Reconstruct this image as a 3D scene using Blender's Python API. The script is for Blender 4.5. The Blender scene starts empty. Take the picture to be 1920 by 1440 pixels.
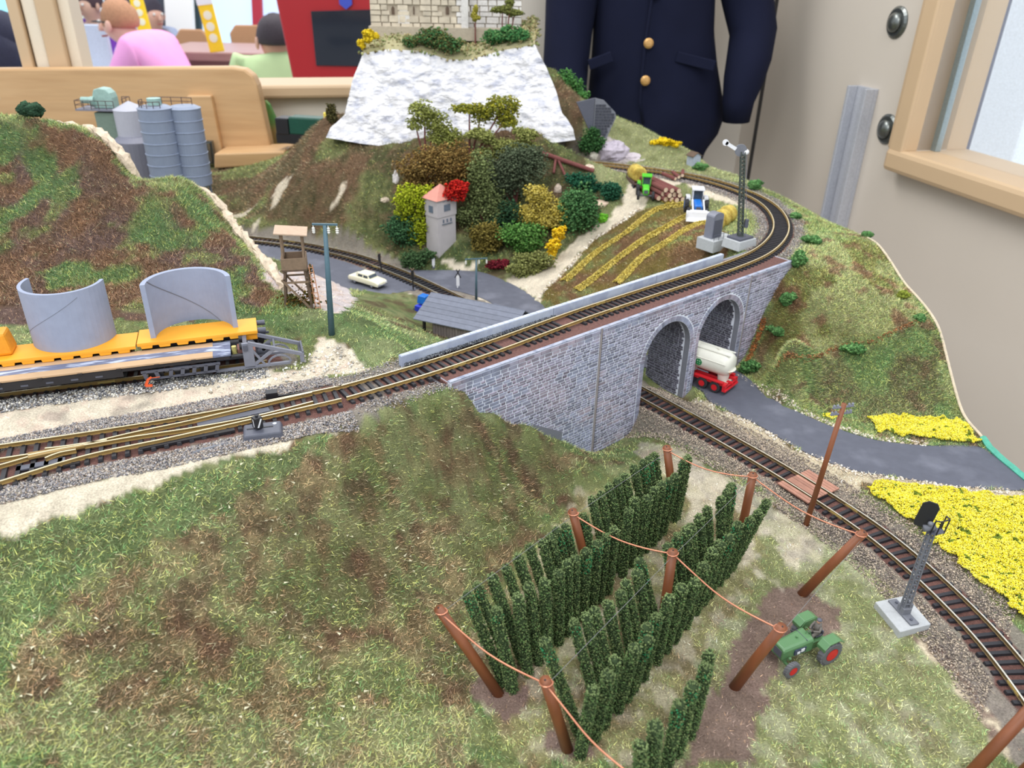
import bpy, bmesh, math, random
import numpy as np
from mathutils import Vector, Matrix
random.seed(7); rng = np.random.default_rng(7)
C = bpy.context.scene.collection
S = 0.01                      # the scene is laid out in centimetres, built in metres
PI = math.pi
# ------------------------------------------------------------------ camera
F_PX, CAM_Z = 1450.0, 36.0
NAD = (900.0, 3417.0)         # where plumb lines meet in the photograph
_dx, _dy = NAD[0]-960, NAD[1]-720
_r = math.hypot(_dx, _dy); _th = math.atan(F_PX/_r); _ph = math.atan2(_dx, _dy)
_F = np.array([0, math.cos(_th), -math.sin(_th)]); _u0 = np.array([0, math.sin(_th), math.cos(_th)]); _r0 = np.array([1., 0, 0])
_R = math.cos(_ph)*_r0 - math.sin(_ph)*_u0; _U = math.sin(_ph)*_r0 + math.cos(_ph)*_u0
sc = bpy.context.scene
cd = bpy.data.cameras.new('camera'); cam = bpy.data.objects.new('camera', cd); C.objects.link(cam)
cam.matrix_world = Matrix(((_R[0], _U[0], -_F[0], 0), (_R[1], _U[1], -_F[1], 0), (_R[2], _U[2], -_F[2], CAM_Z*S), (0, 0, 0, 1)))
cd.sensor_width = 36; cd.lens = F_PX/1920*36; cd.clip_start = 0.02; cd.clip_end = 60
cd.dof.use_dof = True; cd.dof.focus_distance = 0.56; cd.dof.aperture_fstop = 13.0
sc.camera = cam
# ------------------------------------------------------------------ light
sc.view_settings.view_transform = 'Standard'; sc.view_settings.look = 'None'
sc.view_settings.exposure = 0.14; sc.view_settings.gamma = 1; sc.view_settings.use_curve_mapping = False
w = bpy.data.worlds.new('world'); sc.world = w; w.use_nodes = True
w.node_tree.nodes['Background'].inputs[0].default_value = (0.86, 0.93, 1.0, 1); w.node_tree.nodes['Background'].inputs[1].default_value = 1.0
def area(name, loc, size, power, col, aim):
    l = bpy.data.lights.new(name, 'AREA'); l.shape = 'RECTANGLE'; l.size, l.size_y = size; l.energy = power; l.color = col
    o = bpy.data.objects.new(name, l); C.objects.link(o); o.location = loc
    o.rotation_euler = (Vector(aim)-Vector(loc)).to_track_quat('-Z', 'Y').to_euler(); return o
area('ceiling_or_fill_lamp', (-0.7, 1.3, 1.75), (1.3, 0.5), 18, (1.0, 0.98, 0.95), (0, 0.9, 0))
area('ceiling_or_fill_lamp', (0.5, 0.1, 1.7), (1.2, 0.5), 12, (1.0, 0.99, 0.97), (0.1, 0.6, 0))
area('ceiling_or_fill_lamp', (-0.9, -1.3, 1.9), (1.4, 0.8), 24, (1.0, 0.99, 0.97), (0.5, 1.4, 0))  # fill lamp added behind the camera to brighten the surfaces facing it
area('ceiling_or_fill_lamp', (-1.2, 4.6, 1.9), (3.0, 1.5), 60, (1.0, 1.0, 1.0), (-1.2, 4.8, 0))  # lamp added over the cafe to brighten its people and furniture
# ------------------------------------------------------------------ pixel <-> place helpers (layout surveying)
def ray(px, py): return _F + _R*(px-960)/F_PX + _U*(720-py)/F_PX
def G(px, py, z=0.0):
    d = ray(px, py); t = (z-CAM_Z)/d[2]; return np.array([d[0]*t, d[1]*t, z])
def AY(px, py, y):
    d = ray(px, py); t = y/d[1]; return np.array([d[0]*t, y, CAM_Z+d[2]*t])
def AX(px, py, x):
    d = ray(px, py); t = x/d[0]; return np.array([x, d[1]*t, CAM_Z+d[2]*t])
def ONP(px, py, p, n):        # meets the plane through p with normal n
    d = ray(px, py); o = np.array([0, 0, CAM_Z]); t = np.dot(np.array(p)-o, n)/np.dot(d, n); return o+d*t
def PR(p):
    q = np.array([p[0], p[1], p[2]-CAM_Z]); a = q@_F; return (960+F_PX*(q@_R)/a, 720-F_PX*(q@_U)/a)
# ------------------------------------------------------------------ mesh builder (centimetres in, metres out)
class MB:
    def __init__(s): s.v = []; s.f = []; s.c = None; s.m = []; s.mi = 0
    def add(s, vs, fs, mi=None):
        n = len(s.v); s.v += [tuple(v) for v in vs]; s.f += [tuple(i+n for i in f) for f in fs]; s.m += [s.mi if mi is None else mi]*len(fs); return s
    def box(s, c, d, rz=0, M=None, mi=None, taper=1.0, ty=None):
        x, y, z = d[0]/2, d[1]/2, d[2]/2; ty = taper if ty is None else ty
        vs = [(-x,-y,-z),(x,-y,-z),(x,y,-z),(-x,y,-z),(-x*taper,-y*ty,z),(x*taper,-y*ty,z),(x*taper,y*ty,z),(-x*taper,y*ty,z)]
        if M is None: M = Matrix.Rotation(rz, 4, 'Z')
        vs = [tuple(M@Vector(v)+Vector(c)) for v in vs]
        return s.add(vs, [(0,3,2,1),(4,5,6,7),(0,1,5,4),(1,2,6,5),(2,3,7,6),(3,0,4,7)], mi)
    def bar(s, p0, p1, w, h, mi=None, up=(0,0,1)):
        p0, p1 = Vector(p0), Vector(p1); a = (p1-p0); L = a.length; a.normalize(); u = Vector(up)
        if abs(a.dot(u)) > .95: u = Vector((0,1,0))
        b = a.cross(u).normalized(); u = b.cross(a)
        M = Matrix((a, b, u)).transposed().to_4x4(); return s.box((p0+p1)/2, (L, w, h), M=M, mi=mi)
    def cyl(s, p0, p1, r0, r1=None, n=12, mi=None, caps=True):
        r1 = r0 if r1 is None else r1; p0, p1 = Vector(p0), Vector(p1); a = (p1-p0).normalized()
        u = a.orthogonal().normalized(); b = a.cross(u)
        vs = []
        for p, r in ((p0, r0), (p1, r1)):
            for i in range(n): t = 2*PI*i/n; vs.append(p+u*r*math.cos(t)+b*r*math.sin(t))
        fs = [(i, (i+1)%n, n+(i+1)%n, n+i) for i in range(n)]
        if caps: fs += [tuple(reversed(range(n))), tuple(range(n, 2*n))]
        return s.add(vs, fs, mi)
    def tube(s, pts, r, n=8, mi=None, caps=True):
        pts = [Vector(p) for p in pts]; rs = r if isinstance(r, (list, tuple)) else [r]*len(pts); vs = []; u = None
        for i, p in enumerate(pts):
            a = (pts[min(i+1, len(pts)-1)]-pts[max(i-1, 0)]).normalized()
            u = a.orthogonal().normalized() if u is None else (u-a*u.dot(a)).normalized()
            b = a.cross(u)
            for k in range(n): t = 2*PI*k/n; vs.append(p+u*rs[i]*math.cos(t)+b*rs[i]*math.sin(t))
        fs = [(i*n+k, i*n+(k+1)%n, (i+1)*n+(k+1)%n, (i+1)*n+k) for i in range(len(pts)-1) for k in range(n)]
        if caps: fs += [tuple(reversed(range(n))), tuple(range((len(pts)-1)*n, len(pts)*n))]
        return s.add(vs, fs, mi)
    def lathe(s, prof, n=16, c=(0,0,0), M=None, mi=None, sx=1, sy=1):
        vs = []; M = M or Matrix()
        for (r, z) in prof:
            for k in range(n): t = 2*PI*k/n; vs.append(tuple(M@Vector((r*sx*math.cos(t), r*sy*math.sin(t), z))+Vector(c)))
        fs = [(i*n+k, i*n+(k+1)%n, (i+1)*n+(k+1)%n, (i+1)*n+k) for i in range(len(prof)-1) for k in range(n)]
        fs += [tuple(reversed(range(n))), tuple(range((len(prof)-1)*n, len(prof)*n))]
        return s.add(vs, fs, mi)
    def ball(s, c, r, n=12, m=8, mi=None, sc=(1,1,1), jit=0):
        prof = [(math.sin(PI*(i+.02)/(m+.04))*r, -math.cos(PI*(i+.02)/(m+.04))*r) for i in range(m+1)]
        b = len(s.v); s.lathe(prof, n, (0,0,0), mi=mi)
        for i in range(b, len(s.v)):
            v = s.v[i]; j = 1+random.uniform(-jit, jit); s.v[i] = (c[0]+v[0]*sc[0]*j, c[1]+v[1]*sc[1]*j, c[2]+v[2]*sc[2]*j)
        return s
    def prism(s, poly, z0, z1, M=None, mi=None):
        M = M or Matrix(); n = len(poly); vs = [tuple(M@Vector((p[0], p[1], z0))) for p in poly]+[tuple(M@Vector((p[0], p[1], z1))) for p in poly]
        return s.add(vs, [tuple(reversed(range(n))), tuple(range(n, 2*n))]+[(i, (i+1)%n, n+(i+1)%n, n+i) for i in range(n)], mi)
    def mesh(s, name, mats, smooth=False):
        me = bpy.data.meshes.new(name); me.from_pydata([(v[0]*S, v[1]*S, v[2]*S) for v in s.v], [], s.f)
        for m in (mats if isinstance(mats, (list, tuple)) else [mats]): me.materials.append(m)
        if isinstance(mats, (list, tuple)): me.polygons.foreach_set('material_index', s.m)
        if smooth: me.polygons.foreach_set('use_smooth', [True]*len(s.f))
        me.update(); return me
def link(name, me, parent=None, loc=(0,0,0), rot=(0,0,0), sc_=None):
    o = bpy.data.objects.new(name, me); C.objects.link(o); o.location = Vector(loc)*S; o.rotation_euler = rot
    if sc_ is not None: o.scale = sc_
    if parent: o.parent = parent
    return o
def part(name, mb, mats, parent, bevel=0, smooth=False, loc=(0,0,0), rot=(0,0,0), label=None, seg=2):
    o = link(name, mb.mesh(name, mats, smooth), parent, loc, rot)
    if bevel:
        b = o.modifiers.new('bevel', 'BEVEL'); b.width = bevel*S; b.segments = seg; b.limit_method = 'ANGLE'
    if smooth == 'auto' or (bevel and smooth):
        pass
    if label: o['label'] = label
    return o
def tag(o, label=None, cat=None, group=None, kind=None):
    if label: o['label'] = label
    if cat: o['category'] = cat
    if group: o['group'] = group
    if kind: o['kind'] = kind
    return o
def thing(name, label, cat, loc=(0,0,0), rz=0, group=None, rot=None):
    o = bpy.data.objects.new(name, None); C.objects.link(o); o.empty_display_size = .01
    o.location = Vector([float(a) for a in loc])*S; o.rotation_euler = rot if rot is not None else (0, 0, rz); return tag(o, label, cat, group)
def kids(o): return KID.get(o.name, [])
def copy_tree(o, parent=None):
    c = o.copy(); C.objects.link(c); c.parent = parent
    for ch in list(o.children): copy_tree(ch, c)
    return c
def npmesh(name, V, Fc, mat, col=None, smooth=False, nside=3):
    """big meshes from numpy: V (n,3) in cm, Fc (m,nside)"""
    me = bpy.data.meshes.new(name); V = np.asarray(V, dtype=np.float32)*S; Fc = np.asarray(Fc, dtype=np.int32); k = Fc.shape[1]
    me.vertices.add(len(V)); me.vertices.foreach_set('co', V.ravel())
    me.loops.add(Fc.size); me.loops.foreach_set('vertex_index', Fc.ravel())
    me.polygons.add(len(Fc)); me.polygons.foreach_set('loop_start', np.arange(0, Fc.size, k, dtype=np.int32)); me.polygons.foreach_set('loop_total', np.full(len(Fc), k, dtype=np.int32))
    if smooth: me.polygons.foreach_set('use_smooth', np.ones(len(Fc), dtype=bool))
    me.update(calc_edges=True)
    if col is not None:
        a = me.color_attributes.new('Col', 'FLOAT_COLOR', 'POINT'); cc = np.ones((len(V), 4), dtype=np.float32); cc[:, :3] = col; a.data.foreach_set('color', cc.ravel())
    me.materials.append(mat); return me
# ------------------------------------------------------------------ materials
def lin(c): return tuple(((x/255)/12.92 if x/255 <= .04045 else ((x/255+.055)/1.055)**2.4) for x in c)
def mat(name, col, rough=.6, var=.12, vs=3.0, bump=.0, bs=12.0, metal=0, attr=False, col2=None, c2s=1.0, c2lo=.45, c2hi=.6, emit=0, spec=.5, alpha=None, trans=0, stretch=None, world=False, rand=0):
    """procedural material: col is sRGB 0-255; scales are per centimetre"""
    m = bpy.data.materials.new(name); m.use_nodes = True; nt = m.node_tree; N = nt.nodes; L = nt.links; b = N['Principled BSDF']
    b.inputs['Roughness'].default_value = rough; b.inputs['Metallic'].default_value = metal
    b.inputs['Specular IOR Level'].default_value = spec
    if world: tc = N.new('ShaderNodeNewGeometry'); src = tc.outputs['Position']
    else: tc = N.new('ShaderNodeTexCoord'); src = tc.outputs['Object']
    mp = N.new('ShaderNodeMapping'); mp.inputs['Scale'].default_value = (100, 100, 100) if stretch is None else tuple(100*a for a in stretch); L.new(src, mp.inputs['Vector'])
    if attr: a = N.new('ShaderNodeAttribute'); a.attribute_name = 'Col'; base = a.outputs['Color']
    else: rgb = N.new('ShaderNodeRGB'); rgb.outputs[0].default_value = (*lin(col), 1); base = rgb.outputs[0]
    def noise(sca, det=3):
        n = N.new('ShaderNodeTexNoise'); n.inputs['Scale'].default_value = sca; n.inputs['Detail'].default_value = det; L.new(mp.outputs[0], n.inputs['Vector']); return n
    if col2 is not None:
        n = noise(c2s, 4); r = N.new('ShaderNodeMapRange'); r.inputs[1].default_value = c2lo; r.inputs[2].default_value = c2hi; L.new(n.outputs['Fac'], r.inputs[0])
        mx = N.new('ShaderNodeMix'); mx.data_type = 'RGBA'; L.new(r.outputs[0], mx.inputs['Factor']); L.new(base, mx.inputs['A']); mx.inputs['B'].default_value = (*lin(col2), 1); base = mx.outputs['Result']
    if var or rand:
        n = noise(vs); r = N.new('ShaderNodeMapRange'); r.inputs[1].default_value = .25; r.inputs[2].default_value = .75; r.inputs[3].default_value = 1-var; r.inputs[4].default_value = 1+var; L.new(n.outputs['Fac'], r.inputs[0])
        hs = N.new('ShaderNodeHueSaturation'); L.new(base, hs.inputs['Color'])
        if rand:
            oi = N.new('ShaderNodeObjectInfo'); r2 = N.new('ShaderNodeMapRange'); r2.inputs[3].default_value = 1-rand; r2.inputs[4].default_value = 1+rand; L.new(oi.outputs['Random'], r2.inputs[0])
            mu = N.new('ShaderNodeMath'); mu.operation = 'MULTIPLY'; L.new(r.outputs[0], mu.inputs[0]); L.new(r2.outputs[0], mu.inputs[1]); L.new(mu.outputs[0], hs.inputs['Value'])
        else: L.new(r.outputs[0], hs.inputs['Value'])
        base = hs.outputs[0]
    L.new(base, b.inputs['Base Color'])
    if emit: L.new(base, b.inputs['Emission Color']); b.inputs['Emission Strength'].default_value = emit
    if bump:
        n = noise(bs, 5); bp = N.new('ShaderNodeBump'); bp.inputs['Strength'].default_value = .8; bp.inputs['Distance'].default_value = bump*S; L.new(n.outputs['Fac'], bp.inputs['Height']); L.new(bp.outputs[0], b.inputs['Normal'])
    if trans: b.inputs['Transmission Weight'].default_value = trans
    return m
# ------------------------------------------------------------------ noise
def vnoise(x, y, s, seed=0):
    x = np.asarray(x, float)/s; y = np.asarray(y, float)/s; xi = np.floor(x).astype(int); yi = np.floor(y).astype(int); fx = x-xi; fy = y-yi
    fx = fx*fx*(3-2*fx); fy = fy*fy*(3-2*fy)
    def h(a, b):
        n = (a*374761393+b*668265263+seed*974634777) & 0xffffffff; n = ((n ^ (n >> 13))*1274126177) & 0xffffffff; return ((n ^ (n >> 16)) & 0xffff)/65535.
    return (h(xi, yi)*(1-fx)+h(xi+1, yi)*fx)*(1-fy)+(h(xi, yi+1)*(1-fx)+h(xi+1, yi+1)*fx)*fy
def fbm(x, y, s, seed=0, o=3): return sum(vnoise(x, y, s/2**k, seed+k*17)*.5**k for k in range(o))/sum(.5**k for k in range(o))
def vnoise3(x, y, z, s, seed=0):
    x, y, z = np.broadcast_arrays(*[np.asarray(q, float)/s for q in (x, y, z)]); i = [np.floor(q).astype(np.int64) for q in (x, y, z)]; f = [q-k for q, k in zip((x, y, z), i)]; f = [q*q*(3-2*q) for q in f]
    def h(a, b, c):
        n = (a*374761393+b*668265263+c*2147483647+seed*974634777) & 0xffffffff; n = ((n ^ (n >> 13))*1274126177) & 0xffffffff; return ((n ^ (n >> 16)) & 0xffff)/65535.
    L = lambda dy, dz: h(i[0], i[1]+dy, i[2]+dz)*(1-f[0])+h(i[0]+1, i[1]+dy, i[2]+dz)*f[0]
    return (L(0, 0)*(1-f[1])+L(1, 0)*f[1])*(1-f[2])+(L(0, 1)*(1-f[1])+L(1, 1)*f[1])*f[2]
def fbm3(x, y, z, s, seed=0, o=3): return sum(vnoise3(x, y, z, s/2**k, seed+k*17)*.5**k for k in range(o))/sum(.5**k for k in range(o))
def catmull(P, step=.5):
    P = [np.array(p, float) for p in P]; P = [2*P[0]-P[1]]+P+[2*P[-1]-P[-2]]; out = []
    for i in range(1, len(P)-2):
        a, b, c, d = P[i-1:i+3]; n = max(2, int(np.linalg.norm(c-b)/step*2))
        for k in range(n):
            t = k/n; out.append(.5*((2*b)+(c-a)*t+(2*a-5*b+4*c-d)*t*t+(3*b-a-3*c+d)*t**3))
    out.append(P[-2]); out = np.array(out); L = np.r_[0, np.cumsum(np.linalg.norm(np.diff(out, axis=0), axis=1))]
    s = np.linspace(0, L[-1], max(2, int(round(L[-1]/step))+1)); return np.stack([np.interp(s, L, out[:, k]) for k in range(out.shape[1])], 1)
def relax(P, n=40):
    P = P.copy()
    for _ in range(n): P[1:-1] = .5*P[1:-1]+.25*(P[:-2]+P[2:])
    return P
# ------------------------------------------------------------------ track alignments (world cm)
UPZ, LOZ = 10.2, 0.5          # rail heads
up_pts = [G(640, 734.5, UPZ), G(786, 693.5, UPZ), G(930, 646, UPZ), (5.3, 60.6, UPZ), (11.8, 66.1, UPZ), (21.8, 74.5, UPZ), (27.2, 80.4, UPZ), (31.2, 88.9, UPZ), (32.3, 98.5, UPZ), (30.0, 106.3, UPZ), (25.3, 112.8, UPZ), (16.1, 118.3, UPZ), (6, 121.5, UPZ)]
UP = relax(catmull(up_pts, .5), 30)
lo_pts = [(29.5, 22, LOZ), (29.9, 28, LOZ), (29.8, 33.5, LOZ), (29.0, 37.8, LOZ), (27.0, 44.1, LOZ), (23.9, 49.5, LOZ), (21.2, 53.6, LOZ), (17.1, 59.1, LOZ), (12.6, 64.9, LOZ), (3.5, 76, LOZ), (-6, 86.7, LOZ), (-12.4, 93.9, LOZ), (-20.0, 101.0, LOZ), (-24.6, 104.1, LOZ), (-31.3, 107.3, LOZ), (-39, 109.5, LOZ), (-50, 111.5, LOZ)]
LO = relax(catmull(lo_pts, .5), 30)
def ctr(a, b, z): return (G(*a, z)+G(*b, z))/2
# the turnout at the left: stock rails and closure rails surveyed one by one
far_stock = [G(-60, 842, UPZ), G(0, 833.3, UPZ), G(160, 810, UPZ), G(316, 785, UPZ), G(480, 755, UPZ), G(640, 722.5, UPZ)]
near_stock = [G(-60, 920, UPZ), G(0, 901.7, UPZ), G(160, 853.3, UPZ), G(316.7, 820, UPZ), G(480, 783.5, UPZ), G(640, 746.7, UPZ)]
# siding with the wagons
sd_pts = [G(*p, 9.9)+np.array([-.29, .81, 0]) for p in ((-80, 750), (0, 737), (400, 688), (500, 675))]
SD = relax(catmull(sd_pts, .5), 30)
# ------------------------------------------------------------------ viaduct frame
VA = np.array([-4.4, 48.5]); VU = np.array([.7615, .6482]); VN = np.array([-.6482, .7615])
def VW(t, off=0, z=0): p = VA+VU*t+VN*off; return (p[0], p[1], z)
ARCH = [(21.35, 27.8, 4.85), (29.1, 35.6, 5.05)]     # t0, t1, springing height
# ------------------------------------------------------------------ terrain
ctrl = []
def g(z, *ps): ctrl.extend([G(px, py, z) for px, py in ps])
def ay(y, *ps): ctrl.extend([AY(px, py, y) for px, py in ps])
def ax(x, *ps): ctrl.extend([AX(px, py, x) for px, py in ps])
def wp(*ps): ctrl.extend([np.array(p, float) for p in ps])
g(0, (1000, 1430), (1150, 1430), (1300, 1430), (1500, 1430), (1700, 1430), (1900, 1430), (1300, 1150), (1480, 1000), (1600, 1100), (1400, 900), (1700, 900), (1900, 960), (1900, 1100), (1250, 900), (1050, 1250), (1200, 1050), (1650, 1250), (920, 1200), (1000, 1330), (1850, 1030))
wp((45, 45, 0), (45, 30, 0), (35, 18, 0), (15, 15, 0), (45, 15, 0))
g(.2, (905, 1130), (985, 1010), (1075, 920))
# front hill
g(9.55, (-40, 1000), (0, 985), (200, 930), (400, 875), (600, 822), (745, 775), (840, 740))
g(9.6, (0, 930), (300, 850), (600, 775), (0, 830), (300, 800), (500, 770), (700, 730), (800, 700))
g(8.3, (0, 1080), (250, 1020), (480, 950), (660, 880)); g(7.6, (760, 820), (150, 1200), (-50, 1250)); g(6.8, (400, 1080), (600, 980), (0, 1440), (-100, 1440))
g(5.2, (760, 900), (700, 980), (350, 1230), (200, 1440)); g(3.3, (600, 1150), (850, 930), (400, 1380), (500, 1280)); g(1.6, (740, 1160), (900, 990), (640, 1290), (560, 1440)); g(.4, (830, 1200), (780, 1330), (760, 1440))
g(3.0, (975, 850)); g(6, (900, 795)); g(0.5, (1010, 920))
wp((-12, 12, 3), (-30, 12, 7), (-5, 15, .5), (-50, 25, 8.5))
for t, z in ((-3, 9.6), (1.2, 8.8), (3.7, 7.1), (7, 4.4), (11.3, .7), (15.5, -2.3), (18.5, -2.4), (21.5, -1.9), (24, -.3), (28.5, -1), (32, 0), (36.8, .3), (37.8, .6), (39.6, 5), (42.3, 8.4), (43.6, 9.3)):
    wp(VW(t, -.2, z)); 
    if t > 3: wp(VW(t, 2.5, min(z, 0 if t < 36 else z)))
wp(VW(16, -3, -1), VW(20, -3, -.6), VW(12, -3.5, .2))
# behind the viaduct
for t, z in ((6, 1.5), (10, .2), (15, 0), (20, 0), (25, 0), (30, 0), (34, .6)): wp(VW(t, 6, z))
# siding plateau
g(9.6, (0, 770), (300, 740), (560, 700), (680, 690), (600, 650), (-60, 760), (740, 668), (0, 700), (200, 670), (400, 650), (540, 640), (-80, 690)); g(9.8, (620, 630), (560, 600), (690, 625), (540, 575)); g(10.1, (690, 600), (740, 635), (640, 585))
g(9.7, (755, 668), (800, 655))
wp(VW(1, 7, 8.2), VW(5, 8, 3), VW(-3, 8, 9.2))
g(7.5, (655, 580)); g(1.2, (790, 612), (770, 590)); g(2.2, (735, 575)); g(3.6, (690, 565)); g(1.0, (690, 545)); g(4.5, (600, 560), (560, 540)); g(2.2, (540, 510), (600, 535)); g(.8, (500, 480), (650, 550))
g(0, (470, 462), (560, 470), (650, 500), (720, 535), (790, 510), (900, 515), (960, 540), (900, 560), (1000, 590), (840, 560), (820, 600), (900, 620))
# left hill
g(9.9, (0, 600), (150, 600), (300, 600), (450, 595), (-100, 610), (505, 565))
crest = [(-120, 215, 84), (-60, 222, 84), (0, 228, 84), (60, 231, 84), (110, 236, 83), (165, 245, 82), (205, 272, 80), (235, 312, 79), (262, 346, 79), (300, 352, 80), (345, 352, 81), (395, 375, 81), (430, 420, 77), (462, 460, 73), (500, 505, 69), (528, 545, 65.5)]
CR = [AY(px, py, y) for px, py, y in crest]; ctrl.extend(CR)
for p in CR[:-2]:
    wp((p[0]+.8, p[1]+4.5, 4), (p[0]+1, p[1]+9, 2.5))
base = [G(px, 600, 9.9) for px in (0, 150, 300)]
for px, py, y in ((0, 400, 72), (100, 400, 72), (200, 420, 71), (300, 450, 70), (400, 470, 69), (0, 300, 79), (100, 310, 78), (180, 330, 76), (0, 500, 66), (200, 520, 65), (400, 540, 64)): ctrl.append(AY(px, py, y)+np.array([0, 0, 0]))
# far left field, castle hill foot
wp((-60, 118, 1.5), (-75, 118, 1.5), (-50, 124, 2), (-95, 118, 2))
ay(150, (395, 318)); ay(140, (430, 330)); ay(146, (530, 292)); g(.3, (560, 448), (610, 458), (700, 478), (760, 495), (850, 500), (470, 440)); g(1.3, (470, 425)); ay(122, (450, 400)); ay(132, (440, 360))
wp((-70, 150, 2.5), (-90, 150, 2.5), (-70, 135, 2))
ay(133, (545, 285)); ay(128, (580, 245)); ay(126, (618, 215)); ay(121, (625, 265)); ay(118, (750, 275)); ay(117, (900, 280)); ay(117, (1060, 280)); ay(115, (600, 330)); ay(109, (640, 400)); ay(107, (740, 420)); ay(109, (900, 380)); ay(104, (850, 440)); ay(112, (1060, 350)); ay(105, (1000, 430)); g(1.2, (1000, 500)); g(2.2, (1040, 470)); ay(113, (1110, 330)); ay(112, (1150, 345))
wp((-12, 135, 15), (-25, 150, 14), (8, 145, 15), (-12, 165, 10), (-45, 158, 3), (-35, 135, 8))
# field and dirt road inside the curve
g(1, (1030, 560), (1015, 545)); g(2.2, (1090, 510)); g(2.8, (1075, 470)); g(5.2, (1140, 420)); g(7.8, (1195, 375)); g(9.2, (1185, 338)); g(6.3, (1200, 440)); g(8.2, (1290, 390)); g(8.3, (1310, 440)); g(9.5, (1400, 400), (1430, 430), (1350, 360), (1250, 345), (1360, 450)); g(3.5, (1200, 520)); g(7.4, (1300, 475)); g(1.5, (1110, 555))
# beyond the far track
ay(133, (1035, 125)); ay(134, (1062, 165)); ay(135, (1115, 192)); ay(135, (1200, 236)); ay(130, (1300, 286)); ay(120, (1400, 336)); ay(109, (1500, 393)); ay(99, (1565, 425))
for px, py, y in ((1062, 165, 134), (1115, 192, 135), (1200, 236, 135), (1300, 286, 130), (1400, 336, 120), (1500, 393, 109)): p = AY(px, py, y); wp((p[0]+2.5, p[1]+7, p[2]-6))
g(9.7, (1180, 298), (1280, 312), (1350, 325), (1430, 352), (1480, 380), (1510, 410), (1500, 450))
ay(124, (1130, 255)); ay(127, (1220, 262)); ay(119, (1120, 285))
ay(120, (1060, 240))
# right hill
ax(39.5, (1625, 452)); ax(40, (1680, 530)); ax(40.3, (1745, 612)); ax(40.8, (1792, 780)); ax(41.3, (1850, 836)); g(9.9, (1500, 480), (1560, 470)); g(3.4, (1560, 665)); g(7.4, (1560, 570)); g(5.6, (1650, 625)); g(2.4, (1700, 720)); g(.4, (1640, 785), (1530, 745), (1740, 812)); g(.2, (1440, 715)); g(6, (1480, 620)); g(1.6, (1460, 680)); g(9.2, (1600, 500))
g(0, (1450, 780), (1600, 850), (1800, 870), (1900, 890))
ctrl = np.array(ctrl)
class Terr:
    def __init__(s):
        P = ctrl[:, :2]; z = ctrl[:, 2]; D = np.sqrt(((P[:, None]-P[None])**2).sum(2)+1.0)
        n = len(P); A = np.zeros((n+3, n+3)); A[:n, :n] = D+np.eye(n)*-.25; A[:n, n:] = np.c_[np.ones(n), P]; A[n:, :n] = A[:n, n:].T
        s.w = np.linalg.solve(A, np.r_[z, 0, 0, 0]); s.P = P
        s.x = np.arange(-100, 50.01, .5); s.y = np.arange(8, 172.01, .5)
        X, Y = np.meshgrid(s.x, s.y); s.Z = s.raw(X.ravel(), Y.ravel()).reshape(X.shape)
        s.Z = s.flat(X, Y, s.Z)
    def raw(s, x, y):
        q = np.c_[x, y]; out = np.empty(len(q))
        for i in range(0, len(q), 8000):
            b = q[i:i+8000]; D = np.sqrt(((b[:, None]-s.P[None])**2).sum(2)+1.0); out[i:i+8000] = D@s.w[:-3]+s.w[-3]+b@s.w[-2:]
        return out
    def flat(s, X, Y, Z):
        def near(T):
            d = np.full(X.shape, 1e9); b = np.zeros(X.shape)
            T = T[::2]; x0, x1, y0, y1 = T[:, 0].min()-6, T[:, 0].max()+6, T[:, 1].min()-6, T[:, 1].max()+6
            m = (X > x0) & (X < x1) & (Y > y0) & (Y < y1); q = np.c_[X[m], Y[m]]; dd = np.empty(len(q)); 
            for i in range(0, len(q), 8000): dd[i:i+8000] = np.sqrt(((q[i:i+8000, None]-T[None, :, :2])**2).sum(2)).min(1)
            d[m] = dd; return d
        def blend(Z, T, z, w0, w1):
            d = near(T); k = np.clip((w1-d)/(w1-w0), 0, 1); k = k*k*(3-2*k); return Z*(1-k)+z*k
        t = (X-VA[0])*VU[0]+(Y-VA[1])*VU[1]; off = (X-VA[0])*VN[0]+(Y-VA[1])*VN[1]
        left = UP[(UP[:, 0]-VA[0])*VU[0]+(UP[:, 1]-VA[1])*VU[1] < 1.0]; right = UP[((UP[:, 0]-VA[0])*VU[0]+(UP[:, 1]-VA[1])*VU[1] > 42)]
        Z = blend(Z, left, UPZ-.45, 1.9, 3.6); Z = blend(Z, right, UPZ-.45, 2.0, 3.8)
        tn = np.array([(a+b)/2 for a, b in zip(near_stock, far_stock)]); Z = blend(Z, catmull(tn, .5), UPZ-.45, 2.4, 4.2)
        Z = blend(Z, SD, 9.55, 1.7, 3.0)
        Z = blend(Z, LO, LOZ-.42, 1.8, 3.2)
        for poly in ROADS:
            Pl = np.array(poly); d = near(catmull(np.r_[Pl, Pl[:1]], .6)); ins = inpoly(X, Y, poly); k = np.where(ins, 1, np.clip(1-d/1.5, 0, 1)); Z = Z*(1-k)+(-.05)*k
        # keep the ground below the deck
        inside = (off > .1) & (off < 4.9) & (t > -.3) & (t < 43.5); lim = np.interp(t, [-.3, 2, 12, 36.5, 42, 44], [9.2, 8.6, 0, 0, 8, 9.2]); Z = np.where(inside, np.minimum(Z, lim), Z)
        return Z
    def __call__(s, x, y):
        x = np.asarray(x, float); y = np.asarray(y, float); i = np.clip((x-s.x[0])/.5, 0, len(s.x)-1.001); j = np.clip((y-s.y[0])/.5, 0, len(s.y)-1.001)
        a = i.astype(int); b = j.astype(int); fx = i-a; fy = j-b
        return (s.Z[b, a]*(1-fx)+s.Z[b, a+1]*fx)*(1-fy)+(s.Z[b+1, a]*(1-fx)+s.Z[b+1, a+1]*fx)*fy
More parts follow.
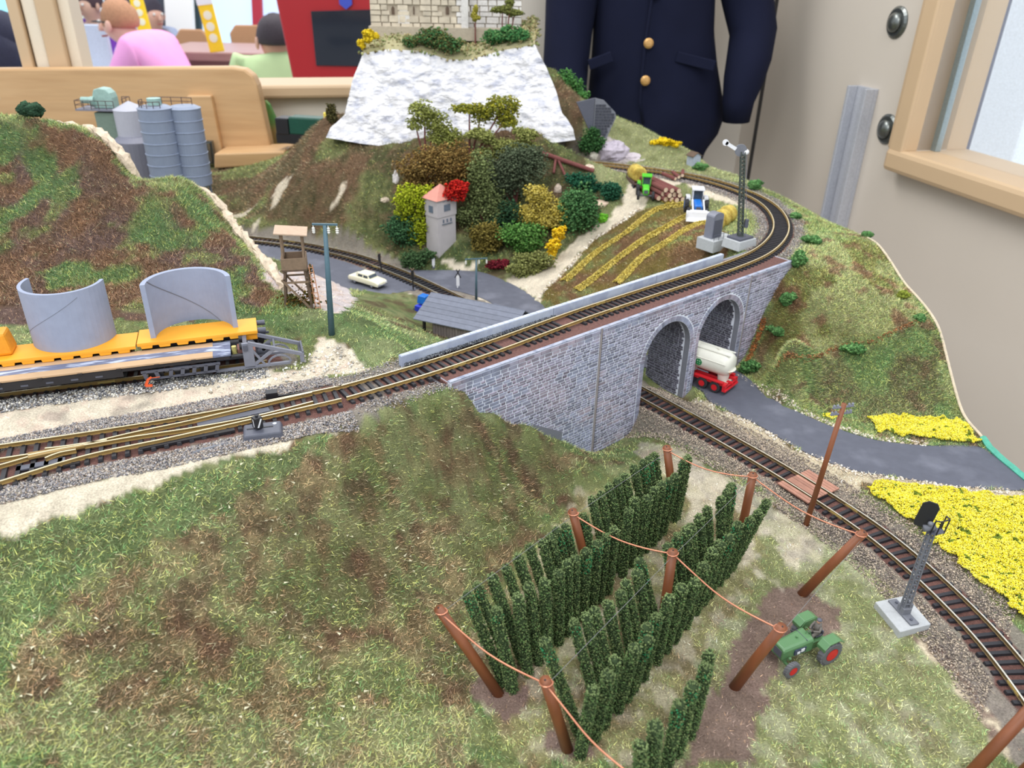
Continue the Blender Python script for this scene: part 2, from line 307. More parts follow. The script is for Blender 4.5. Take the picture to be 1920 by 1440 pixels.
def inpoly(X, Y, poly):
    X = np.asarray(X); Y = np.asarray(Y); r = np.zeros(X.shape, bool); n = len(poly)
    for i in range(n):
        x0, y0 = poly[i][:2]; x1, y1 = poly[(i+1) % n][:2]
        if y0 == y1: continue
        c = ((y0 > Y) != (y1 > Y)) & (X < (x1-x0)*(Y-y0)/(y1-y0)+x0); r ^= c
    return r
road_a = [G(*p)[:2] for p in ((1440, 742), (1500, 774), (1560, 800), (1640, 825), (1740, 836), (1838, 838), (1925, 897), (1925, 919), (1800, 912), (1700, 898), (1600, 882), (1510, 848), (1420, 796), (1330, 752))]
road_a += [np.array(VW(29.3, -1, 0)[:2]), np.array(VW(29.3, 4.5)[:2]), np.array(VW(28.0, 6)[:2]), np.array(VW(24, 9)[:2])]
road_b_px = ((930, 573), (880, 552), (840, 543), (790, 542), (760, 546), (720, 553), (650, 540), (600, 520), (540, 496), (470, 476), (440, 470), (440, 455), (470, 457), (560, 468), (650, 492), (700, 508), (790, 507), (860, 507), (905, 511), (960, 533), (1005, 560), (1035, 588))
road_a += [G(*p)[:2] for p in road_b_px]+[np.array(VW(28, 10)[:2]), np.array(VW(33, 6.5)[:2]), np.array(VW(35.4, 4.5)[:2]), np.array(VW(35.4, -1)[:2])]
ROADS = [[tuple(p) for p in road_a]]
T = Terr()
def hit(px, py, y0=15):
    d = ray(px, py); t = np.linspace(y0/d[1], 175/d[1], 3000); P = np.array([0, 0, CAM_Z])+t[:, None]*d; z = T(P[:, 0], P[:, 1]); b = P[:, 2] < z
    if not b.any(): return P[-1]
    i = int(np.argmax(b)); return P[i]
def on(x, y, dz=0): return (float(x), float(y), float(T(x, y))+dz)
# ------------------------------------------------------------------ ground colour zones
def Z_(*px, y0=15): return [tuple(hit(a, b, y0)[:2]) for a, b in px]
COL = {k: np.array(lin(v)) for k, v in dict(sand=(206, 194, 174), plaster=(214, 204, 190), grass=(118, 124, 80), lush=(88, 116, 72), pale=(152, 154, 112), brown=(98, 80, 62), rust=(112, 80, 64), mud=(120, 98, 92), straw=(164, 152, 110), gravel=(128, 120, 112), field=(112, 98, 52), dark=(70, 78, 48), plum=(98, 80, 76), pink=(200, 176, 160), redbed=(104, 74, 68), dirt=(190, 176, 152), rock=(196, 186, 186)).items()}
GR = dict(sand=.04, plaster=0, mud=.12, gravel=.02, redbed=0, dirt=.04, rock=.02, pink=.05, straw=.9)
def ground_color(X, Y, Z):
    n1 = fbm3(X, Y, Z, 3.4, 3, 4); n2 = fbm3(X, Y, Z, .9, 9); n3 = fbm3(X, Y, Z, 1.5, 21, 3); n4 = vnoise3(X, Y, Z, .5, 31)
    c = np.empty(X.shape+(3,)); c[:] = COL['grass']; gm_ = np.ones(X.shape)
    def put(m, k):
        m = np.clip(m, 0, 1); gm_[:] = gm_*(1-m)+m*GR.get(k, 1); m = m[..., None]; c[:] = c*(1-m)+COL[k]*m
    def sm(a, lo, hi): return np.clip((a-lo)/(hi-lo), 0, 1)
    def zone(poly, soft=0): return inpoly(X+(n2-.5)*1.6, Y+(vnoise(X, Y, 1.3, 77)-.5)*1.6, poly).astype(float)
    put(sm(n1, .45, .6)*.6, 'pale'); put(sm(n2, .52, .62)*.55, 'lush'); put(sm(n3, .56, .66)*.8, 'brown')
    # front hill: olive with rusty and bare patches
    fh = zone(Z_((-80, 1010), (0, 1000), (400, 885), (640, 815), (850, 735), (1115, 860), (900, 1130), (880, 1440), (-100, 1440)))
    put(fh*.25, 'dark'); put(fh*sm(fbm3(X, Y, Z, 9, 44), .4, .64)*.28, 'brown'); put(fh*sm(n3, .45, .6)*.3, 'brown'); put(fh*sm(fbm3(X, Y, Z, 1.1, 51), .5, .64)*.5, 'rust'); put(fh*sm(n2, .5, .7)*.45, 'straw')
    ff = zone(Z_((-80, 1010), (0, 1000), (400, 885), (620, 830), (480, 930), (200, 1050), (60, 1200), (-100, 1440))); put(ff*.55, 'lush')
    fb = zone(Z_((-100, 1300), (150, 1300), (420, 1360), (760, 1330), (900, 1330), (900, 1440), (-100, 1440))); put(fb*.35, 'pale')
    # right foreground by the tractor
    rt = zone(Z_((1330, 1080), (1480, 940), (1800, 1100), (1900, 1300), (1900, 1440), (1400, 1440), (1180, 1440), (1100, 1440), (1190, 1280))); put(rt*.45, 'pale'); put(rt*sm(n2, .5, .64)*.28, 'sand')
    hp = zone(Z_((880, 1200), (1080, 930), (1290, 860), (1420, 940), (1420, 1080), (1200, 1440), (1000, 1440), (900, 1320))); put(hp*.5, 'straw'); put(hp*sm(n3, .4, .6)*.5, 'brown'); put(hp*sm(n2, .5, .62)*.4, 'sand')
    mu = zone(Z_((1500, 1090), (1440, 1110), (1330, 1300), (1270, 1440), (1400, 1440), (1420, 1330), (1480, 1230), (1580, 1180), (1560, 1130))); put(mu*.9, 'mud')
    mu = zone(Z_((880, 1280), (990, 1290), (985, 1330), (900, 1330))); put(mu*.9, 'mud'); mu = zone(Z_((1030, 1390), (1110, 1390), (1110, 1425), (1030, 1425))); put(mu*.9, 'mud')
    sd = zone(Z_((1400, 990), (1470, 960), (1520, 1020), (1470, 1110), (1400, 1060))); put(sd*.6*sm(n2, .42, .6), 'sand'); sd = zone(Z_((1290, 880), (1360, 900), (1340, 960), (1290, 990))); put(sd*.5, 'sand')
    # strip between rails and right foreground
    sp = zone(Z_((1700, 1185), (1760, 1180), (1930, 1330), (1930, 1440), (1880, 1440), (1800, 1290))); put(sp*.9, 'mud'); put(sp*sm(n2, .45, .6), 'dirt')
    sh = zone(Z_((1200, 830), (1290, 850), (1470, 960), (1560, 1040), (1520, 1060), (1380, 960), (1200, 870))); put(sh*.5, 'sand'); put(sh*sm(n2, .5, .6)*.5, 'gravel')
    # wayside along road and lower track
    ws = zone(Z_((1300, 745), (1420, 800), (1520, 852), (1600, 884), (1700, 900), (1920, 925), (1920, 950), (1700, 925), (1620, 910), (1590, 940), (1530, 900), (1380, 830), (1290, 760))); put(ws*.95, 'dirt')
    # path, siding yard
    pa = zone(Z_((-80, 1035), (0, 998), (300, 905), (470, 863), (640, 814), (600, 797), (400, 840), (200, 893), (0, 945), (-80, 965))); put(pa*.95, 'sand')
    yd = zone(Z_((-80, 770), (0, 745), (300, 715), (560, 690), (600, 640), (640, 645), (700, 690), (640, 700), (480, 745), (300, 775), (0, 825), (-80, 840))); put(yd, 'sand'); put(yd*sm(n2, .5, .6)*.6, 'pink'); put(yd*sm(n3, .6, .68)*.5, 'gravel')
    gm = zone(Z_((520, 640), (480, 600), (560, 570), (640, 575), (700, 590), (780, 630), (860, 650), (750, 668), (690, 690), (640, 640), (600, 632))); put(gm*.6, 'lush'); put(gm*sm(n1, .4, .6)*.5, 'pale')
    rk = zone(Z_((470, 470), (560, 480), (650, 530), (665, 560), (645, 590), (560, 565), (500, 520))); put(rk, 'rock'); put(rk*sm(n2, .5, .6)*.7, 'pink')
    # left hill
    lh = zone(Z_((-200, 240), (0, 236), (165, 252), (230, 320), (262, 356), (390, 385), (520, 550), (480, 600), (450, 600), (0, 610), (-200, 600))); put(lh*.9, 'rust'); put(lh*sm(n1, .40, .58)*.85, 'plum'); put(lh*sm(n3, .5, .62)*.5, 'brown'); put(lh*sm(fbm3(X, Y, Z, 5, 62, 4), .54, .62)*.8, 'lush'); put(lh*sm(fbm3(X, Y, Z, 2.0, 71, 4), .58, .66)*.6, 'grass')
    # castle hill and far field
    ch = ((Y > 104) & (X < 12) & (Z > .3)).astype(float); put(ch*.8, 'brown'); put(ch*sm(n1, .42, .55)*.55, 'rust'); put(ch*sm(fbm3(X, Y, Z, 7, 81), .48, .58)*.8, 'grass'); put(ch*sm(n3, .6, .68)*.5, 'dark')
    for q in (((520, 345), (545, 330), (530, 370), (505, 395)), ((430, 400), (480, 385), (450, 410)), ((618, 385), (640, 350), (648, 355), (625, 390)), ((470, 420), (495, 400), (480, 440))): put(zone(Z_(*q))*.8, 'sand')
    tr = ((Y > 98) & (X > -22) & (X < 12) & (Y < 118)).astype(float); put(tr*.6*sm(n2, .4, .5), 'dark')
    # striped field, dirt road, meadow in the curve
    fd = zone(Z_((1015, 552), (1050, 520), (1110, 450), (1190, 395), (1290, 380), (1350, 420), (1370, 480), (1300, 500), (1100, 580), (1040, 585))); put(fd, 'field'); put(fd*sm(n1, .45, .6)*.7, 'rust'); put(fd*sm(n3, .55, .62)*.6, 'grass')
    md = zone(Z_((1190, 395), (1240, 345), (1340, 345), (1430, 380), (1445, 420), (1400, 465), (1370, 470), (1350, 420), (1290, 380))); put(md*.8, 'grass'); put(md*.4, 'pale')
    dr = zone(Z_((940, 525), (985, 520), (1090, 440), (1165, 385), (1180, 330), (1290, 330), (1420, 385), (1450, 420), (1440, 430), (1410, 395), (1290, 345), (1230, 360), (1210, 385), (1110, 450), (1020, 545), (1010, 565))); put(dr, 'sand')
    bk = zone(Z_((830, 500), (860, 480), (910, 505), (860, 512))); put(bk, 'sand'); bk = zone(Z_((830, 540), (935, 560), (1000, 600), (930, 590), (860, 570), (800, 560), (740, 545), (790, 535))); put(bk, 'sand')
    fr = ((Y > 112) & (X > 10)).astype(float)*(1-dr); put(fr*.85, 'pale'); put(fr*sm(n3, .55, .65)*.6, 'grass')
    rc = zone(Z_((1120, 255), (1150, 262), (1205, 300), (1170, 305), (1135, 300))); put(rc, 'rock')
    bd = zone(Z_((1600, 450), (1660, 470), (1740, 600), (1560, 660), (1450, 700), (1400, 700), (1480, 500))); put(bd*.6, 'field'); put(bd*sm(n1, .45, .55)*.6, 'pale'); put(bd*sm(n3, .55, .65)*.6, 'rust')
    b2 = zone(Z_((1740, 610), (1560, 670), (1430, 715), (1640, 800), (1790, 790))); put(b2*.55, 'lush'); put(b2*sm(n1, .5, .6)*.6, 'brown')
    # ballast beds
    def nr(Tk, w):
        Tk = Tk[::2]; d = np.full(X.shape, 1e9); m = (X > Tk[:, 0].min()-5) & (X < Tk[:, 0].max()+5) & (Y > Tk[:, 1].min()-5) & (Y < Tk[:, 1].max()+5); q = np.c_[X[m], Y[m]]; dd = np.empty(len(q))
        for i in range(0, len(q), 8000): dd[i:i+8000] = np.sqrt(((q[i:i+8000, None]-Tk[None, :, :2])**2).sum(2)).min(1)
        d[m] = dd; return d+(n4-.5)*.5
    tt = (X-VA[0])*VU[0]+(Y-VA[1])*VU[1]
    for Tk, w0, w1 in ((UP, 1.5, 2.6), (LO, 1.5, 3.0), (SD, 1.2, 2.2), (catmull([(a+b)/2 for a, b in zip(near_stock, far_stock)], .5), 2.1, 3.4)):
        d = nr(Tk, w1)+(np.where((tt > .5) & (tt < 43), 9, 0) if Tk is UP else 0); put((d < w1)*.9, 'gravel'); put((d < w0)*1., 'redbed')
    c *= (.80+.4*n4)[..., None]
    return np.clip(c, 0, 1), gm_
# ------------------------------------------------------------------ terrain mesh
def xr(y): return np.interp(y, [8, 30, 51, 56, 70, 88, 110, 140, 172], [44, 43.5, 42.3, 41.6, 41.0, 40.6, 42, 40, 30])
m_ground = mat('layout_ground', (120, 130, 80), rough=.95, var=.34, vs=9, bump=.14, bs=10, attr=True, world=True, spec=.15)
def build_terrain():
    ys = np.r_[np.arange(10, 80, .42), np.arange(80, 171, .6)]; xs = []
    n = 300; V = np.empty((len(ys), n, 3))
    for j, y in enumerate(ys):
        half = max(20, y*.8+5); x0 = max(-98, -half-4); x1 = xr(y); x = np.linspace(x0, x1, n); V[j, :, 0] = x; V[j, :, 1] = y
    X, Y = V[..., 0], V[..., 1]; Z = T(X, Y); c, gmk = ground_color(X, Y, Z); c = c*(1-.22*np.clip(gmk, 0, 1))[..., None]  # ground under the fibres is darkened in colour as shade between blades
    Z = Z+(fbm(X, Y, 1.2, 5)-.5)*.22*(Z > -.02); V[..., 2] = Z
    ny = len(ys); idx = np.arange(ny*n).reshape(ny, n); Fq = np.stack([idx[:-1, :-1], idx[:-1, 1:], idx[1:, 1:], idx[1:, :-1]], -1).reshape(-1, 4)
    VV = V.reshape(-1, 3); cc = c.reshape(-1, 3)
    # rim and skirt of the baseboard along the right side
    E = V[:, -1].copy(); E2 = E.copy(); E2[:, 2] = -12; E2[:, 0] += .1
    k = len(VV); VV = np.r_[VV, E, E2]; cc = np.r_[cc, np.tile(COL['plaster'], (2*ny, 1))]; a = np.arange(ny-1)+k
    Fq = np.r_[Fq, np.stack([a, a+ny, a+ny+1, a+1], -1)]
    return link('layout_ground', npmesh('layout_ground', VV, Fq, m_ground, cc, smooth=True))
ground = tag(build_terrain(), 'sculpted landscape ground of the model railway with hills, paths and yards', kind='structure')
# ------------------------------------------------------------------ shared materials
M_rail = mat('brass_rail', (158, 130, 78), rough=.4, metal=.3, var=.12, vs=1.5)
M_railtop = mat('worn_rail_top', (236, 220, 182), rough=.3, metal=.35, var=.05)
M_sleeper = mat('black_plastic_sleeper', (40, 39, 44), rough=.55, var=.15, vs=4, rand=.12)
M_black = mat('black_plastic', (34, 33, 38), rough=.45, var=.08)
M_dgrey = mat('dark_grey_plastic', (84, 86, 98), rough=.5, var=.08)
M_grey = mat('grey_plastic', (122, 124, 136), rough=.5, var=.06)
M_lgrey = mat('light_grey_card', (190, 192, 200), rough=.7, var=.06, vs=3)
M_white = mat('white_plastic', (230, 230, 234), rough=.35, var=.03)
M_asphalt = mat('asphalt_paint', (88, 90, 102), rough=.75, var=.09, vs=1.1, bump=.02, bs=10, col2=(106, 108, 120), c2s=.25, c2lo=.52, c2hi=.68)
M_attr = mat('mixed_fibre', (255, 255, 255), rough=.9, var=0, attr=True, spec=.1)
M_stone = mat('printed_stone', (136, 140, 160), rough=.75, var=.22, vs=1.6, rand=.28, col2=(152, 142, 154), c2s=.25, spec=.3, world=True)
M_stone_a = mat('printed_stone_courses', (112, 114, 134), rough=.75, var=.12, vs=1.6, attr=True, spec=.3)
M_mortar = mat('white_mortar_card', (222, 226, 238), rough=.8, var=.06, vs=1.5, bump=.01, bs=6)
M_bed = mat('red_brown_track_bed', (104, 72, 66), rough=.95, var=.3, vs=5, bump=.06, bs=8)
# ------------------------------------------------------------------ road
def poly_slab(name, poly, z0, z1, m, label, cat, step=.0):
    mb = MB(); bm = bmesh.new(); vs = [bm.verts.new((p[0]*S, p[1]*S, z1*S)) for p in poly]; f = bm.faces.new(vs)
    if f.normal.z < 0: f.normal_flip()
    r = bmesh.ops.extrude_face_region(bm, geom=[f]); bmesh.ops.translate(bm, verts=[v for v in r['geom'] if isinstance(v, bmesh.types.BMVert)], vec=(0, 0, (z0-z1)*S))
    bmesh.ops.triangulate(bm, faces=bm.faces[:]); bmesh.ops.recalc_face_normals(bm, faces=bm.faces[:]); me = bpy.data.meshes.new(name); bm.to_mesh(me); bm.free(); me.materials.append(m); return link(name, me)
rp = catmull([np.r_[p, 0] for p in road_a]+[np.r_[road_a[0], 0]], 1.0)[:-1]
road = poly_slab('road', [tuple(p[:2]) for p in rp], -.4, .03, M_asphalt, '', '')
tag(road, 'dark grey asphalt road curving under the viaduct and over the level crossing', kind='structure')
# ------------------------------------------------------------------ rails and sleepers
def offset_line(P, d):
    t = np.gradient(P[:, :2], axis=0); t /= np.linalg.norm(t, axis=1)[:, None]; Q = P.copy(); Q[:, 0] += -t[:, 1]*d; Q[:, 1] += t[:, 0]*d; return Q
RP = [(-.09, 0), (.09, 0), (.09, .03), (.03, .05), (.03, .18), (.055, .20), (.055, .25), (-.055, .25), (-.055, .20), (-.03, .18), (-.03, .05), (-.09, .03)]
def rail_mesh(mb, P, h=.25):
    """P runs along the rail head; the profile hangs below it"""
    P = np.array(P, float); t = np.gradient(P[:, :2], axis=0); t /= np.linalg.norm(t, axis=1)[:, None]; n = len(RP); vs = []
    for p, d in zip(P, t):
        for a, b in RP: vs.append((p[0]-d[1]*a, p[1]+d[0]*a, p[2]-h+b))
    base = len(mb.v)
    for i in range(len(P)-1):
        for k in range(n): mb.f.append((base+i*n+k, base+(i+1)*n+k, base+(i+1)*n+(k+1) % n, base+i*n+(k+1) % n)); mb.m.append(1 if k == 6 else 0)
    mb.f.append(tuple(base+i for i in range(n))); mb.m.append(0); mb.f.append(tuple(base+(len(P)-1)*n+i for i in reversed(range(n)))); mb.m.append(0)
    mb.v += vs; return mb
def sleeper_mesh(L=2.75, w=.3, h=.2, chairs=(-.86, .86)):
    mb = MB(); mb.box((0, 0, h/2), (w, L, h), taper=.82, ty=.97)
    for c in chairs:
        for s in (-.13, .13): mb.box((0, c+s, h+.02), (.16, .08, .06))
    mb.cyl((0, random.choice([0, .3]), h), (0, 0, h+.004), .03, n=6) if 0 else None
    return mb.mesh('sleeper', M_sleeper)
SL = sleeper_mesh()
def track(name, label, P, spacing=.68, skip=(), group='model railway tracks', rm=None):
    rm = rm or [M_rail, M_railtop]
    root = thing(name, label, 'track', P[0]-np.array([0, 0, .45]), group=group); o = np.array(P[0])-np.array([0, 0, .45])
    for d in (-.86, .86):
        part('rail', rail_mesh(MB(), offset_line(P, d)-o), rm, root)
    L = np.r_[0, np.cumsum(np.linalg.norm(np.diff(P[:, :2], axis=0), axis=1))]; s = np.arange(.3, L[-1], spacing); i0 = 0
    for q in s:
        if any(a < q < b for a, b in skip): continue
        x, y = np.interp(q, L, P[:, 0]), np.interp(q, L, P[:, 1]); x2, y2 = np.interp(q+.1, L, P[:, 0]), np.interp(q+.1, L, P[:, 1]); x1, y1 = np.interp(q-.1, L, P[:, 0]), np.interp(q-.1, L, P[:, 1])
        link('sleeper', SL, root, (x-o[0], y-o[1], P[0][2]-.45-o[2]), (0, 0, math.atan2(y2-y1, x2-x1)+random.uniform(-.015, .015)))
    # brass joiners where two lengths of rail meet
    for q in np.arange(9, L[-1], 17):
        for d in (-.86, .86):
            A_ = offset_line(P, d); seg = [np.array([np.interp(q+e, L, A_[:, 0]), np.interp(q+e, L, A_[:, 1]), P[0][2]-.13]) for e in (-.55, .55)]
            mb = MB().bar(seg[0]-o, seg[1]-o, .15, .12); part('rail_joiner', mb, M_joint, root)
    return root
M_joint = mat('pale_brass_joiner', (222, 196, 120), rough=.35, metal=.5, var=.05)
t_up = track('railway_track', 'upper single track crossing the stone viaduct and curving back behind the hayfield', UP, .66, skip=((13.6, 15.0), (20.2, 21.6)))
lo_cut = LO
t_lo = track('railway_track', 'lower single track running from the front right under the viaduct to the level crossing', LO, .715, rm=[mat('dull_brown_rail', (128, 108, 74), rough=.4, metal=.5), mat('silver_rail_top', (232, 226, 210), rough=.22, metal=.6)])
t_sd = track('railway_track', 'short siding track under the yellow wagons ending at the buffer stop', SD, .70)
# turnout
def turnout():
    o = near_stock[0]-np.array([0, 0, .45]); r = thing('railway_turnout', 'brass railed turnout with black sleepers at the left edge before the viaduct', 'track', o, group='model railway tracks')
    fs, ns_ = catmull(far_stock, .5), catmull(near_stock, .5); line = lambda *p: catmull([G(a, b, UPZ) for a, b in p], .4)
    rails = [fs, ns_, line((153, 833), (250, 810), (360, 787), (500, 754), (585, 735)), line((158, 834), (250, 818), (363, 801), (480, 779), (587, 752)),
             line((-60, 866), (0, 859), (52, 851)), line((-60, 886), (0, 871), (52, 856)), line((52, 853), (100, 843), (158, 833)), line((84, 840), (120, 836), (200, 824)), line((84, 858), (110, 848), (142, 842))]
    for q in rails: part('rail', rail_mesh(MB(), q-o), [M_rail, M_railtop], r)
    part('frog', MB().prism([tuple((G(a, b, UPZ)-o)[:2]) for a, b in ((52, 858), (52, 848), (158, 831), (158, 835))], .28, .43), M_rail, r)
    n = int(np.linalg.norm(fs[-1]-fs[0])/.72)
    L1 = np.r_[0, np.cumsum(np.linalg.norm(np.diff(fs[:, :2], axis=0), axis=1))]; L2 = np.r_[0, np.cumsum(np.linalg.norm(np.diff(ns_[:, :2], axis=0), axis=1))]
    for k in range(n):
        a = np.array([np.interp((k+.5)/n*L1[-1], L1, fs[:, i]) for i in (0, 1)]); b = np.array([np.interp((k+.5)/n*L2[-1], L2, ns_[:, i]) for i in (0, 1)])
        d = (fs[-1]-fs[0])[:2]; d = d/np.linalg.norm(d); pn = np.array([-d[1], d[0]]); w = (a-b)@pn; c = (a+b)/2; Ln = w+1.05
        mb = MB().box((0, 0, .1), (.3, Ln, .2), taper=.82, ty=.97)
        for e in (-w/2, w/2):
            for s_ in (-.13, .13): mb.box((0, e+s_, .22), (.16, .08, .06))
        part('sleeper', mb, M_sleeper, r, loc=(c[0]-o[0], c[1]-o[1], 0), rot=(0, 0, math.atan2(d[1], d[0])))
    for a, b in (((40, 892), (66, 886)), ((118, 874), (150, 867)), ((262, 842), (440, 806))):
        p, q = G(*a, UPZ-.3)-o, G(*b, UPZ-.3)-o; part('tie_bar', MB().bar(p, q, .35, .18), M_black, r)
    p, q = G(30, 880, UPZ-.3)-o, G(122, 862, UPZ-.3)-o; part('check_plate', MB().bar(p, q, .5, .1), M_dgrey, r)
    p, q = G(370, 797, UPZ-.3)-o, G(505, 768, UPZ-.3)-o; part('blade_plate', MB().bar(p, q, .55, .12), M_dgrey, r)
    return r
turnout()
# ------------------------------------------------------------------ stone viaduct
VROT = math.atan2(VU[1], VU[0]); VL = 43.6; VT = 9.9; VWID = 4.85
def arch_bot(t, base=-3.2):
    for a, b, zs in ARCH:
        if a < t < b: R = (b-a)/2; return zs+math.sqrt(max(0, R*R-(t-(a+b)/2)**2))
    return base
def viaduct():
    r = thing('stone_viaduct', 'grey printed-stone viaduct with two round arches carrying the upper track', 'bridge', VW(0), VROT)
    ts = [0, .05]+list(np.arange(1, 21, 1))
    for a, b, zs in ARCH:
        ts += [a-1e-4, a+1e-4]+[(a+b)/2-(b-a)/2*math.cos(PI*k/24) for k in range(1, 24)]+[b-1e-4, b+1e-4]
    ts += list(np.arange(36.6, VL, 1))+[VL]; ts = sorted(ts); mb = MB()
    bot = [arch_bot(t) for t in ts]
    for off, flip in ((0, 0), (VWID, 1)):
        n0 = len(mb.v)
        for t, b in zip(ts, bot): mb.v += [(t, off, b), (t, off, VT-.02)]
        for i in range(len(ts)-1):
            f = (n0+2*i, n0+2*i+2, n0+2*i+3, n0+2*i+1); mb.f.append(f if not flip else f[::-1]); mb.m.append(0)
    n = len(ts)
    for i in range(n-1):
        mb.f.append((2*i, 2*n+2*i, 2*n+2*i+2, 2*i+2)); mb.m.append(0)     # underside of the arches
    mb.f += [(0, 1, 2*n+1, 2*n), (2*n-2, 4*n-2, 4*n-1, 2*n-1)]; mb.m += [0, 0]
    part('viaduct_wall', mb, [M_mortar], r)
    # smooth card edge inside each arch
    for a, b, zs in ARCH:
        e = MB(); R = (b-a)/2-.012; cx = (a+b)/2; pts = [(b-.012, -3), (b-.012, zs)]+[(cx+R*math.cos(PI*k/20), zs+R*math.sin(PI*k/20)) for k in range(1, 20)]+[(a+.012, zs), (a+.012, -3)]
        for i, (p, q) in enumerate(zip(pts[:-1], pts[1:])):
            e.add([(p[0], .0, p[1]), (q[0], .0, q[1]), (q[0], .62, q[1]), (p[0], .62, p[1])], [(0, 1, 2, 3)])
        part('arch_lining', e, M_dgrey2, r)
    # voussoirs and quoins
    def wedge(cx, zs, R0, R1, a0, a1): 
        P = [(cx+R*math.cos(a), zs+R*math.sin(a)) for R, a in ((R0, a0), (R1, a0), (R1, a1), (R0, a1))]; m = MB()
        m.add([(p[0], -.045, p[1]) for p in P]+[(p[0], .02, p[1]) for p in P], [(0, 1, 2, 3), (4, 7, 6, 5), (0, 4, 5, 1), (1, 5, 6, 2), (2, 6, 7, 3), (3, 7, 4, 0)]); return m
    for a, b, zs in ARCH:
        R = (b-a)/2; cx = (a+b)/2; N = 27
        for k in range(N):
            a0, a1 = PI*k/N+.012, PI*(k+1)/N-.012; part('arch_stone', wedge(cx, zs, R+.04, R+.5, a0, a1), M_stone, r)
        for z in np.arange(-2.4, zs, .36):
            for e, s_ in ((a, -1), (b, 1)):
                if s_ == 1 and b < 30 and True: wd = .32
                elif s_ == -1 and a > 28: wd = .32
                else: wd = .5
                part('quoin_stone', MB().box((e+s_*(wd/2+.04), -.012, z+.17), (wd, .065, .3)), M_stone, r)
    # coping stones, seams, deck, kerb, far parapet
    x = .1
    while x < VL-.3:
        L = random.uniform(.75, 1.1); L = min(L, VL-x); part('coping_stone', MB().box((x+L/2, -.02, VT-.24), (L-.07, .1, .28)), M_stone, r); x += L
    part('kerb', MB().box((VL/2, .13, VT+.03), (VL+.05, .34, .1)), M_kerb, r, bevel=.02)
    for t, w_ in ((15.35, .16), (36.3, .1)): part('seam_strip', MB().box((t, -.05, 3.4), (w_, .08, 13.2)), M_seam, r); part('seam_gap', MB().box((t+w_/2+.03, -.045, 3.4), (.06, .05, 13)), M_black, r)
    part('track_bed', MB().box((VL/2+.1, 2.45, VT-.26), (VL+.4, 4.3, .3)), M_bed, r)
    for a, b in ((-1.25, 13.95), (14.0, 27.2), (27.25, 37.6)): part('parapet', MB().box(((a+b)/2, 4.58, 10.15), (b-a, .42, 1.0)), M_parapet, r, bevel=.03)
    x = -1.2
    while x < 37.4:
        L = random.uniform(.5, .8); part('parapet_stone', MB().box((x+L/2, 4.58, 10.66), (L-.05, .34, .03)), M_stone_l, r); x += L
    # courses of the front face
    stones = []; z = -3.0
    while z < VT-.45:
        h = random.choice([.2, .24, .27, .33]); blk = [(15.22, 15.48), (36.2, 36.4)]
        for a, b, zs in ARCH:
            R = (b-a)/2+.54; cx = (a+b)/2
            if z < zs: blk.append((a-(.62 if a < 28 else .42), b+(.62 if b > 30 else .42)))
            elif z-zs < R: q = math.sqrt(R*R-max(0, z-zs)**2); blk.append((cx-q, cx+q))
        blk = sorted(blk)+[(VL-.05, 99)]; x0 = .05
        for a, b in blk:
            x = x0
            while a-x > .18:
                L = random.uniform(.35, 1.0); L = a-x if a-x < L+.25 else L; c = x+L/2; p = VW(c, -.3)
                if z+h > float(T(p[0], p[1]))-.3: stones.append((c, z+h/2, L-.085, h-.07))
                x += L
            x0 = max(x0, b)
        z += h
    def vis(s_): p = VW(s_[0]); return s_[2]*s_[3]/(p[0]**2+p[1]**2)
    stones.sort(key=vis, reverse=True); base = MB().box((0, 0, 0), (1, .07, 1), ).mesh('stone', M_stone)
    # stones are flat bevelled blocks: the face is a little smaller than the back
    for v in base.vertices:
        if v.co.y < 0: v.co.x *= .93; v.co.z *= .86
    for c, zc, L, h in stones[:300]: link('stone', base, r, (c, -.005, zc), sc_=(L, 1, h))
    V = []; Fc = []; CC = []
    for c, zc, L, h in stones[300:]:
        n = len(V); x, z = L/2, h/2; V += [(c-x, .01, zc-z), (c+x, .01, zc-z), (c+x, .01, zc+z), (c-x, .01, zc+z), (c-x*.93, -.04, zc-z*.86), (c+x*.93, -.04, zc-z*.86), (c+x*.93, -.04, zc+z*.86), (c-x*.93, -.04, zc+z*.86)]
        Fc += [(n+4, n+5, n+6, n+7), (n, n+1, n+5, n+4), (n+1, n+2, n+6, n+5), (n+2, n+3, n+7, n+6), (n+3, n, n+4, n+7)]
        k = vnoise(c, zc, 3.5, 5); col = np.array(lin((134, 140, 162)))*(1-k)+np.array(lin((150, 136, 150)))*k; CC += [np.clip(col*random.uniform(.55, 1.4), 0, 1)]*8
    o = link('stone_courses', npmesh('stone_courses', V, Fc, M_stone_a, np.array(CC)), r); o['kind'] = 'stuff'
    # stones on the inner jamb faces and vaults
    V = []; Fc = []; CC = []
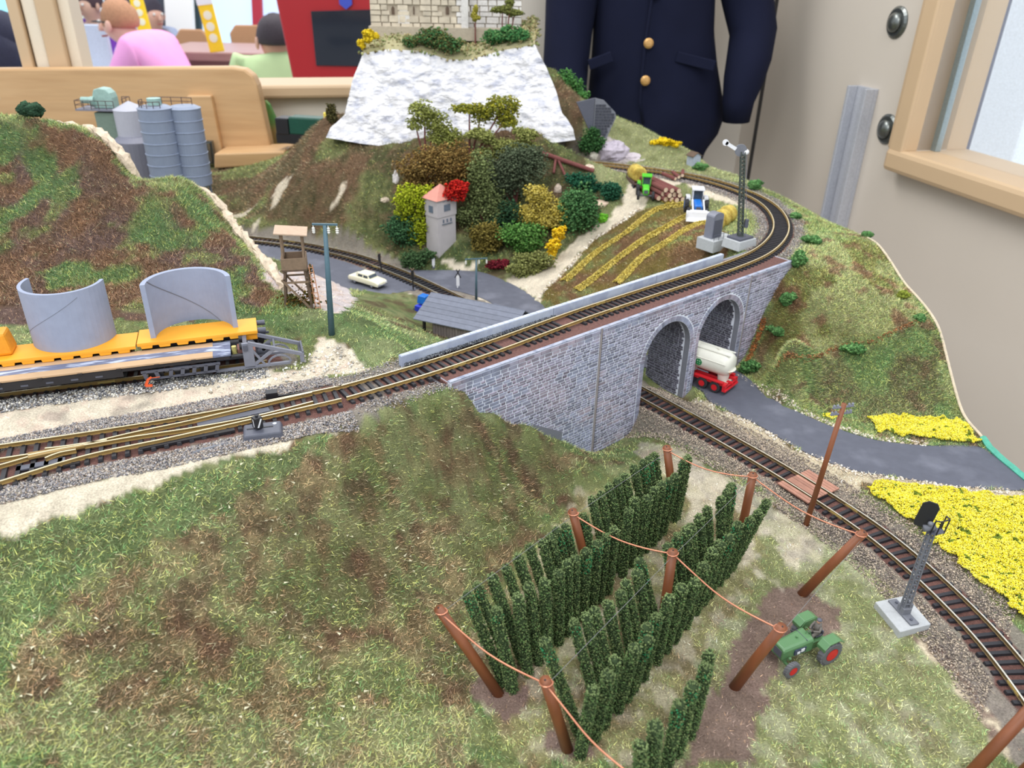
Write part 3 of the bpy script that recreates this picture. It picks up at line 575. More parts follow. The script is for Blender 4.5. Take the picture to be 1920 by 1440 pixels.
    for a, b, zs in ARCH:
        R = (b-a)/2; cx = (a+b)/2; prof = [(b-.02, -3.0)]; s_ = 0
        def at(s0):
            H = zs+3.0
            if s0 < H: return (b-.015, -3+s0, -1, 0)
            q = (s0-H)/R; return (cx+(R-.015)*math.cos(q), zs+(R-.015)*math.sin(q), -math.cos(q), -math.sin(q))
        s0 = 0
        while s0 < zs+3+R*PI*.62:
            h = random.choice([.2, .24, .3]); y = .66+random.uniform(0, .3)
            p, q = at(s0+.02), at(s0+h-.03)
            while y < VWID-.1:
                L = random.uniform(.3, .8); y1 = min(y+L-.05, VWID); n = len(V)
                for P, yy in ((p, y), (q, y), (q, y1), (p, y1)): V.append((P[0]+P[2]*.0, yy, P[1]+P[3]*.0))
                for P, yy in ((p, y+.02), (q, y+.02), (q, y1-.02), (p, y1-.02)): V.append((P[0]+P[2]*.04, yy, P[1]+P[3]*.04))
                Fc += [(n+4, n+5, n+6, n+7), (n, n+1, n+5, n+4), (n+1, n+2, n+6, n+5), (n+2, n+3, n+7, n+6), (n+3, n, n+4, n+7)]
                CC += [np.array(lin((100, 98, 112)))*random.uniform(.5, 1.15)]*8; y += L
            s0 += h
    o = link('arch_stonework', npmesh('arch_stonework', V, Fc, M_stone_a, np.array(CC)), r); o['kind'] = 'stuff'
    # small plain patch panel low on the left wall
    part('patch_panel', MB().prism([(7.6, 3.4), (11.4, .0), (11.4, 1.5), (8.0, 3.5)], .03, .09, M=Matrix.Rotation(PI/2, 4, 'X')), M_grey, r)
    return r
M_dgrey2 = mat('grey_card_edge', (118, 120, 130), rough=.8, var=.06)
M_kerb = mat('pale_kerb_card', (164, 168, 184), rough=.75, var=.1, vs=2, col2=(130, 136, 156), c2s=1.3, c2lo=.5, c2hi=.6)
M_seam = mat('seam_strip', (150, 142, 142), rough=.7)
M_parapet = mat('blue_grey_parapet', (176, 184, 200), rough=.75, var=.08, vs=1, col2=(158, 166, 188), c2s=.8)
M_stone_l = mat('light_printed_stone', (186, 192, 206), rough=.75, var=.1, rand=.1)
viaduct()
# ------------------------------------------------------------------ ballast, flowers, grass fibres
def scatter_tri(P, N_, L, W, lean, col, seed=0, up=None):
    """P: roots, returns single-triangle fibres"""
    r = np.random.default_rng(seed); n = len(P); a = r.uniform(0, 2*PI, n); le = r.uniform(*lean, n); l = r.uniform(*L, n)
    d = np.stack([np.cos(a)*np.sin(le), np.sin(a)*np.sin(le), np.cos(le)], 1); b = r.uniform(0, 2*PI, n); s_ = np.stack([np.cos(b), np.sin(b), np.zeros(n)], 1); s_ -= d*(s_*d).sum(1)[:, None]; s_ /= np.linalg.norm(s_, axis=1)[:, None]+1e-9
    w_ = r.uniform(.7, 1.3, n)[:, None]*W/2
    if up is not None: d = d+up*.9; d /= np.linalg.norm(d, axis=1)[:, None]
    V = np.stack([P-s_*w_, P+s_*w_, P+d*l[:, None]], 1).reshape(-1, 3); return V, np.arange(3*n).reshape(-1, 3), np.repeat(col, 3, 0)
def region_points(n, x0, x1, y0, y1, cond=None, power=1.6):
    r = np.random.default_rng(int(abs(x0*7+y0*13))+n % 97); out = []
    X = r.uniform(x0, x1, n*3); Y = r.uniform(y0, y1, n*3); keep = (np.abs(X) < .80*Y+7) & (~inpoly(X, Y, ROADS[0])) & (r.uniform(0, 1, n*3) < (y0/Y)**power) & (X < xr(Y)-.1)
    X, Y = X[keep], Y[keep]
    if cond is not None: m = cond(X, Y); X, Y = X[m], Y[m]
    return X[:n], Y[:n]
STRAW = np.array(lin((206, 200, 160)))
def grass(name, label, n, box_, cond, L, W, lean=(.5, 1.35), lum=1.0, straw=.03, power=1.6):
    X, Y = region_points(int(n*1.5), *box_, cond, power); Z = T(X, Y); c, gm = ground_color(X, Y, Z); r = np.random.default_rng(n)
    gx = (T(X+.3, Y)-T(X-.3, Y))/.6; gy = (T(X, Y+.3)-T(X, Y-.3))/.6; k = (r.uniform(0, 1, len(X)) < gm) & (r.uniform(0, 1, len(X)) < np.sqrt(1+gx*gx+gy*gy)/1.9); X, Y, Z, c = X[k], Y[k], Z[k], c[k]; m = len(X); gu = np.clip(np.stack([-gx[k], -gy[k], 0*gx[k]], 1), -1, 1)
    n5 = fbm(X, Y, 1.1, 91)[:, None]; yel = np.array(lin((176, 176, 92))); grn = np.array(lin((70, 122, 66))); hue = r.uniform(0, 1, (m, 1))
    br = (c[:, :1] > c[:, 1:2]*1.12); yel = np.where(br, np.array([lin((168, 132, 94))]), yel[None]); grn = np.where(br, np.array([lin((112, 92, 76))]), grn[None]); c = np.where(hue < .25, c*.45+yel*.55, c); c = np.where(hue > .76, c*.45+grn*.55, c); c = c*.94+c.mean(1, keepdims=True)*.06+.008; c = c*r.uniform(.5, 1.95, (m, 1))*(.75+.5*n5)*lum*1.4; s_ = r.uniform(0, 1, m) < straw; c[s_] = STRAW*r.uniform(.7, 1.1, (s_.sum(), 1))
    P = np.stack([X, Y, Z-.02+(fbm(X, Y, 1.2, 5)-.5)*.22], 1); V, Fc, cc = scatter_tri(P, 0, L, W, lean, np.clip(c, 0, 1), n, gu)
    if s_.any():
        q = np.repeat(s_, 3); ctr_ = np.repeat(P, 3, 0); V[q] = ctr_[q]+(V[q]-ctr_[q])*np.array([1.3, 1.3, .8])
    return tag(link('grass', npmesh('grass', V, Fc, M_attr, cc)), label, 'grass', kind='stuff')
tt_ = lambda X, Y: (X-VA[0])*VU[0]+(Y-VA[1])*VU[1]
oo_ = lambda X, Y: (X-VA[0])*VN[0]+(Y-VA[1])*VN[1]
hillpoly = Z_((-200, 1000), (0, 1000), (640, 815), (850, 735), (1115, 862), (900, 1130), (880, 1440), (870, 1600), (-400, 1600))
GL = .75
GQ = 1.0
grass('grass', 'short mixed green and rusty fibres covering the front hillside below the track', int(520000*GQ), (-60, 8, 12, 60), lambda X, Y: inpoly(X, Y, hillpoly) | ((oo_(X, Y) < 0) & (Y < 24) & (X < 0)), (.22, .5), .045, lum=1.25)
grass('grass', 'pale green fibres around the hop garden and the tractor at front right', int(300000*GQ), (-8, 44, 12, 62), lambda X, Y: (~inpoly(X, Y, hillpoly)) & (oo_(X, Y) < -.1), (.16, .38), .04, lum=1.2)
grass('grass', 'lush green fibres on the yard bank beside the watchtower and blue-grey mast', int(90000*GQ), (-70, 2, 36, 92), lambda X, Y: (~inpoly(X, Y, hillpoly)) & (tt_(X, Y)*0+oo_(X, Y) > 4.9) & (X < 8) & (Y < 78-(X+20)*.2), (.18, .4), .045, lum=1.15)
grass('grass', 'tufted green and brown fibres on the steep hillside behind the wagons', int(110000*GQ), (-75, -18, 60, 90), lambda X, Y: Y > 60, (.25, .5), .055, (.3, 1.2))
grass('grass', 'olive and green fibres on the sloping bank right of the viaduct', int(150000*GQ), (18, 44, 50, 100), lambda X, Y: (oo_(X, Y) < .3) | (tt_(X, Y) > 43.5), (.2, .45), .05, lum=1.15)
grass('grass', 'short pale fibres on the meadow inside and beyond the far curve', int(60000*GQ), (0, 44, 68, 145), lambda X, Y: (oo_(X, Y) > 5) , (.2, .45), .06, power=1.0)
grass('grass', 'brown and green fibres on the castle hill slopes', int(90000*GQ), (-80, 8, 98, 150), None, (.3, .6), .08, power=1.0)
OCT = np.array([(1, 0, 0), (-1, 0, 0), (0, 1, 0), (0, -1, 0), (0, 0, 1), (0, 0, -1)], float); OF = np.array([(0, 2, 4), (2, 1, 4), (1, 3, 4), (3, 0, 4), (2, 0, 5), (1, 2, 5), (3, 1, 5), (0, 3, 5)])
def lumps(name, label, cat, P, size, col, seed=1, flat=(.6, 1), m=None, parent=None, kind='stuff'):
    r = np.random.default_rng(seed); n = len(P); a = r.normal(size=(n, 6, 3))*.22; s_ = r.uniform(*size, (n, 1, 1)); q = r.uniform(0, PI, n); cs, sn = np.cos(q), np.sin(q)
    O = OCT[None]+a; O[..., 2] *= r.uniform(*flat, (n, 1)); x = O[..., 0]*cs[:, None]-O[..., 1]*sn[:, None]; y = O[..., 0]*sn[:, None]+O[..., 1]*cs[:, None]; O = np.stack([x, y, O[..., 2]], -1)*s_
    V = (O+P[:, None]).reshape(-1, 3); Fc = (OF[None]+6*np.arange(n)[:, None, None]).reshape(-1, 3)
    o = link(name, npmesh(name, V, Fc, m or M_attr, np.repeat(col, 6, 0)), parent)
    if label: tag(o, label, cat)
    if kind: o['kind'] = kind
    return o
def along(Pl, n, lo_, hi_, seed, z=None, side=None):
    r = np.random.default_rng(seed); i = r.integers(0, len(Pl)-1, n); t = r.uniform(0, 1, n)[:, None]; p = Pl[i]*(1-t)+Pl[i+1]*t; d = Pl[i+1]-Pl[i]; d = d[:, :2]/np.linalg.norm(d[:, :2], axis=1)[:, None]
    s_ = r.choice([-1, 1], n) if side is None else np.full(n, side); o = (lo_+(hi_-lo_)*r.uniform(0, 1, n)**1.2)*s_; X = p[:, 0]-d[:, 1]*o; Y = p[:, 1]+d[:, 0]*o
    return X, Y, np.abs(o)
def stone_cols(n, cols, seed): r = np.random.default_rng(seed+900); A_ = np.array([lin(c) for c in cols]); return np.clip(A_[r.integers(0, len(A_), n)]*r.uniform(.6, 1.35, (n, 1)), 0, 1)
GB = [(170, 166, 166), (146, 142, 142), (188, 178, 166), (116, 114, 120), (158, 142, 130)]
def ballast(label, Pl, n, lo_, hi_, seed, size=(.04, .085), cols=GB, side=None, cond=None, lift=.0):
    X, Y, o = along(Pl, n, lo_, hi_, seed, side=side); k = (X < xr(Y)-.2) & (np.abs(X) < .8*Y+3)
    if cond is not None: k &= cond(X, Y)
    X, Y, o = X[k], Y[k], o[k]; r = np.random.default_rng(seed+5000); Zt = T(X, Y); P = np.stack([X, Y, Zt+r.uniform(0, .09, len(X))+lift], 1); lumps('ballast', label, 'ballast', P, size, stone_cols(len(X), cols, seed), seed)
offb = lambda X, Y: (tt_(X, Y) < .5) | (tt_(X, Y) > 43)
lpoly = [i for i in range(len(LO)) if LO[i][1] < 66]
TN = catmull([(a+b)/2 for a, b in zip(near_stock, far_stock)], .5)
ballast('grey gravel banked along both sides of the front turnout', TN, 21000, 2.15, 3.75, 11, cond=offb)
ballast('grey gravel at the curve and shoulders of the upper track', UP, 16000, 1.55, 3.0, 12, cond=offb)
ballast('brown and grey gravel shoulders of the lower track', LO[lpoly], 26000, 1.6, 3.9, 13, cols=[(172, 158, 142), (140, 128, 118), (194, 178, 158), (122, 112, 108)])
ballast('coarse pale gravel beside the siding track', SD, 5200, 1.3, 3.2, 14, size=(.05, .12), cols=[(206, 202, 196), (150, 150, 152), (120, 120, 126), (226, 220, 208)])
for (lbl, off0, off1, t0, t1, n, cols) in (('dark fine gravel between the upper track and the far parapet', 4.25, 4.4, 0, 14, 900, [(96, 98, 104), (70, 74, 80), (130, 132, 136)]),):
    r = np.random.default_rng(5); t = r.uniform(t0-1, t1, 3000); off = 4.0+(.42*r.uniform(0, 1, 3000)); q = np.array([VW(a, b) for a, b in zip(t, off)]); q[:, 2] = VT+.03+r.uniform(0, .12, 3000); lumps('ballast', lbl, 'ballast', q, (.04, .08), stone_cols(3000, cols, 5), 5)
# loose white stones on the yard
r = np.random.default_rng(8); X = r.uniform(-24, -6, 2600); Y = r.uniform(46, 66, 2600); yp = Z_((380, 735), (520, 700), (600, 650), (650, 650), (700, 690), (560, 720), (440, 745)); k = inpoly(X, Y, yp); X, Y = X[k], Y[k]; P = np.stack([X, Y, T(X, Y)+.03], 1)
lumps('gravel', 'loose white and cream stones on the yard beside the buffer stop', 'gravel', P, (.04, .17), stone_cols(len(X), [(226, 218, 200), (206, 196, 176), (236, 232, 226), (184, 180, 172)], 8), 8)
# kerb stones along the road edge and dirt road
def edge_stones(lbl, px, n, seed, size=(.06, .16), cols=((214, 200, 182), (190, 176, 158), (226, 218, 206))):
    Pl = np.array([hit(*p) for p in px]); X, Y, o = along(Pl, n, 0, .35, seed); P = np.stack([X, Y, T(X, Y)+.04], 1); lumps('gravel', lbl, 'gravel', P, size, stone_cols(n, cols, seed), seed)
edge_stones('pale stones lining the far edge of the road below the right bank', ((1385, 702), (1440, 738), (1500, 770), (1560, 797), (1640, 822), (1740, 834)), 420, 21)
edge_stones('pale stones lining the near edge of the road above the yellow field', ((1300, 750), (1420, 802), (1510, 852), (1600, 886), (1700, 902), (1800, 917), (1900, 923)), 520, 22)
edge_stones('small sandy stones along the dirt road through the fields', ((1010, 560), (1110, 452), (1200, 390)), 260, 23, (.08, .22))
r = np.random.default_rng(77); X, Y = region_points(9000, -60, 6, 12, 60, lambda X, Y: inpoly(X, Y, hillpoly), 1.3); k = (fbm(X, Y, 5, 8) > .47) & (r.uniform(0, 1, len(X)) < .42); X, Y = X[k], Y[k]
P = np.stack([X, Y, T(X, Y)+r.uniform(.08, .22, len(X))], 1); V, Fc, cc = scatter_tri(P, 0, (.12, .34), .13, (.9, 1.5), np.clip(np.array(lin((214, 208, 176)))*r.uniform(.65, 1.15, (len(X), 1)), 0, 1), 78)
tag(link('straw_chips', npmesh('straw_chips', V, Fc, M_attr, cc)), 'pale straw chips strewn over the front hillside', 'straw', kind='stuff')
def flowers(lbl, poly, n, seed, h=.35):
    r = np.random.default_rng(seed); q = np.array(poly); X = r.uniform(q[:, 0].min(), q[:, 0].max(), n*3); Y = r.uniform(q[:, 1].min(), q[:, 1].max(), n*3); k = inpoly(X+(vnoise(X, Y, .8, 4)-.5)*.8, Y+(vnoise(X, Y, .8, 6)-.5)*.8, poly) & (X < xr(Y)-.1); X, Y = X[k][:n], Y[k][:n]; n = len(X)
    hh = h*(.55+.7*vnoise(X, Y, .45, seed)); z = T(X, Y)+hh*r.uniform(.5, 1, n)**.6; y1 = np.array(lin((232, 216, 58))); y2 = np.array(lin((236, 228, 110))); c = y1*r.uniform(.7, 1.1, (n, 1)); k2 = r.uniform(0, 1, n) < .4; c[k2] = y2*r.uniform(.8, 1.1, (k2.sum(), 1)); g_ = (z-T(X, Y) < hh*.5) | (vnoise(X, Y, .35, seed+3) < .13); c[g_] = np.array(lin((120, 138, 50)))*r.uniform(.6, 1.1, (g_.sum(), 1))
    lumps('flowers', lbl, 'flowers', np.stack([X, Y, z], 1), (.035, .085), np.clip(c, 0, 1), seed, flat=(.7, 1))
fp2 = Z_((1618, 918), (1650, 905), (1740, 915), (1830, 930), (1925, 935), (1990, 940), (1990, 1220), (1925, 1165), (1850, 1105), (1790, 1055), (1740, 1010), (1690, 965))
fp1 = Z_((1622, 788), (1650, 782), (1720, 786), (1795, 788), (1815, 805), (1838, 830), (1790, 833), (1700, 824), (1640, 810))
flowers('large bright yellow rapeseed field at the right edge below the road', fp2, 42000, 31, .42)
flowers('small yellow rapeseed strip between the road and the right bank', fp1, 12000, 32, .42)
flowers('tiny clump of yellow flowers at the roadside behind the telegraph pole', Z_((1535, 776), (1568, 782), (1562, 792), (1538, 786)), 220, 33, .25)
# ------------------------------------------------------------------ hop garden
M_post = mat('brown_hop_post', (128, 74, 44), rough=.5, var=.25, vs=1.2, stretch=(1, 1, .25))
M_copper = mat('copper_wire', (214, 142, 112), rough=.35, metal=.5, var=.05)
M_thread = mat('grey_thread', (120, 120, 120), rough=.6)
def TOP(b, px, py):
    d = ray(px, py); t = (b[0]*d[0]+b[1]*d[1])/(d[0]**2+d[1]**2); return np.array([0, 0, CAM_Z])+d*t
posts = dict(a=((940, 1302), (822, 1140), 'brown wooden hop post leaning left at the near left corner of the hop garden'),
 b=((1066, 1404), (1022, 1275), 'brown hop post at the near edge between the two front rows of hops'),
 c=((1112, 1105), (1073, 957), 'brown hop post rising among the left row of hops below the green hillside'),
 d=((1238, 1190), (1262, 1032), 'brown hop post standing in the middle of the hop garden'),
 e=((1375, 1287), (1467, 1175), 'brown hop post leaning right with its foot in mud beside the green tractor'),
 f=((1500, 1114), (1620, 998), 'brown hop post leaning right towards the lower track behind the tractor'),
 g=((1266, 965), (1250, 838), 'brown hop post at the far left corner of the garden below the viaduct'),
 h=((1384, 1020), (1412, 888), 'brown hop post at the far edge of the garden near the wooden crossing'),
 i=((1790, 1480), (1950, 1310), 'brown hop post leaning right in the bottom right corner, the longer one shown'),
 j=((1880, 1485), (1990, 1380), 'brown hop post barely showing at the bottom right corner'))
PT = {}
for k, (b, t, lb) in posts.items():
    B = hit(*b); A_ = G(*t, 6.0+B[2]*0); PT[k] = A_
    o = thing('hop_post', lb, 'post', B-np.array([0, 0, .3]), group='hop garden posts'); v = Vector(A_-B)+Vector((0, 0, .3))
    part('post', MB().tube([(0, 0, 0), tuple(v*.5+Vector((random.uniform(-.05, .05), 0, 0))), tuple(v)], [.32, .30, .28], 14), M_post, o, smooth=True)
    part('nail', MB().ball(tuple(v), .06, 6, 4), M_black, o); part('wire_loop', MB().tube([tuple(v*.955+Vector((.33*math.cos(q), .33*math.sin(q), .03*q))) for q in np.linspace(0, 6.2, 14)], .035, 5), M_copper, o)
def wire(keys, lb, extra=None):
    P = [PT[k]-np.array([0, 0, .25]) for k in keys]
    if extra is not None: P.append(extra)
    pts = []
    for a, b in zip(P[:-1], P[1:]):
        for t in np.linspace(0, 1, 13)[:-1]: q = a*(1-t)+b*t; q[2] -= .55*4*t*(1-t); q[0] += .05*math.sin(9*t); pts.append(tuple(q))
    pts.append(tuple(P[-1])); o = link('copper_wire', MB().tube(pts, .05, 6).mesh('copper_wire', M_copper, True)); tag(o, lb, 'wire', 'copper wires of the hop garden')
wire('ab', 'copper wire sagging across the near end of the hop garden', G(1215, 1478, 5.6))
wire('cde', 'copper wire crossing the middle of the hop garden to the post by the tractor')
wire('ghf', 'copper wire along the far edge of the hop garden towards the lower track')
for k, (a, b, c) in enumerate((('a', 'c', 'g'), ('b', 'd', 'h'), ('e', 'f', None))):
    ks = [q for q in (a, b, c) if q]; P = [tuple(PT[q]-np.array([0, 0, .5])) for q in ks]; o = link('support_thread', MB().tube(P, .014, 4).mesh('support_thread', M_thread)); tag(o, ('fine grey thread strung lengthwise over the left hop row', 'fine grey thread strung lengthwise over the middle hop rows', 'fine grey thread strung between the two posts beside the tractor')[k], 'thread', 'fine threads of the hop garden')
def hop_mesh(seed, H=5.6, R=.29):
    r = np.random.default_rng(seed); nr, ns = 34, 12; V = []; z = np.linspace(0, H, nr); V = np.empty((nr, ns, 3))
    for i in range(nr):
        rr = R*(.92+.12*math.sin(z[i]*2.1+seed))*(1 if z[i] < H-.25 else math.sqrt(max(.004, 1-((z[i]-H+.25)/.252)**2)))
        a = 2*PI*np.arange(ns)/ns; q = rr*r.uniform(.84, 1.08, ns); V[i] = np.stack([q*np.cos(a), q*np.sin(a), z[i]+r.uniform(-.05, .05, ns)], 1)
    idx = np.arange(nr*ns).reshape(nr, ns); F_ = np.stack([idx[:-1], np.roll(idx[:-1], -1, 1), np.roll(idx[1:], -1, 1), idx[1:]], -1).reshape(-1, 4); F_ = np.r_[F_[:, [0, 1, 2]], F_[:, [0, 2, 3]]]
    col = np.tile(np.array(lin((58, 72, 48))), (nr*ns, 1))*r.uniform(.6, 1.2, (nr*ns, 1)); V = V.reshape(-1, 3)
    n = 1150; t = r.uniform(0, 1, n)**.92*H; a = r.uniform(0, 2*PI, n); rad = R*r.uniform(.86, 1.16, n)*np.where(t > H-.16, r.uniform(0, .75, n), 1); P = np.stack([rad*np.cos(a), rad*np.sin(a), t], 1)
    k = r.integers(0, 5, n); pal = np.array([lin(c) for c in ((104, 122, 78), (122, 136, 88), (84, 104, 68), (98, 126, 76), (70, 86, 56))]); c = pal[k]*r.uniform(.7, 1.3, (n, 1))
    top = t > H-.9-(seed % 3)*.4
    if seed % 4 == 0: c[top & (r.uniform(0, 1, n) < .28)] = np.array(lin((56, 134, 88)))
    c[t > H-.3] = np.array(lin((114, 130, 86)))*r.uniform(.8, 1.2)
    q = r.normal(size=(n, 6, 3))*.25+OCT[None]; q = q*r.uniform(.035, .07, (n, 1, 1)); LV = (q+P[:, None]).reshape(-1, 3); LF = (OF[None]+6*np.arange(n)[:, None, None]).reshape(-1, 3)+len(V)
    return npmesh('hop_plant', np.r_[V, LV], np.r_[F_, LF], M_attr, np.r_[col, np.repeat(c, 6, 0)])
HOPM = [hop_mesh(s_) for s_ in range(9)]
rows = [
 ('left-leaning outer row', [(874,1112),(893,1097),(920,1080),(947,1062),(969,1042),(991,1024),(1015,1014),(1030,1005),(1041,992),(1058,986),(1093,966),(1108,934),(1125,925),(1140,910),(1155,900),(1170,891),(1187,874),(1205,865),(1215,859),(1226,852)], 'L1', -.28),
 ('upright second row', [(928,1143),(970,1118),(991,1097),(1021,1089),(1048,1072),(1064,1055),(1078,1045),(1099,1032),(1121,1018),(1136,1005),(1153,992),(1179,956),(1190,936),(1215,932),(1228,917),(1241,906),(1256,900),(1267,891),(1282,863),(1290,857)], 'L1', .28),
 ('left-leaning third row', [(1018,1199),(1073,1164),(1097,1153),(1112,1143),(1138,1130),(1162,1110),(1172,1091),(1193,1072),(1197,1049),(1252,1022),(1268,1003),(1286,992),(1295,986),(1310,968),(1325,953),(1351,934),(1364,919),(1372,908)], 'L2', -.28),
 ('right-leaning fourth row', [(1112,1292),(1142,1263),(1154,1236),(1192,1213),(1217,1198),(1215,1175),(1233,1155),(1255,1120),(1280,1101),(1305,1090),(1322,1060),(1338,1032),(1352,1018),(1369,1007),(1386,982),(1409,974),(1425,961),(1440,940)], 'L2', .28),
 ('short bottom row', [(1200,1395),(1229,1359),(1275,1319),(1300,1284),(1325,1250),(1331,1223)], 'L3', 0)]
LB = {'L1': (G(942, 1302), G(1262, 968)), 'L2': (G(1072, 1420), G(1362, 1062)), 'L3': (G(1200, 1530), G(1300, 1362))}
ORD = ['first', 'second', 'third', 'fourth', 'fifth', 'sixth', 'seventh', 'eighth', 'ninth', 'tenth', 'eleventh', 'twelfth', 'thirteenth', 'fourteenth', 'fifteenth', 'sixteenth', 'seventeenth', 'eighteenth', 'nineteenth', 'twentieth']
for rn, tops, L_, sh in rows:
    a, b = LB[L_]; u = (b-a)[:2]; Ln = np.linalg.norm(u); u = u/Ln; nn = np.array([u[1], -u[0]]); tp = [G(*p, 5.3) for p in tops]; ss = [(q[:2]-a[:2])@u for q in tp]; n = len(tops)
    for i, (q, s_) in enumerate(zip(tp, ss)):
        s2 = .75*s_+.25*np.interp(i, [0, n-1], [ss[0], ss[-1]]); s2 = min(max(s2, .15), Ln-.1); bxy = a[:2]+u*s2+nn*sh; B = np.array(on(bxy[0], bxy[1], -.1)); v = Vector(q-B)+Vector((0, 0, .15)); L = v.length
        me = HOPM[(i*5+len(rn)) % 9]; o = link('hop_plant', me, None, B); o.rotation_mode = 'QUATERNION'; o.rotation_quaternion = Vector((0, 0, 1)).rotation_difference(v.normalized()) @ Matrix.Rotation(random.uniform(0, 6), 4, 'Z').to_quaternion()
        k = random.uniform(.95, 1.1); o.scale = (k, k, L/5.6); green = (me in (HOPM[0], HOPM[4], HOPM[8]))
        tag(o, f"{'bright-tipped' if green else 'dark green'} hop plant, {ORD[i]} from the near end of the {rn}", 'plant', 'hop plants in the hop garden')
# ------------------------------------------------------------------ vehicles
M_tgreen = mat('tractor_green', (88, 128, 86), rough=.3, var=.03); M_red = mat('wheel_red', (206, 32, 42), rough=.35, var=.05); M_tyre = mat('grey_tyre', (98, 98, 102), rough=.75, var=.1); M_dtyre = mat('black_tyre', (44, 44, 48), rough=.7, var=.1)
M_farmer = mat('grey_clothes', (104, 98, 92), rough=.6, var=.12, vs=2); M_skin = mat('model_skin', (196, 150, 124), rough=.6); M_engine = mat('engine_grey', (60, 66, 90), rough=.4); M_gold = mat('brass_brown_axle', (176, 128, 70), rough=.5, var=.2); M_glass = mat('dark_glass', (60, 70, 80), rough=.1)
def wheel(parent, c, r, w, tyre, rim, label=None, treads=18, dirn=1):
    """axis along local y"""
    m = MB(); M = Matrix.Rotation(PI/2, 4, 'X'); m.lathe([(r*.55, -w/2), (r*.9, -w/2), (r, -w*.3), (r, w*.3), (r*.9, w/2), (r*.55, w/2)], 24, c=(0, 0, 0), M=M)
    for k in range(treads):
        a = 2*PI*k/treads; m.box((r*math.cos(a), 0, r*math.sin(a)), (r*.1, w*.85, r*.12), M=Matrix.Rotation(-a, 4, 'Y')@Matrix.Rotation(.4, 4, 'X'))
    o = part('wheel', m, tyre, parent, loc=c, label=label)
    h = MB().lathe([(r*.56, -w*.52), (r*.5, -w*.52), (r*.42, -w*.2), (r*.15, -w*.2), (r*.12, -w*.45), (.001, -w*.45)], 20, M=M).lathe([(r*.56, w*.52), (r*.5, w*.52), (r*.42, w*.2), (r*.15, w*.2), (r*.12, w*.45), (.001, w*.45)], 20, M=M)
    p = part('rim', h, rim, o); return o
def hood(m, x0, x1, w0, w1, z0, z1, z1b=None):
    """rounded bonnet between x0 (front) and x1"""
    z1b = z1b or z1
    sec = lambda w_, z: [(-w_/2, z0), (w_/2, z0), (w_/2, z-.18), (w_/2-.06, z-.07), (w_/2-.2, z), (-w_/2+.2, z), (-w_/2+.06, z-.07), (-w_/2, z-.18)]
    xs = [(x0+.0, w0*.93, z1-.08), (x0-.1*(1 if x0 > x1 else -1), w0, z1), (x1, w1, z1b)]; b = len(m.v)
    for x, w_, z in xs: m.v += [(x, a, c) for a, c in sec(w_, z)]
    for i in range(2):
        for k in range(8): m.f.append((b+i*8+k, b+i*8+(k+1) % 8, b+(i+1)*8+(k+1) % 8, b+(i+1)*8+k)); m.m.append(0)
    m.f += [tuple(b+k for k in reversed(range(8))), tuple(b+16+k for k in range(8))]; m.m += [0, 0]; return m
def figure_seated(t, x, z, mc, s=1.0, name='driver', head=M_skin, hat=None):
    """small seated figure facing +x"""
    o = part('driver', MB().tube([(x-.05, 0, z), (x-.05, 0, z+.35*s), (x, 0, z+.75*s)], [.22*s, .25*s, .2*s], 10).tube([(x, .14, z+.06), (x+.45*s, .17, z+.1), (x+.5*s, .17, z-.35*s)], [.13*s, .11*s, .08*s], 8).tube([(x, -.14, z+.06), (x+.45*s, -.17, z+.1), (x+.5*s, -.17, z-.35*s)], [.13*s, .11*s, .08*s], 8).tube([(x, .24*s, z+.68*s), (x+.15*s, .33*s, z+.4*s), (x+.5*s, .15*s, z+.42*s)], [.1*s, .08*s, .06*s], 8).tube([(x, -.24*s, z+.68*s), (x+.15*s, -.33*s, z+.4*s), (x+.5*s, -.15*s, z+.42*s)], [.1*s, .08*s, .06*s], 8), mc, t, smooth=True)
    part('head', MB().ball((x+.04, 0, z+.98*s), .15*s, 10, 8, sc=(1, .9, 1.15)), head, o, smooth=True)
    if hat: part('cap', MB().ball((x+.02, 0, z+1.07*s), .17*s, 10, 6, sc=(1.05, 1, .6)), hat, o, smooth=True)
    return o
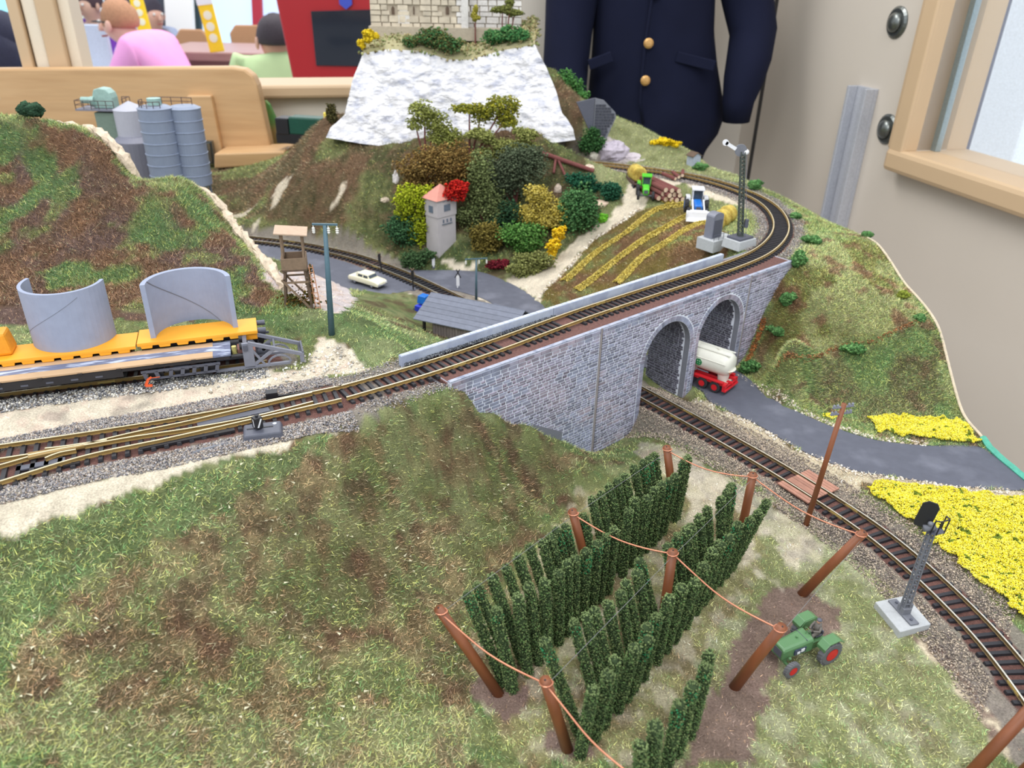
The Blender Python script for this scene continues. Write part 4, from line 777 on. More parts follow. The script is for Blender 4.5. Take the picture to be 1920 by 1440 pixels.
def green_tractor():
    rr, fr = G(1550, 1242), G(1480, 1272); u = (fr-rr)[:2]; wb = 3.3; u = u/np.linalg.norm(u); rz = math.atan2(u[1], u[0]); lft = np.array([-u[1], u[0]])
    p = rr[:2]-lft*1.25*(-1) if False else rr[:2]+(-lft)*1.05*(-1)*-1
    # right wheels are on the camera side; the vehicle centre is to their other side
    side = 1 if (lft@np.array([-1, 1])) > 0 else -1
    c = rr[:2]+lft*side*1.1; t = thing('tractor', 'green tractor with red wheels and a grey driver beside the hop garden', 'tractor', (c[0], c[1], .02), rz); y = 1.1
    for s_, lb in ((1, None), (-1, None)):
        wheel(t, (0, s_*y, .80), .80, .42, M_tyre, M_red, treads=20); wheel(t, (2.75, s_*(y-.1), .52), .52, .3, M_tyre, M_red, treads=20)
    m = MB().box((1.2, 0, .95), (2.9, .5, .4)).box((.35, 0, .9), (1.3, .75, .55)); hood(m, 3.05, .9, .92, 1.12, .85, 1.62, 1.78); part('body', m, M_tgreen, t, bevel=.03)
    part('grille', MB().box((3.03, 0, 1.15), (.08, .6, .5)), M_dgrey, t); part('bonnet_seam', MB().box((1.35, 0, 1.74), (.03, .95, .04)), M_dgrey, t); part('filler_cap', MB().cyl((1.75, 0, 1.7), (1.75, 0, 1.84), .07, n=10), M_tgreen, t)
    for s_ in (1, -1):
        part('engine_opening', MB().box((1.85, s_*.54, 1.2), (.85, .08, .36)), M_engine, t); part('engine_block', MB().box((1.7, s_*.57, 1.25), (.25, .08, .22)).box((2.0, s_*.57, 1.15), (.2, .08, .16)), M_white, t)
        part('mudguard', MB().prism([(.75, 1.25), (.78, 1.5), (.45, 1.82), (-.35, 1.86), (-.75, 1.55), (-.72, 1.5), (-.33, 1.78), (.42, 1.74), (.7, 1.45)], -.32, .32, M=Matrix.Translation((0, s_*1.02, 0))@Matrix.Rotation(PI/2, 4, 'X')), M_tgreen, t, bevel=.02)
        part('fender_side', MB().prism([(.72, 1.3), (.45, 1.78), (-.35, 1.82), (-.7, 1.5), (-.3, 1.2)], -.03, .03, M=Matrix.Translation((0, s_*.68, 0))@Matrix.Rotation(PI/2, 4, 'X')), M_tgreen, t)
        part('axle_housing', MB().cyl((0, s_*.3, .8), (0, s_*.9, .8), .26, n=10).box((.05, s_*.72, .62), (.4, .16, .5)), M_gold, t, bevel=.03)
    part('front_axle', MB().cyl((2.75, -.9, .55), (2.75, .9, .55), .1, n=8).box((2.75, 0, .68), (.3, .9, .2)), M_tgreen, t, bevel=.03); part('headlamp', MB().cyl((2.6, .62, 1.0), (2.75, .62, 1.0), .09, n=10).cyl((2.6, -.62, 1.0), (2.75, -.62, 1.0), .09, n=10), M_tgreen, t)
    part('steering_wheel', MB().tube([(.95+.2*math.cos(a)*.3, .2*math.sin(a), 1.98+.2*math.cos(a)*.9) for a in np.linspace(0, 2*PI, 15)], .03, 6).cyl((.95, 0, 1.98), (1.1, 0, 1.75), .03, n=6), M_tgreen, t); part('seat', MB().box((.1, 0, 1.35), (.5, .5, .12)).box((-.15, 0, 1.5), (.1, .5, .3)), M_dgrey, t, bevel=.03)
    figure_seated(t, .15, 1.45, M_farmer, .95, hat=M_dgrey); return t
green_tractor()
def tanker():
    a, b = G(1316, 728), G(1338, 736); f = (a-b)[:2]; f = f/np.linalg.norm(f); rz = math.atan2(f[1], f[0]); lft = np.array([-f[1], f[0]]); side = 1 if lft@np.array([1, 0]) > 0 else -1
    c = b[:2]+lft*side*1.25; t = thing('tank_trailer', 'white bulk tank trailer with red chassis and wheels parked under the right arch', 'trailer', (c[0], c[1], .04), rz)
    for x in (0, 1.35):
        for s_ in (1, -1): wheel(t, (x, s_*1.2, .58), .58, .38, M_dtyre, M_red, treads=0)
    m = MB()
    for s_ in (1, -1): m.box((2.6, s_*.95, 1.02), (7.4, .55, .28)); m.box((.7, s_*1.22, 1.25), (3.0, .4, .16)); m.box((-.95, s_*1.15, .75), (.3, .45, .7))
    m.box((-1.1, 0, .5), (.22, 2.7, .22)).box((-1.05, 0, .85), (.15, 2.5, .12)).box((2, 0, .95), (6.5, .3, .2)); part('chassis', m, M_red, t, bevel=.03)
    zc = 2.75; R = 1.22; prof = [(.02, -1.0), (.5, -.98), (.9, -.88), (1.1, -.68), (R, -.35), (R, 5.6), (1.05, 6.0), (.6, 6.25), (.02, 6.3)]
    tk = MB().lathe(prof, 28, c=(0, 0, zc), M=Matrix.Rotation(PI/2, 4, 'Y')); part('tank', tk, M_tank, t, smooth=True)
    part('hopper', MB().lathe([(.42, 0), (.5, .1), (.58, .9), (1.1, 1.5)], 20, c=(-.15, 0, .8)).box((-.35, 0, .85), (.9, 1.4, .12)).lathe([(.45, 0), (.5, .1), (.55, .6), (1.1, 1.2)], 20, c=(3.2, 0, 1.0)), M_tank, t)
    part('walkway', MB().box((2.4, .55*1, zc+1.12), (6.4, .2, .06)).box((2.4, -.55, zc+1.12), (6.4, .2, .06)).box((2.4, -1.18, zc+.35), (6.2, .1, .08)).box((2.4, 1.18, zc+.35), (6.2, .1, .08)), M_tank, t, bevel=.02)
    part('manhole', MB().cyl((.6, 0, zc+1.1), (.6, 0, zc+1.36), .22, n=14).cyl((.9, 0, zc+1.1), (.9, 0, zc+1.3), .1, n=10).cyl((3.0, 0, zc+1.1), (3.0, 0, zc+1.36), .22, n=14), M_tank, t)
    for s_ in (1, -1):
        e = MB(); 
        for k in range(20): a0 = 2*PI*k/20; e.box((2.05+.28*math.cos(a0), s_*1.17, zc-.15+.28*math.sin(a0)), (.13, .14, .13), M=Matrix.Rotation(-a0, 4, 'Y'))
        e.box((2.05, s_*1.16, zc-.15), (.14, .16, .44)).box((2.05, s_*1.16, zc-.15), (.4, .16, .12)); part('green_emblem', e, M_emb, t, label='green round emblem')
    part('rear_sign', MB().box((-.93, .42, 2.35), (.04, .26, .2)).box((-.96, .42, 2.08), (.04, .2, .1)), M_orange, t); return t
M_tank = mat('ivory_plastic', (226, 224, 212), rough=.35, var=.02); M_emb = mat('emblem_green', (40, 140, 80), rough=.5); M_orange = mat('orange', (236, 130, 60), rough=.5)
tanker()
def saloon():
    a, b = G(655, 529), G(708, 545); u = (b-a)[:2]; L = np.linalg.norm(u); u = u/L; rz = math.atan2(u[1], u[0]); c = (a+b)[:2]/2; lft = np.array([-u[1], u[0]]); c = c+lft*.85*(1 if lft[1] > 0 else -1)
    t = thing('car', 'cream white saloon car on the dark road below the rocky bank', 'car', (c[0], c[1], .04), rz); s = .98
    for x in (-1.5, 1.5):
        for y in (-.8, .8): wheel(t, (x*s, y, .36), .36, .2, M_dtyre, M_grey, treads=0)
    P = [(-2.6, .35), (-2.62, .8), (-2.4, 1.0), (-1.3, 1.08), (.95, 1.08), (2.2, .98), (2.55, .85), (2.6, .35)]
    part('body', MB().prism(P, -.92, .92, M=Matrix.Rotation(PI/2, 4, 'X')), M_cream, t, bevel=.12, smooth=True)
    part('cabin', MB().box((-.15, 0, 1.33), (2.5, 1.6, .55), taper=.66, ty=.86), M_cream, t, bevel=.08)
    m = MB()
    for s_ in (1, -1): m.box((-.5, s_*.755, 1.3), (.75, .05, .3), M=Matrix.Rotation(s_*.2, 4, 'X')).box((.4, s_*.755, 1.3), (.7, .05, .3), M=Matrix.Rotation(s_*.2, 4, 'X'))
    m.box((.93, 0, 1.32), (.05, 1.3, .4), M=Matrix.Rotation(-.65, 4, 'Y')).box((-1.23, 0, 1.32), (.05, 1.3, .4), M=Matrix.Rotation(.65, 4, 'Y')); part('window', m, M_glass, t)
    part('bumper', MB().box((2.6, 0, .5), (.12, 1.8, .14)).box((-2.62, 0, .5), (.12, 1.8, .14)), M_grey, t, bevel=.02); part('headlight', MB().cyl((2.5, .65, .75), (2.63, .65, .75), .13, n=10).cyl((2.5, -.65, .75), (2.63, -.65, .75), .13, n=10), M_white, t); return t
M_cream = mat('cream_paint', (236, 230, 204), rough=.3, var=.02)
saloon()
M_bgreen = mat('bright_green', (92, 200, 56), rough=.35, var=.03); M_blue = mat('bright_blue', (24, 108, 196), rough=.35, var=.05); M_wood = mat('dark_wagon_wood', (96, 74, 70), rough=.8, var=.2, vs=2); M_hay = mat('hay', (196, 172, 84), rough=.95, var=.28, vs=3, bump=.08, bs=6, col2=(168, 140, 60), c2s=1.2)
def cab_tractor(label, loc, rz, bodym, cabm, loader=False, rimm=None, s=1.0):
    t = thing('tractor', label, 'tractor', loc, rz); t.scale = (s, s, s); rimm = rimm or M_dgrey
    for s_ in (1, -1): wheel(t, (0, s_*1.1, .9), .9, .5, M_dtyre, rimm, treads=14); wheel(t, (2.6, s_*1.0, .6), .6, .36, M_dtyre, rimm, treads=12)
    m = MB().box((1.4, 0, .9), (2.9, .6, .45)); hood(m, 3.1, .8, .85, 1.0, .9, 1.62, 1.75); part('body', m, bodym, t, bevel=.04)
    c = MB()
    for x in (-.55, .75):
        for y in (-.55, .55): c.box((x, y, 2.1), (.1, .1, 1.25))
    c.box((.1, 0, 2.8), (1.65, 1.4, .18)).box((.1, 0, 1.5), (1.4, 1.15, .2)); 
    for s_ in (1, -1): c.box((-.05, s_*1.0, 1.86), (1.2, .5, .1)).box((.5, s_*1.0, 1.65), (.12, .5, .4)).box((-.58, s_*1.0, 1.65), (.12, .5, .4))
    part('cab', c, cabm, t, bevel=.03); part('cab_glass', MB().box((.1, 0, 2.15), (1.2, 1.0, 1.0)), M_glass, t); part('grille', MB().box((3.12, 0, 1.2), (.06, .55, .45)), M_dgrey, t); part('exhaust', MB().cyl((1.4, .42, 1.6), (1.4, .42, 2.5), .06, n=8), M_dgrey, t)
    part('front_axle', MB().cyl((2.6, -.9, .6), (2.6, .9, .6), .12, n=8), M_dgrey, t)
    if loader:
        l = MB()
        for s_ in (1, -1): l.bar((1.3, s_*.62, 1.75), (3.6, s_*.62, 1.0), .14, .2); l.bar((1.3, s_*.62, 1.75), (1.3, s_*.62, 1.1), .14, .2)
        part('loader_arm', l, cabm, t); part('bucket', MB().prism([(3.6, .2), (4.5, .1), (4.5, .18), (3.85, .4), (3.8, 1.05), (3.6, 1.15)], -1.35, 1.35, M=Matrix.Rotation(PI/2, 4, 'X')).box((4.0, 1.33, .6), (.85, .06, .8)).box((4.0, -1.33, .6), (.85, .06, .8)), cabm, t, bevel=.03); part('loader_cross', MB().box((3.5, 0, 1.05), (.2, 1.9, .3)), cabm, t, bevel=.03)
    return t
pg = hit(1212, 370, 60); cab_tractor('bright green cab tractor pulling the hay bale trailer on the dirt road', pg+np.array([0, 1.2, 0]), math.radians(-98), M_bgreen, M_bgreen, s=1.0)
pb = hit(1312, 402, 60); cab_tractor('white cab tractor with blue wheels and front loader in the hayfield', pb+np.array([-.4, 1.0, 0]), math.radians(-97), M_blue, M_white, loader=True, rimm=M_blue, s=1.12)
def hay_trailer():
    p = pg+np.array([-.9, 4.6, .1]); t = thing('farm_trailer', 'brown timber farm trailer hitched behind the bright green tractor', 'trailer', p, math.radians(-78))
    m = MB().box((0, 0, .95), (3.6, 1.9, .14)); 
    for s_ in (1, -1): m.box((0, s_*.95, 1.2), (3.6, .08, .4))
    part('bed', m, M_wood, t)
    for x in (-1.1, 1.1):
        for s_ in (1, -1): wheel(t, (x, s_*.85, .45), .45, .2, M_dtyre, M_dgrey, treads=0)
    part('stake', MB().box((-1.7, .9, 1.4), (.1, .1, 1.0)).box((-1.7, -.9, 1.4), (.1, .1, 1.0)), M_wood, t); part('drawbar', MB().bar((1.8, 0, .8), (2.9, 0, .6), .12, .1), M_dgrey, t)
    b = thing('hay_bale', 'round yellow hay bale riding on the farm trailer', 'hay bale', p+np.array([0, .1, 2.15]), math.radians(-78), group='round hay bales'); part('bale', MB().lathe([(.2, -1.2), (1.0, -1.2), (1.12, -1.05), (1.15, 0), (1.12, 1.05), (1.0, 1.2), (.2, 1.2)], 22, M=Matrix.Rotation(PI/2, 4, 'Y')), M_hay, b, smooth=True); part('bale_end', MB().lathe([(.95, 1.2), (.9, 1.24), (.5, 1.22), (.02, 1.24)], 18, M=Matrix.Rotation(PI/2, 4, 'Y')), M_hay, b)
hay_trailer()
for k, (px, py, lb) in enumerate(((1340, 432, 'round hay bale standing next to the relay hut, nearest of the three'), (1352, 424, 'middle round hay bale of the three behind the relay hut'), (1363, 416, 'furthest round hay bale of the three behind the relay hut'))):
    p = hit(px, py, 60); b = thing('hay_bale', lb, 'hay bale', p+np.array([0, 0, 1.0]), math.radians(40), group='round hay bales'); part('bale', MB().lathe([(.2, -.5), (.95, -.5), (1.05, -.4), (1.05, .4), (.95, .5), (.2, .5)], 22, M=Matrix.Rotation(PI/2, 4, 'Y')), M_hay, b, smooth=True)
def blue_loader():
    p = G(796, 590, 0); t = thing('tractor', 'small blue vehicle half hidden behind the grey shed', 'vehicle', p, math.radians(60)); part('cab', MB().box((0, 0, 2.0), (1.2, 1.2, .9), taper=.85), M_blue, t, bevel=.05); part('body', MB().box((.3, 0, 1.0), (2.6, 1.3, .7)), M_blue2, t, bevel=.05); part('driver', MB().ball((.3, -.2, 1.75), .3, 8, 6), M_black, t)
    for x in (-.7, 1.1):
        for s_ in (1, -1): wheel(t, (x, s_*.75, .5), .5, .3, M_dtyre, M_black, treads=0)
M_blue2 = mat('royal_blue', (40, 60, 190), rough=.5)
blue_loader()
# ------------------------------------------------------------------ signals, poles and boxes
M_sig = mat('signal_grey', (112, 114, 122), rough=.45, var=.08); M_conc = mat('pale_concrete', (178, 180, 182), rough=.85, var=.08, vs=4, bump=.02, bs=14)
def lattice(t, p0, p1, w0, w1, mt, n=14, r=.035, zig=True):
    p0, p1 = Vector(p0), Vector(p1); a = (p1-p0); m = MB(); m2 = MB()
    cr = [(1, 1), (1, -1), (-1, -1), (-1, 1)]; at = lambda k, q: p0+a*q+Vector((cr[k][0]*(w0+(w1-w0)*q)/2, cr[k][1]*(w0+(w1-w0)*q)/2, 0))
    for k in range(4): m.bar(at(k, 0), at(k, 1), r*2, r*2)
    for i in range(n):
        for k in range(4):
            if zig and k % 2: m2.bar(at(k, i/n), at((k+1) % 4, (i+.5)/n), r*1.4, r*1.4)
            m2.bar(at(k, i/n), at((k+1) % 4, i/n), r*2.2, r*1.2)
    part('mast', m, mt, t); part('lattice_bars', m2, mt, t)
def front_signal():
    C4 = [G(*p, .5) for p in ((1641, 1128), (1699, 1116), (1746, 1170), (1688, 1185))]; c = sum(C4)/4; t = thing('railway_signal', 'grey lattice mast signal with black disc back on a concrete slab at front right', 'signal', (c[0], c[1], 0), group='railway signals')
    part('slab', MB().prism([(p[0]-c[0], p[1]-c[1]) for p in C4][::-1] if False else [(p[0]-c[0], p[1]-c[1]) for p in C4], -.25, .5), M_conc, t, bevel=.05)
    d = (C4[2]+C4[1]-C4[0]-C4[3]); rz = math.atan2((C4[3]-C4[0])[1], (C4[3]-C4[0])[0])
    part('foot_plate', MB().box((0, 0, .57), (2.2, .62, .14), rz=rz+.05), M_sig, t, bevel=.04); part('bolt', MB().cyl((.75*math.cos(rz), .75*math.sin(rz), .6), (.75*math.cos(rz), .75*math.sin(rz), .72), .09, n=8).cyl((-.75*math.cos(rz), -.75*math.sin(rz), .6), (-.75*math.cos(rz), -.75*math.sin(rz), .72), .09, n=8), M_dgrey, t)
    part('mast_socket', MB().box((0, 0, .85), (.6, .6, .5), rz=rz), M_sig, t, bevel=.05); part('relay_case', MB().box((.32, .1, 1.05), (.3, .3, .4), rz=rz), M_sig, t, bevel=.03)
    H = 7.0; lattice(t, (0, 0, 1.0), (.0, 0, H), .36, .27, M_sig, 15, .045, False); part('pull_rod', MB().bar((-.3, 0, .8), (-.26, 0, 3.9), .1, .06), M_sig, t)
    part('cage_floor', MB().prism([(-.3, -.3), (.1, -.35), (.75, -.12), (.75, .25), (.2, .4), (-.3, .2)], H, H+.08), M_dgrey, t, bevel=.01)
    m = MB()
    for a, b in (((-.25, -.3), (.05, -.35)), ((.7, -.15), (.7, .25)), ((.05, -.35), (.7, -.15))):
        pass
    for x, y in ((-.22, -.28), (.12, -.33), (.7, -.1), (.66, .24)): m.cyl((x, y, H), (x+.08, y, H+1.0), .045, n=6)
    m.cyl((-.14, -.28, H+1.0), (.2, -.33, H+1.0), .045, n=6).cyl((.78, -.1, H+1.0), (.74, .24, H+1.0), .045, n=6).cyl((.2, -.33, H+1.0), (.78, -.1, H+1.0), .045, n=6); part('cage_rail', m, M_black, t)
    part('lamp_head', MB().cyl((-.55, 0, H+.25), (.1, .05, H+.35), .22, .26, n=14).cyl((-.7, .3, H+.5), (-.1, .35, H+.62), .14, n=10).ball((-.35, -.2, H+.75), .16, 10, 6), M_sig, t, smooth=True)
    rzp = -.45; M = Matrix.Translation((-.55, .12, H+1.1))@Matrix.Rotation(rzp, 4, 'Z')@Matrix.Rotation(PI/2, 4, 'X')@Matrix.Rotation(-.12, 4, 'Z')
    part('signal_plate', MB().prism([(-.38, -.85), (.38, -.85), (.46, -.6), (.46, .75), (.28, 1.0), (-.2, 1.0), (-.46, .75), (-.46, -.6)], -.05, .05, M=M), M_black, t, label='black eight-sided plate'); return t
front_signal()
def far_signal():
    b = G(1386, 456, 10); t = thing('railway_signal', 'tall dark lattice signal with white arm on a concrete plinth beside the curve', 'signal', b, group='railway signals'); tp = TOP(b, 1393, 284)-b
    part('plinth', MB().box((0, 0, .1), (3.0, 2.4, 1.0), rz=.65, taper=.92), M_conc, t, bevel=.05); part('plinth_cap', MB().box((0, 0, .7), (2.3, 1.8, .25), rz=.65), M_dgrey, t, bevel=.03)
    lattice(t, (0, 0, .8), (tp[0], tp[1], tp[2]), .5, .4, M_mast, 22, .05)
    part('signal_disc', MB().cyl((tp[0]-.25, tp[1]-.1, tp[2]+.1), (tp[0]-.2, tp[1]+.2, tp[2]+.1), .62, n=18), M_sig, t); part('signal_arm', MB().box((tp[0]-1.35, tp[1]-.1, tp[2]+.55), (1.3, .08, .35), M=Matrix.Rotation(-.0, 4, 'Y')@Matrix.Rotation(.5, 4, 'Y')).cyl((tp[0]-1.95, tp[1]-.14, tp[2]+.88), (tp[0]-1.95, tp[1]-.06, tp[2]+.88), .32, n=14), M_white, t, label='white semaphore arm')
    part('lamp', MB().ball((tp[0]+.35, tp[1], tp[2]-.05), .3, 10, 6), M_white, t); part('drive_box', MB().box((.45, .1, 2.2), (.4, .4, .9)), M_dgrey, t, bevel=.03); part('pull_wire', MB().cyl((.6, 0, .8), (tp[0]+.4, tp[1], tp[2]), .03, n=5), M_grey, t)
M_mast = mat('weathered_mast', (70, 78, 72), rough=.7, var=.4, vs=5)
far_signal()
def relay():
    b = hit(1340, 470, 60); b[2] = 9.6; t = thing('relay_hut', 'grey relay cabinet with rounded top behind the parapet near the tall signal', 'cabinet', b, .66)
    arc = [(-.85, 0), (.85, 0), (.85, 2.4)]+[(.85*math.cos(a), 2.4+.45*math.sin(a)) for a in np.linspace(.1, PI-.1, 10)]+[(-.85, 2.4)]
    part('cabinet', MB().prism(arc, -.55, .55, M=Matrix.Translation((0, .6, .3))@Matrix.Rotation(PI/2, 4, 'X')), M_grey, t, bevel=.03); part('door_panel', MB().box((0, .02, 1.4), (1.3, .05, 1.9)), M_dgrey, t)
    part('base_slab', MB().box((.5, .4, -.35), (3.8, 2.4, 1.3)), M_conc, t, bevel=.04)
    m = MB()
    for x in (-1.2, -.4, .4, 1.2, 2.0): m.cyl((x, -.6, .2), (x, -.6, .95), .03, n=5)
    m.cyl((-1.2, -.6, .95), (2.0, -.6, .95), .03, n=5); part('railing', m, M_dgrey, t)
relay()
def telegraph():
    b = hit(1510, 986); t = thing('telegraph_pole', 'brown telegraph pole with grey insulators standing between hop garden and lower track', 'pole', b); tp = TOP(b, 1583, 757)-b
    part('pole', MB().cyl((0, 0, -.3), tuple(tp), .21, .17, n=12), M_post, t, smooth=True); k = Vector(tp)
    for j, z in enumerate((.92, .97)):
        c = k*z; part('cross_arm', MB().bar(c+Vector((-.75, -.12, 0)), c+Vector((.75, .12, .12)), .12, .1), M_grey, t)
        for x in (-.65, -.4, .4, .65): part('insulator', MB().lathe([(.05, 0), (.1, .04), (.07, .12), (.1, .16), (.05, .24), (.01, .26)], 8, c=tuple(c+Vector((x, x*.16, .06+x*.08)))), M_grey, t)
telegraph()
M_bluepole = mat('blue_grey_pole', (72, 100, 112), rough=.5, var=.08)
M_ins = mat('porcelain', (220, 218, 212), rough=.3)
def tpole(label, b, tip, arm, s=1.0, rz=0, r=.26):
    t = thing('power_mast', label, 'mast', b, group='blue grey power masts'); tp = Vector(TOP(b, *tip)-b); M = Matrix.Rotation(rz, 3, 'Z')
    part('pole', MB().cyl((0, 0, -.3), tuple(tp), r, r*.6, n=12), M_bluepole, t, smooth=True); v = lambda x: tp+M@Vector((x, 0, .05))
    part('cross_arm', MB().bar(v(-arm), v(arm), .16*s, .14*s), M_bluepole, t, bevel=.01)
    for x in (-arm*.93, arm*.25, arm*.93): part('insulator', MB().lathe([(.02, -.75*s), (.08*s, -.7*s), (.13*s, -.6*s), (.08*s, -.55*s), (.14*s, -.45*s), (.08*s, -.4*s), (.13*s, -.3*s), (.05*s, -.22*s), (.04*s, 0)], 8, c=tuple(v(x))), M_ins, t)
tpole('tall blue grey power mast with three hanging insulators standing beside the watchtower', hit(622, 628), (609, 422), .95)
tpole('shorter blue grey power mast behind the shed at the road fork', hit(893, 563, 60), (893, 486), 1.35, .9, .2, .17)
def point_motor():
    c = G(493, 808, 9.95); t = thing('point_motor', 'dark point motor housing with white-arrow lantern beside the turnout', 'point motor', (c[0], c[1], 9.7), .30)
    part('housing', MB().box((0, 0, .22), (2.5, 1.6, .5), taper=.9), M_dgrey, t, bevel=.12, smooth=False); part('screw', MB().cyl((.75, .35, .45), (.75, .35, .5), .13, n=12), M_lgrey, t); part('slot', MB().box((-.15, .05, .49), (1.6, .1, .02)), M_black, t)
    l = part('lantern', MB().box((-.25, 0, .95), (.5, .5, .75), rz=.5).cyl((-.25, 0, 1.3), (-.25, 0, 1.45), .1, n=8), M_black, t, bevel=.02)
    R_ = Matrix.Translation((-.25, 0, .95))@Matrix.Rotation(.5, 4, 'Z')
    a = MB().add([tuple(R_@Vector(p)) for p in ((-.16, -.262, -.26), (-.06, -.262, -.3), (.2, -.262, .26), (.1, -.262, .3))], [(0, 1, 2, 3)]); a.add([tuple(R_@Vector(p)) for p in ((-.262, .02, -.26), (-.262, -.08, -.28), (-.262, -.02, .26), (-.262, .08, .28))], [(0, 1, 2, 3)])
    part('arrow_mark', a, M_white, l, label='white slanted arrow mark')
    c = G(510, 742, 10); t = thing('point_weight', 'small black block beside the far rail of the turnout', 'block', (c[0], c[1], 9.75), .32); part('block', MB().box((0, 0, .3), (.8, .6, .6)), M_black, t, bevel=.03); part('rod', MB().bar((.4, 0, .15), (3.2, .1, .15), .12, .12), M_black, t)
    p, q = G(362, 850, 9.75), G(428, 832, 9.75); o = link('grey_cable', MB().tube([tuple(p), tuple((p+q)/2+np.array([0, 0, .05])), tuple(q)], .12, 8).mesh('grey_cable', M_sig, True)); tag(o, 'short grey cable lying in the gravel beside the point motor', 'cable')
point_motor()
def crossing_boards():
    r = thing('plank_crossing', 'wooden plank foot crossing over the lower track beside the telegraph pole', 'crossing', G(1505, 915, 0)); o = np.array(r.location)/S
    i = int(np.argmin(((LO[:, :2]-G(1508, 912, .5)[:2])**2).sum(1))); d = LO[i+1]-LO[i]; d = d[:2]/np.linalg.norm(d[:2]); rz = math.atan2(d[1], d[0]); c = LO[i][:2]; nn = np.array([-d[1], d[0]])
    for k, off in enumerate((-1.85, -1.5, -1.15, -.5, -.15, .2, .52, 1.2, 1.55)):
        p = c+nn*off-o[:2]; part('plank', MB().box((p[0], p[1], .42), (2.9 if abs(off) < 1.1 else 3.0, .31, .12), rz=rz), M_plank, r, bevel=.01)
M_plank = mat('reddish_planks', (164, 118, 100), rough=.7, var=.18, vs=1.5, rand=.15)
crossing_boards()
# ------------------------------------------------------------------ wagons on the siding
M_yel = mat('wagon_yellow', (240, 166, 40), rough=.5, var=.05, vs=.6); M_yel2 = mat('wagon_yellow_deep', (226, 150, 30), rough=.5)  # the second yellow is a deeper tone for end block and load
M_tubeg = mat('grey_painted_card', (148, 156, 178), rough=.7, var=.05, vs=1.5, bump=.01, bs=6); M_board = mat('bare_card_board', (190, 158, 124), rough=.85, var=.06, vs=1); M_tape = mat('grey_paint_streaks', (104, 112, 138), rough=.6, var=.1, col2=(184, 194, 216), c2s=1.2, c2lo=.52, c2hi=.62, stretch=(.5, 3, 1))
WU = np.array([.943, .333]); WN = np.array([-.333, .943]); WR = math.atan2(.333, .943)
def rib_panel(m, x0, x1, y, z0, z1, holes, t=.1):
    """side frame with openings: top rail, bottom rail and slanted posts"""
    m.box(((x0+x1)/2, y, z1-.09), (x1-x0, t, .18)); m.box(((x0+x1)/2, y, z0+.07), (x1-x0-.5, t, .14))
    for i in range(holes+1): x = x0+.3+(x1-x0-.6)*i/holes; m.bar((x, y, z0+.05), (x+random.choice([-.12, .12]), y, z1-.1), .26, t, up=(0, 1, 0))
def bogie(t, x):
    b = MB()
    for s_ in (1, -1): rib_panel(b, x-2.6, x+2.6, s_*1.15, .28, 1.0, 6)
    b.box((x, 0, .85), (1.0, 2.2, .3)); o = part('bogie', b, M_dgrey, t)
    for dx in (-1.7, 0, 1.7):
        w_ = MB()
        for s_ in (1, -1): w_.cyl((x+dx, s_*.78, .5), (x+dx, s_*.92, .5), .5, n=16)
        w_.cyl((x+dx, -.8, .5), (x+dx, .8, .5), .08, n=6); part('wheelset', w_, M_black, o)
def front_wagon():
    t = thing('flat_wagon', 'low black flat wagon carrying a tan board with streaky grey stripe on the siding', 'wagon', (-20.55, 50.35, 9.9), WR, group='wagons on the siding')
    m = MB().box((-15, 0, 1.30), (30, 2.3, .16))
    for s_ in (1, -1):
        m.box((-17, s_*1.12, 1.05), (20, .1, .55)); m.box((-3.6, s_*1.12, 1.25), (7.2, .1, .2))
    part('frame', m, M_black, t)
    for x in np.arange(-25, -7, 1.5): part('frame_slot', MB().box((x, -1.18, 1.0), (.45, .03, .12)), M_ins if int(x) % 3 == 0 else M_dgrey, t)
    for x in np.arange(-24, -1, 2.4): part('stake_pocket', MB().box((x, -1.2, 1.38), (.3, .12, .12)), M_black, t)
    b = part('board', MB().box((-15.4, 0, 1.47), (28.6, 2.4, .14)), M_board, t, bevel=.02, label='tan card board lying on the wagon'); part('stripe', MB().box((-15, 0, 1.547), (29.4, .8, .015)), M_tape, b, label='streaky grey painted stripe'); part('grey_end', MB().box((-.55, 0, 1.46), (1.3, 2.35, .15)), M_tape, b)
    bogie(t, -3.3); bogie(t, -24)
    m = MB()
    for k in range(9): m.cyl((.35, -.3, .95+k*.09), (.35, -.3, .99+k*.09), .17, n=10)
    part('coupling_spring', m, M_spring, t); part('buffer', MB().cyl((.1, -.6, 1.05), (1.1, -.6, 1.05), .16, n=10).cyl((.1, .6, 1.05), (1.1, .6, 1.05), .16, n=10).cyl((.2, 0, .9), (1.5, 0, .9), .1, n=8), M_black, t); part('coupler', MB().box((.9, .2, 1.25), (.7, 1.0, .35)).box((1.6, .0, 1.0), (.4, .9, .5)), M_cpl, t, bevel=.03)
M_spring = mat('pale_spring', (196, 188, 120), rough=.4); M_cpl = mat('brownish_coupler', (132, 92, 84), rough=.6)
front_wagon()
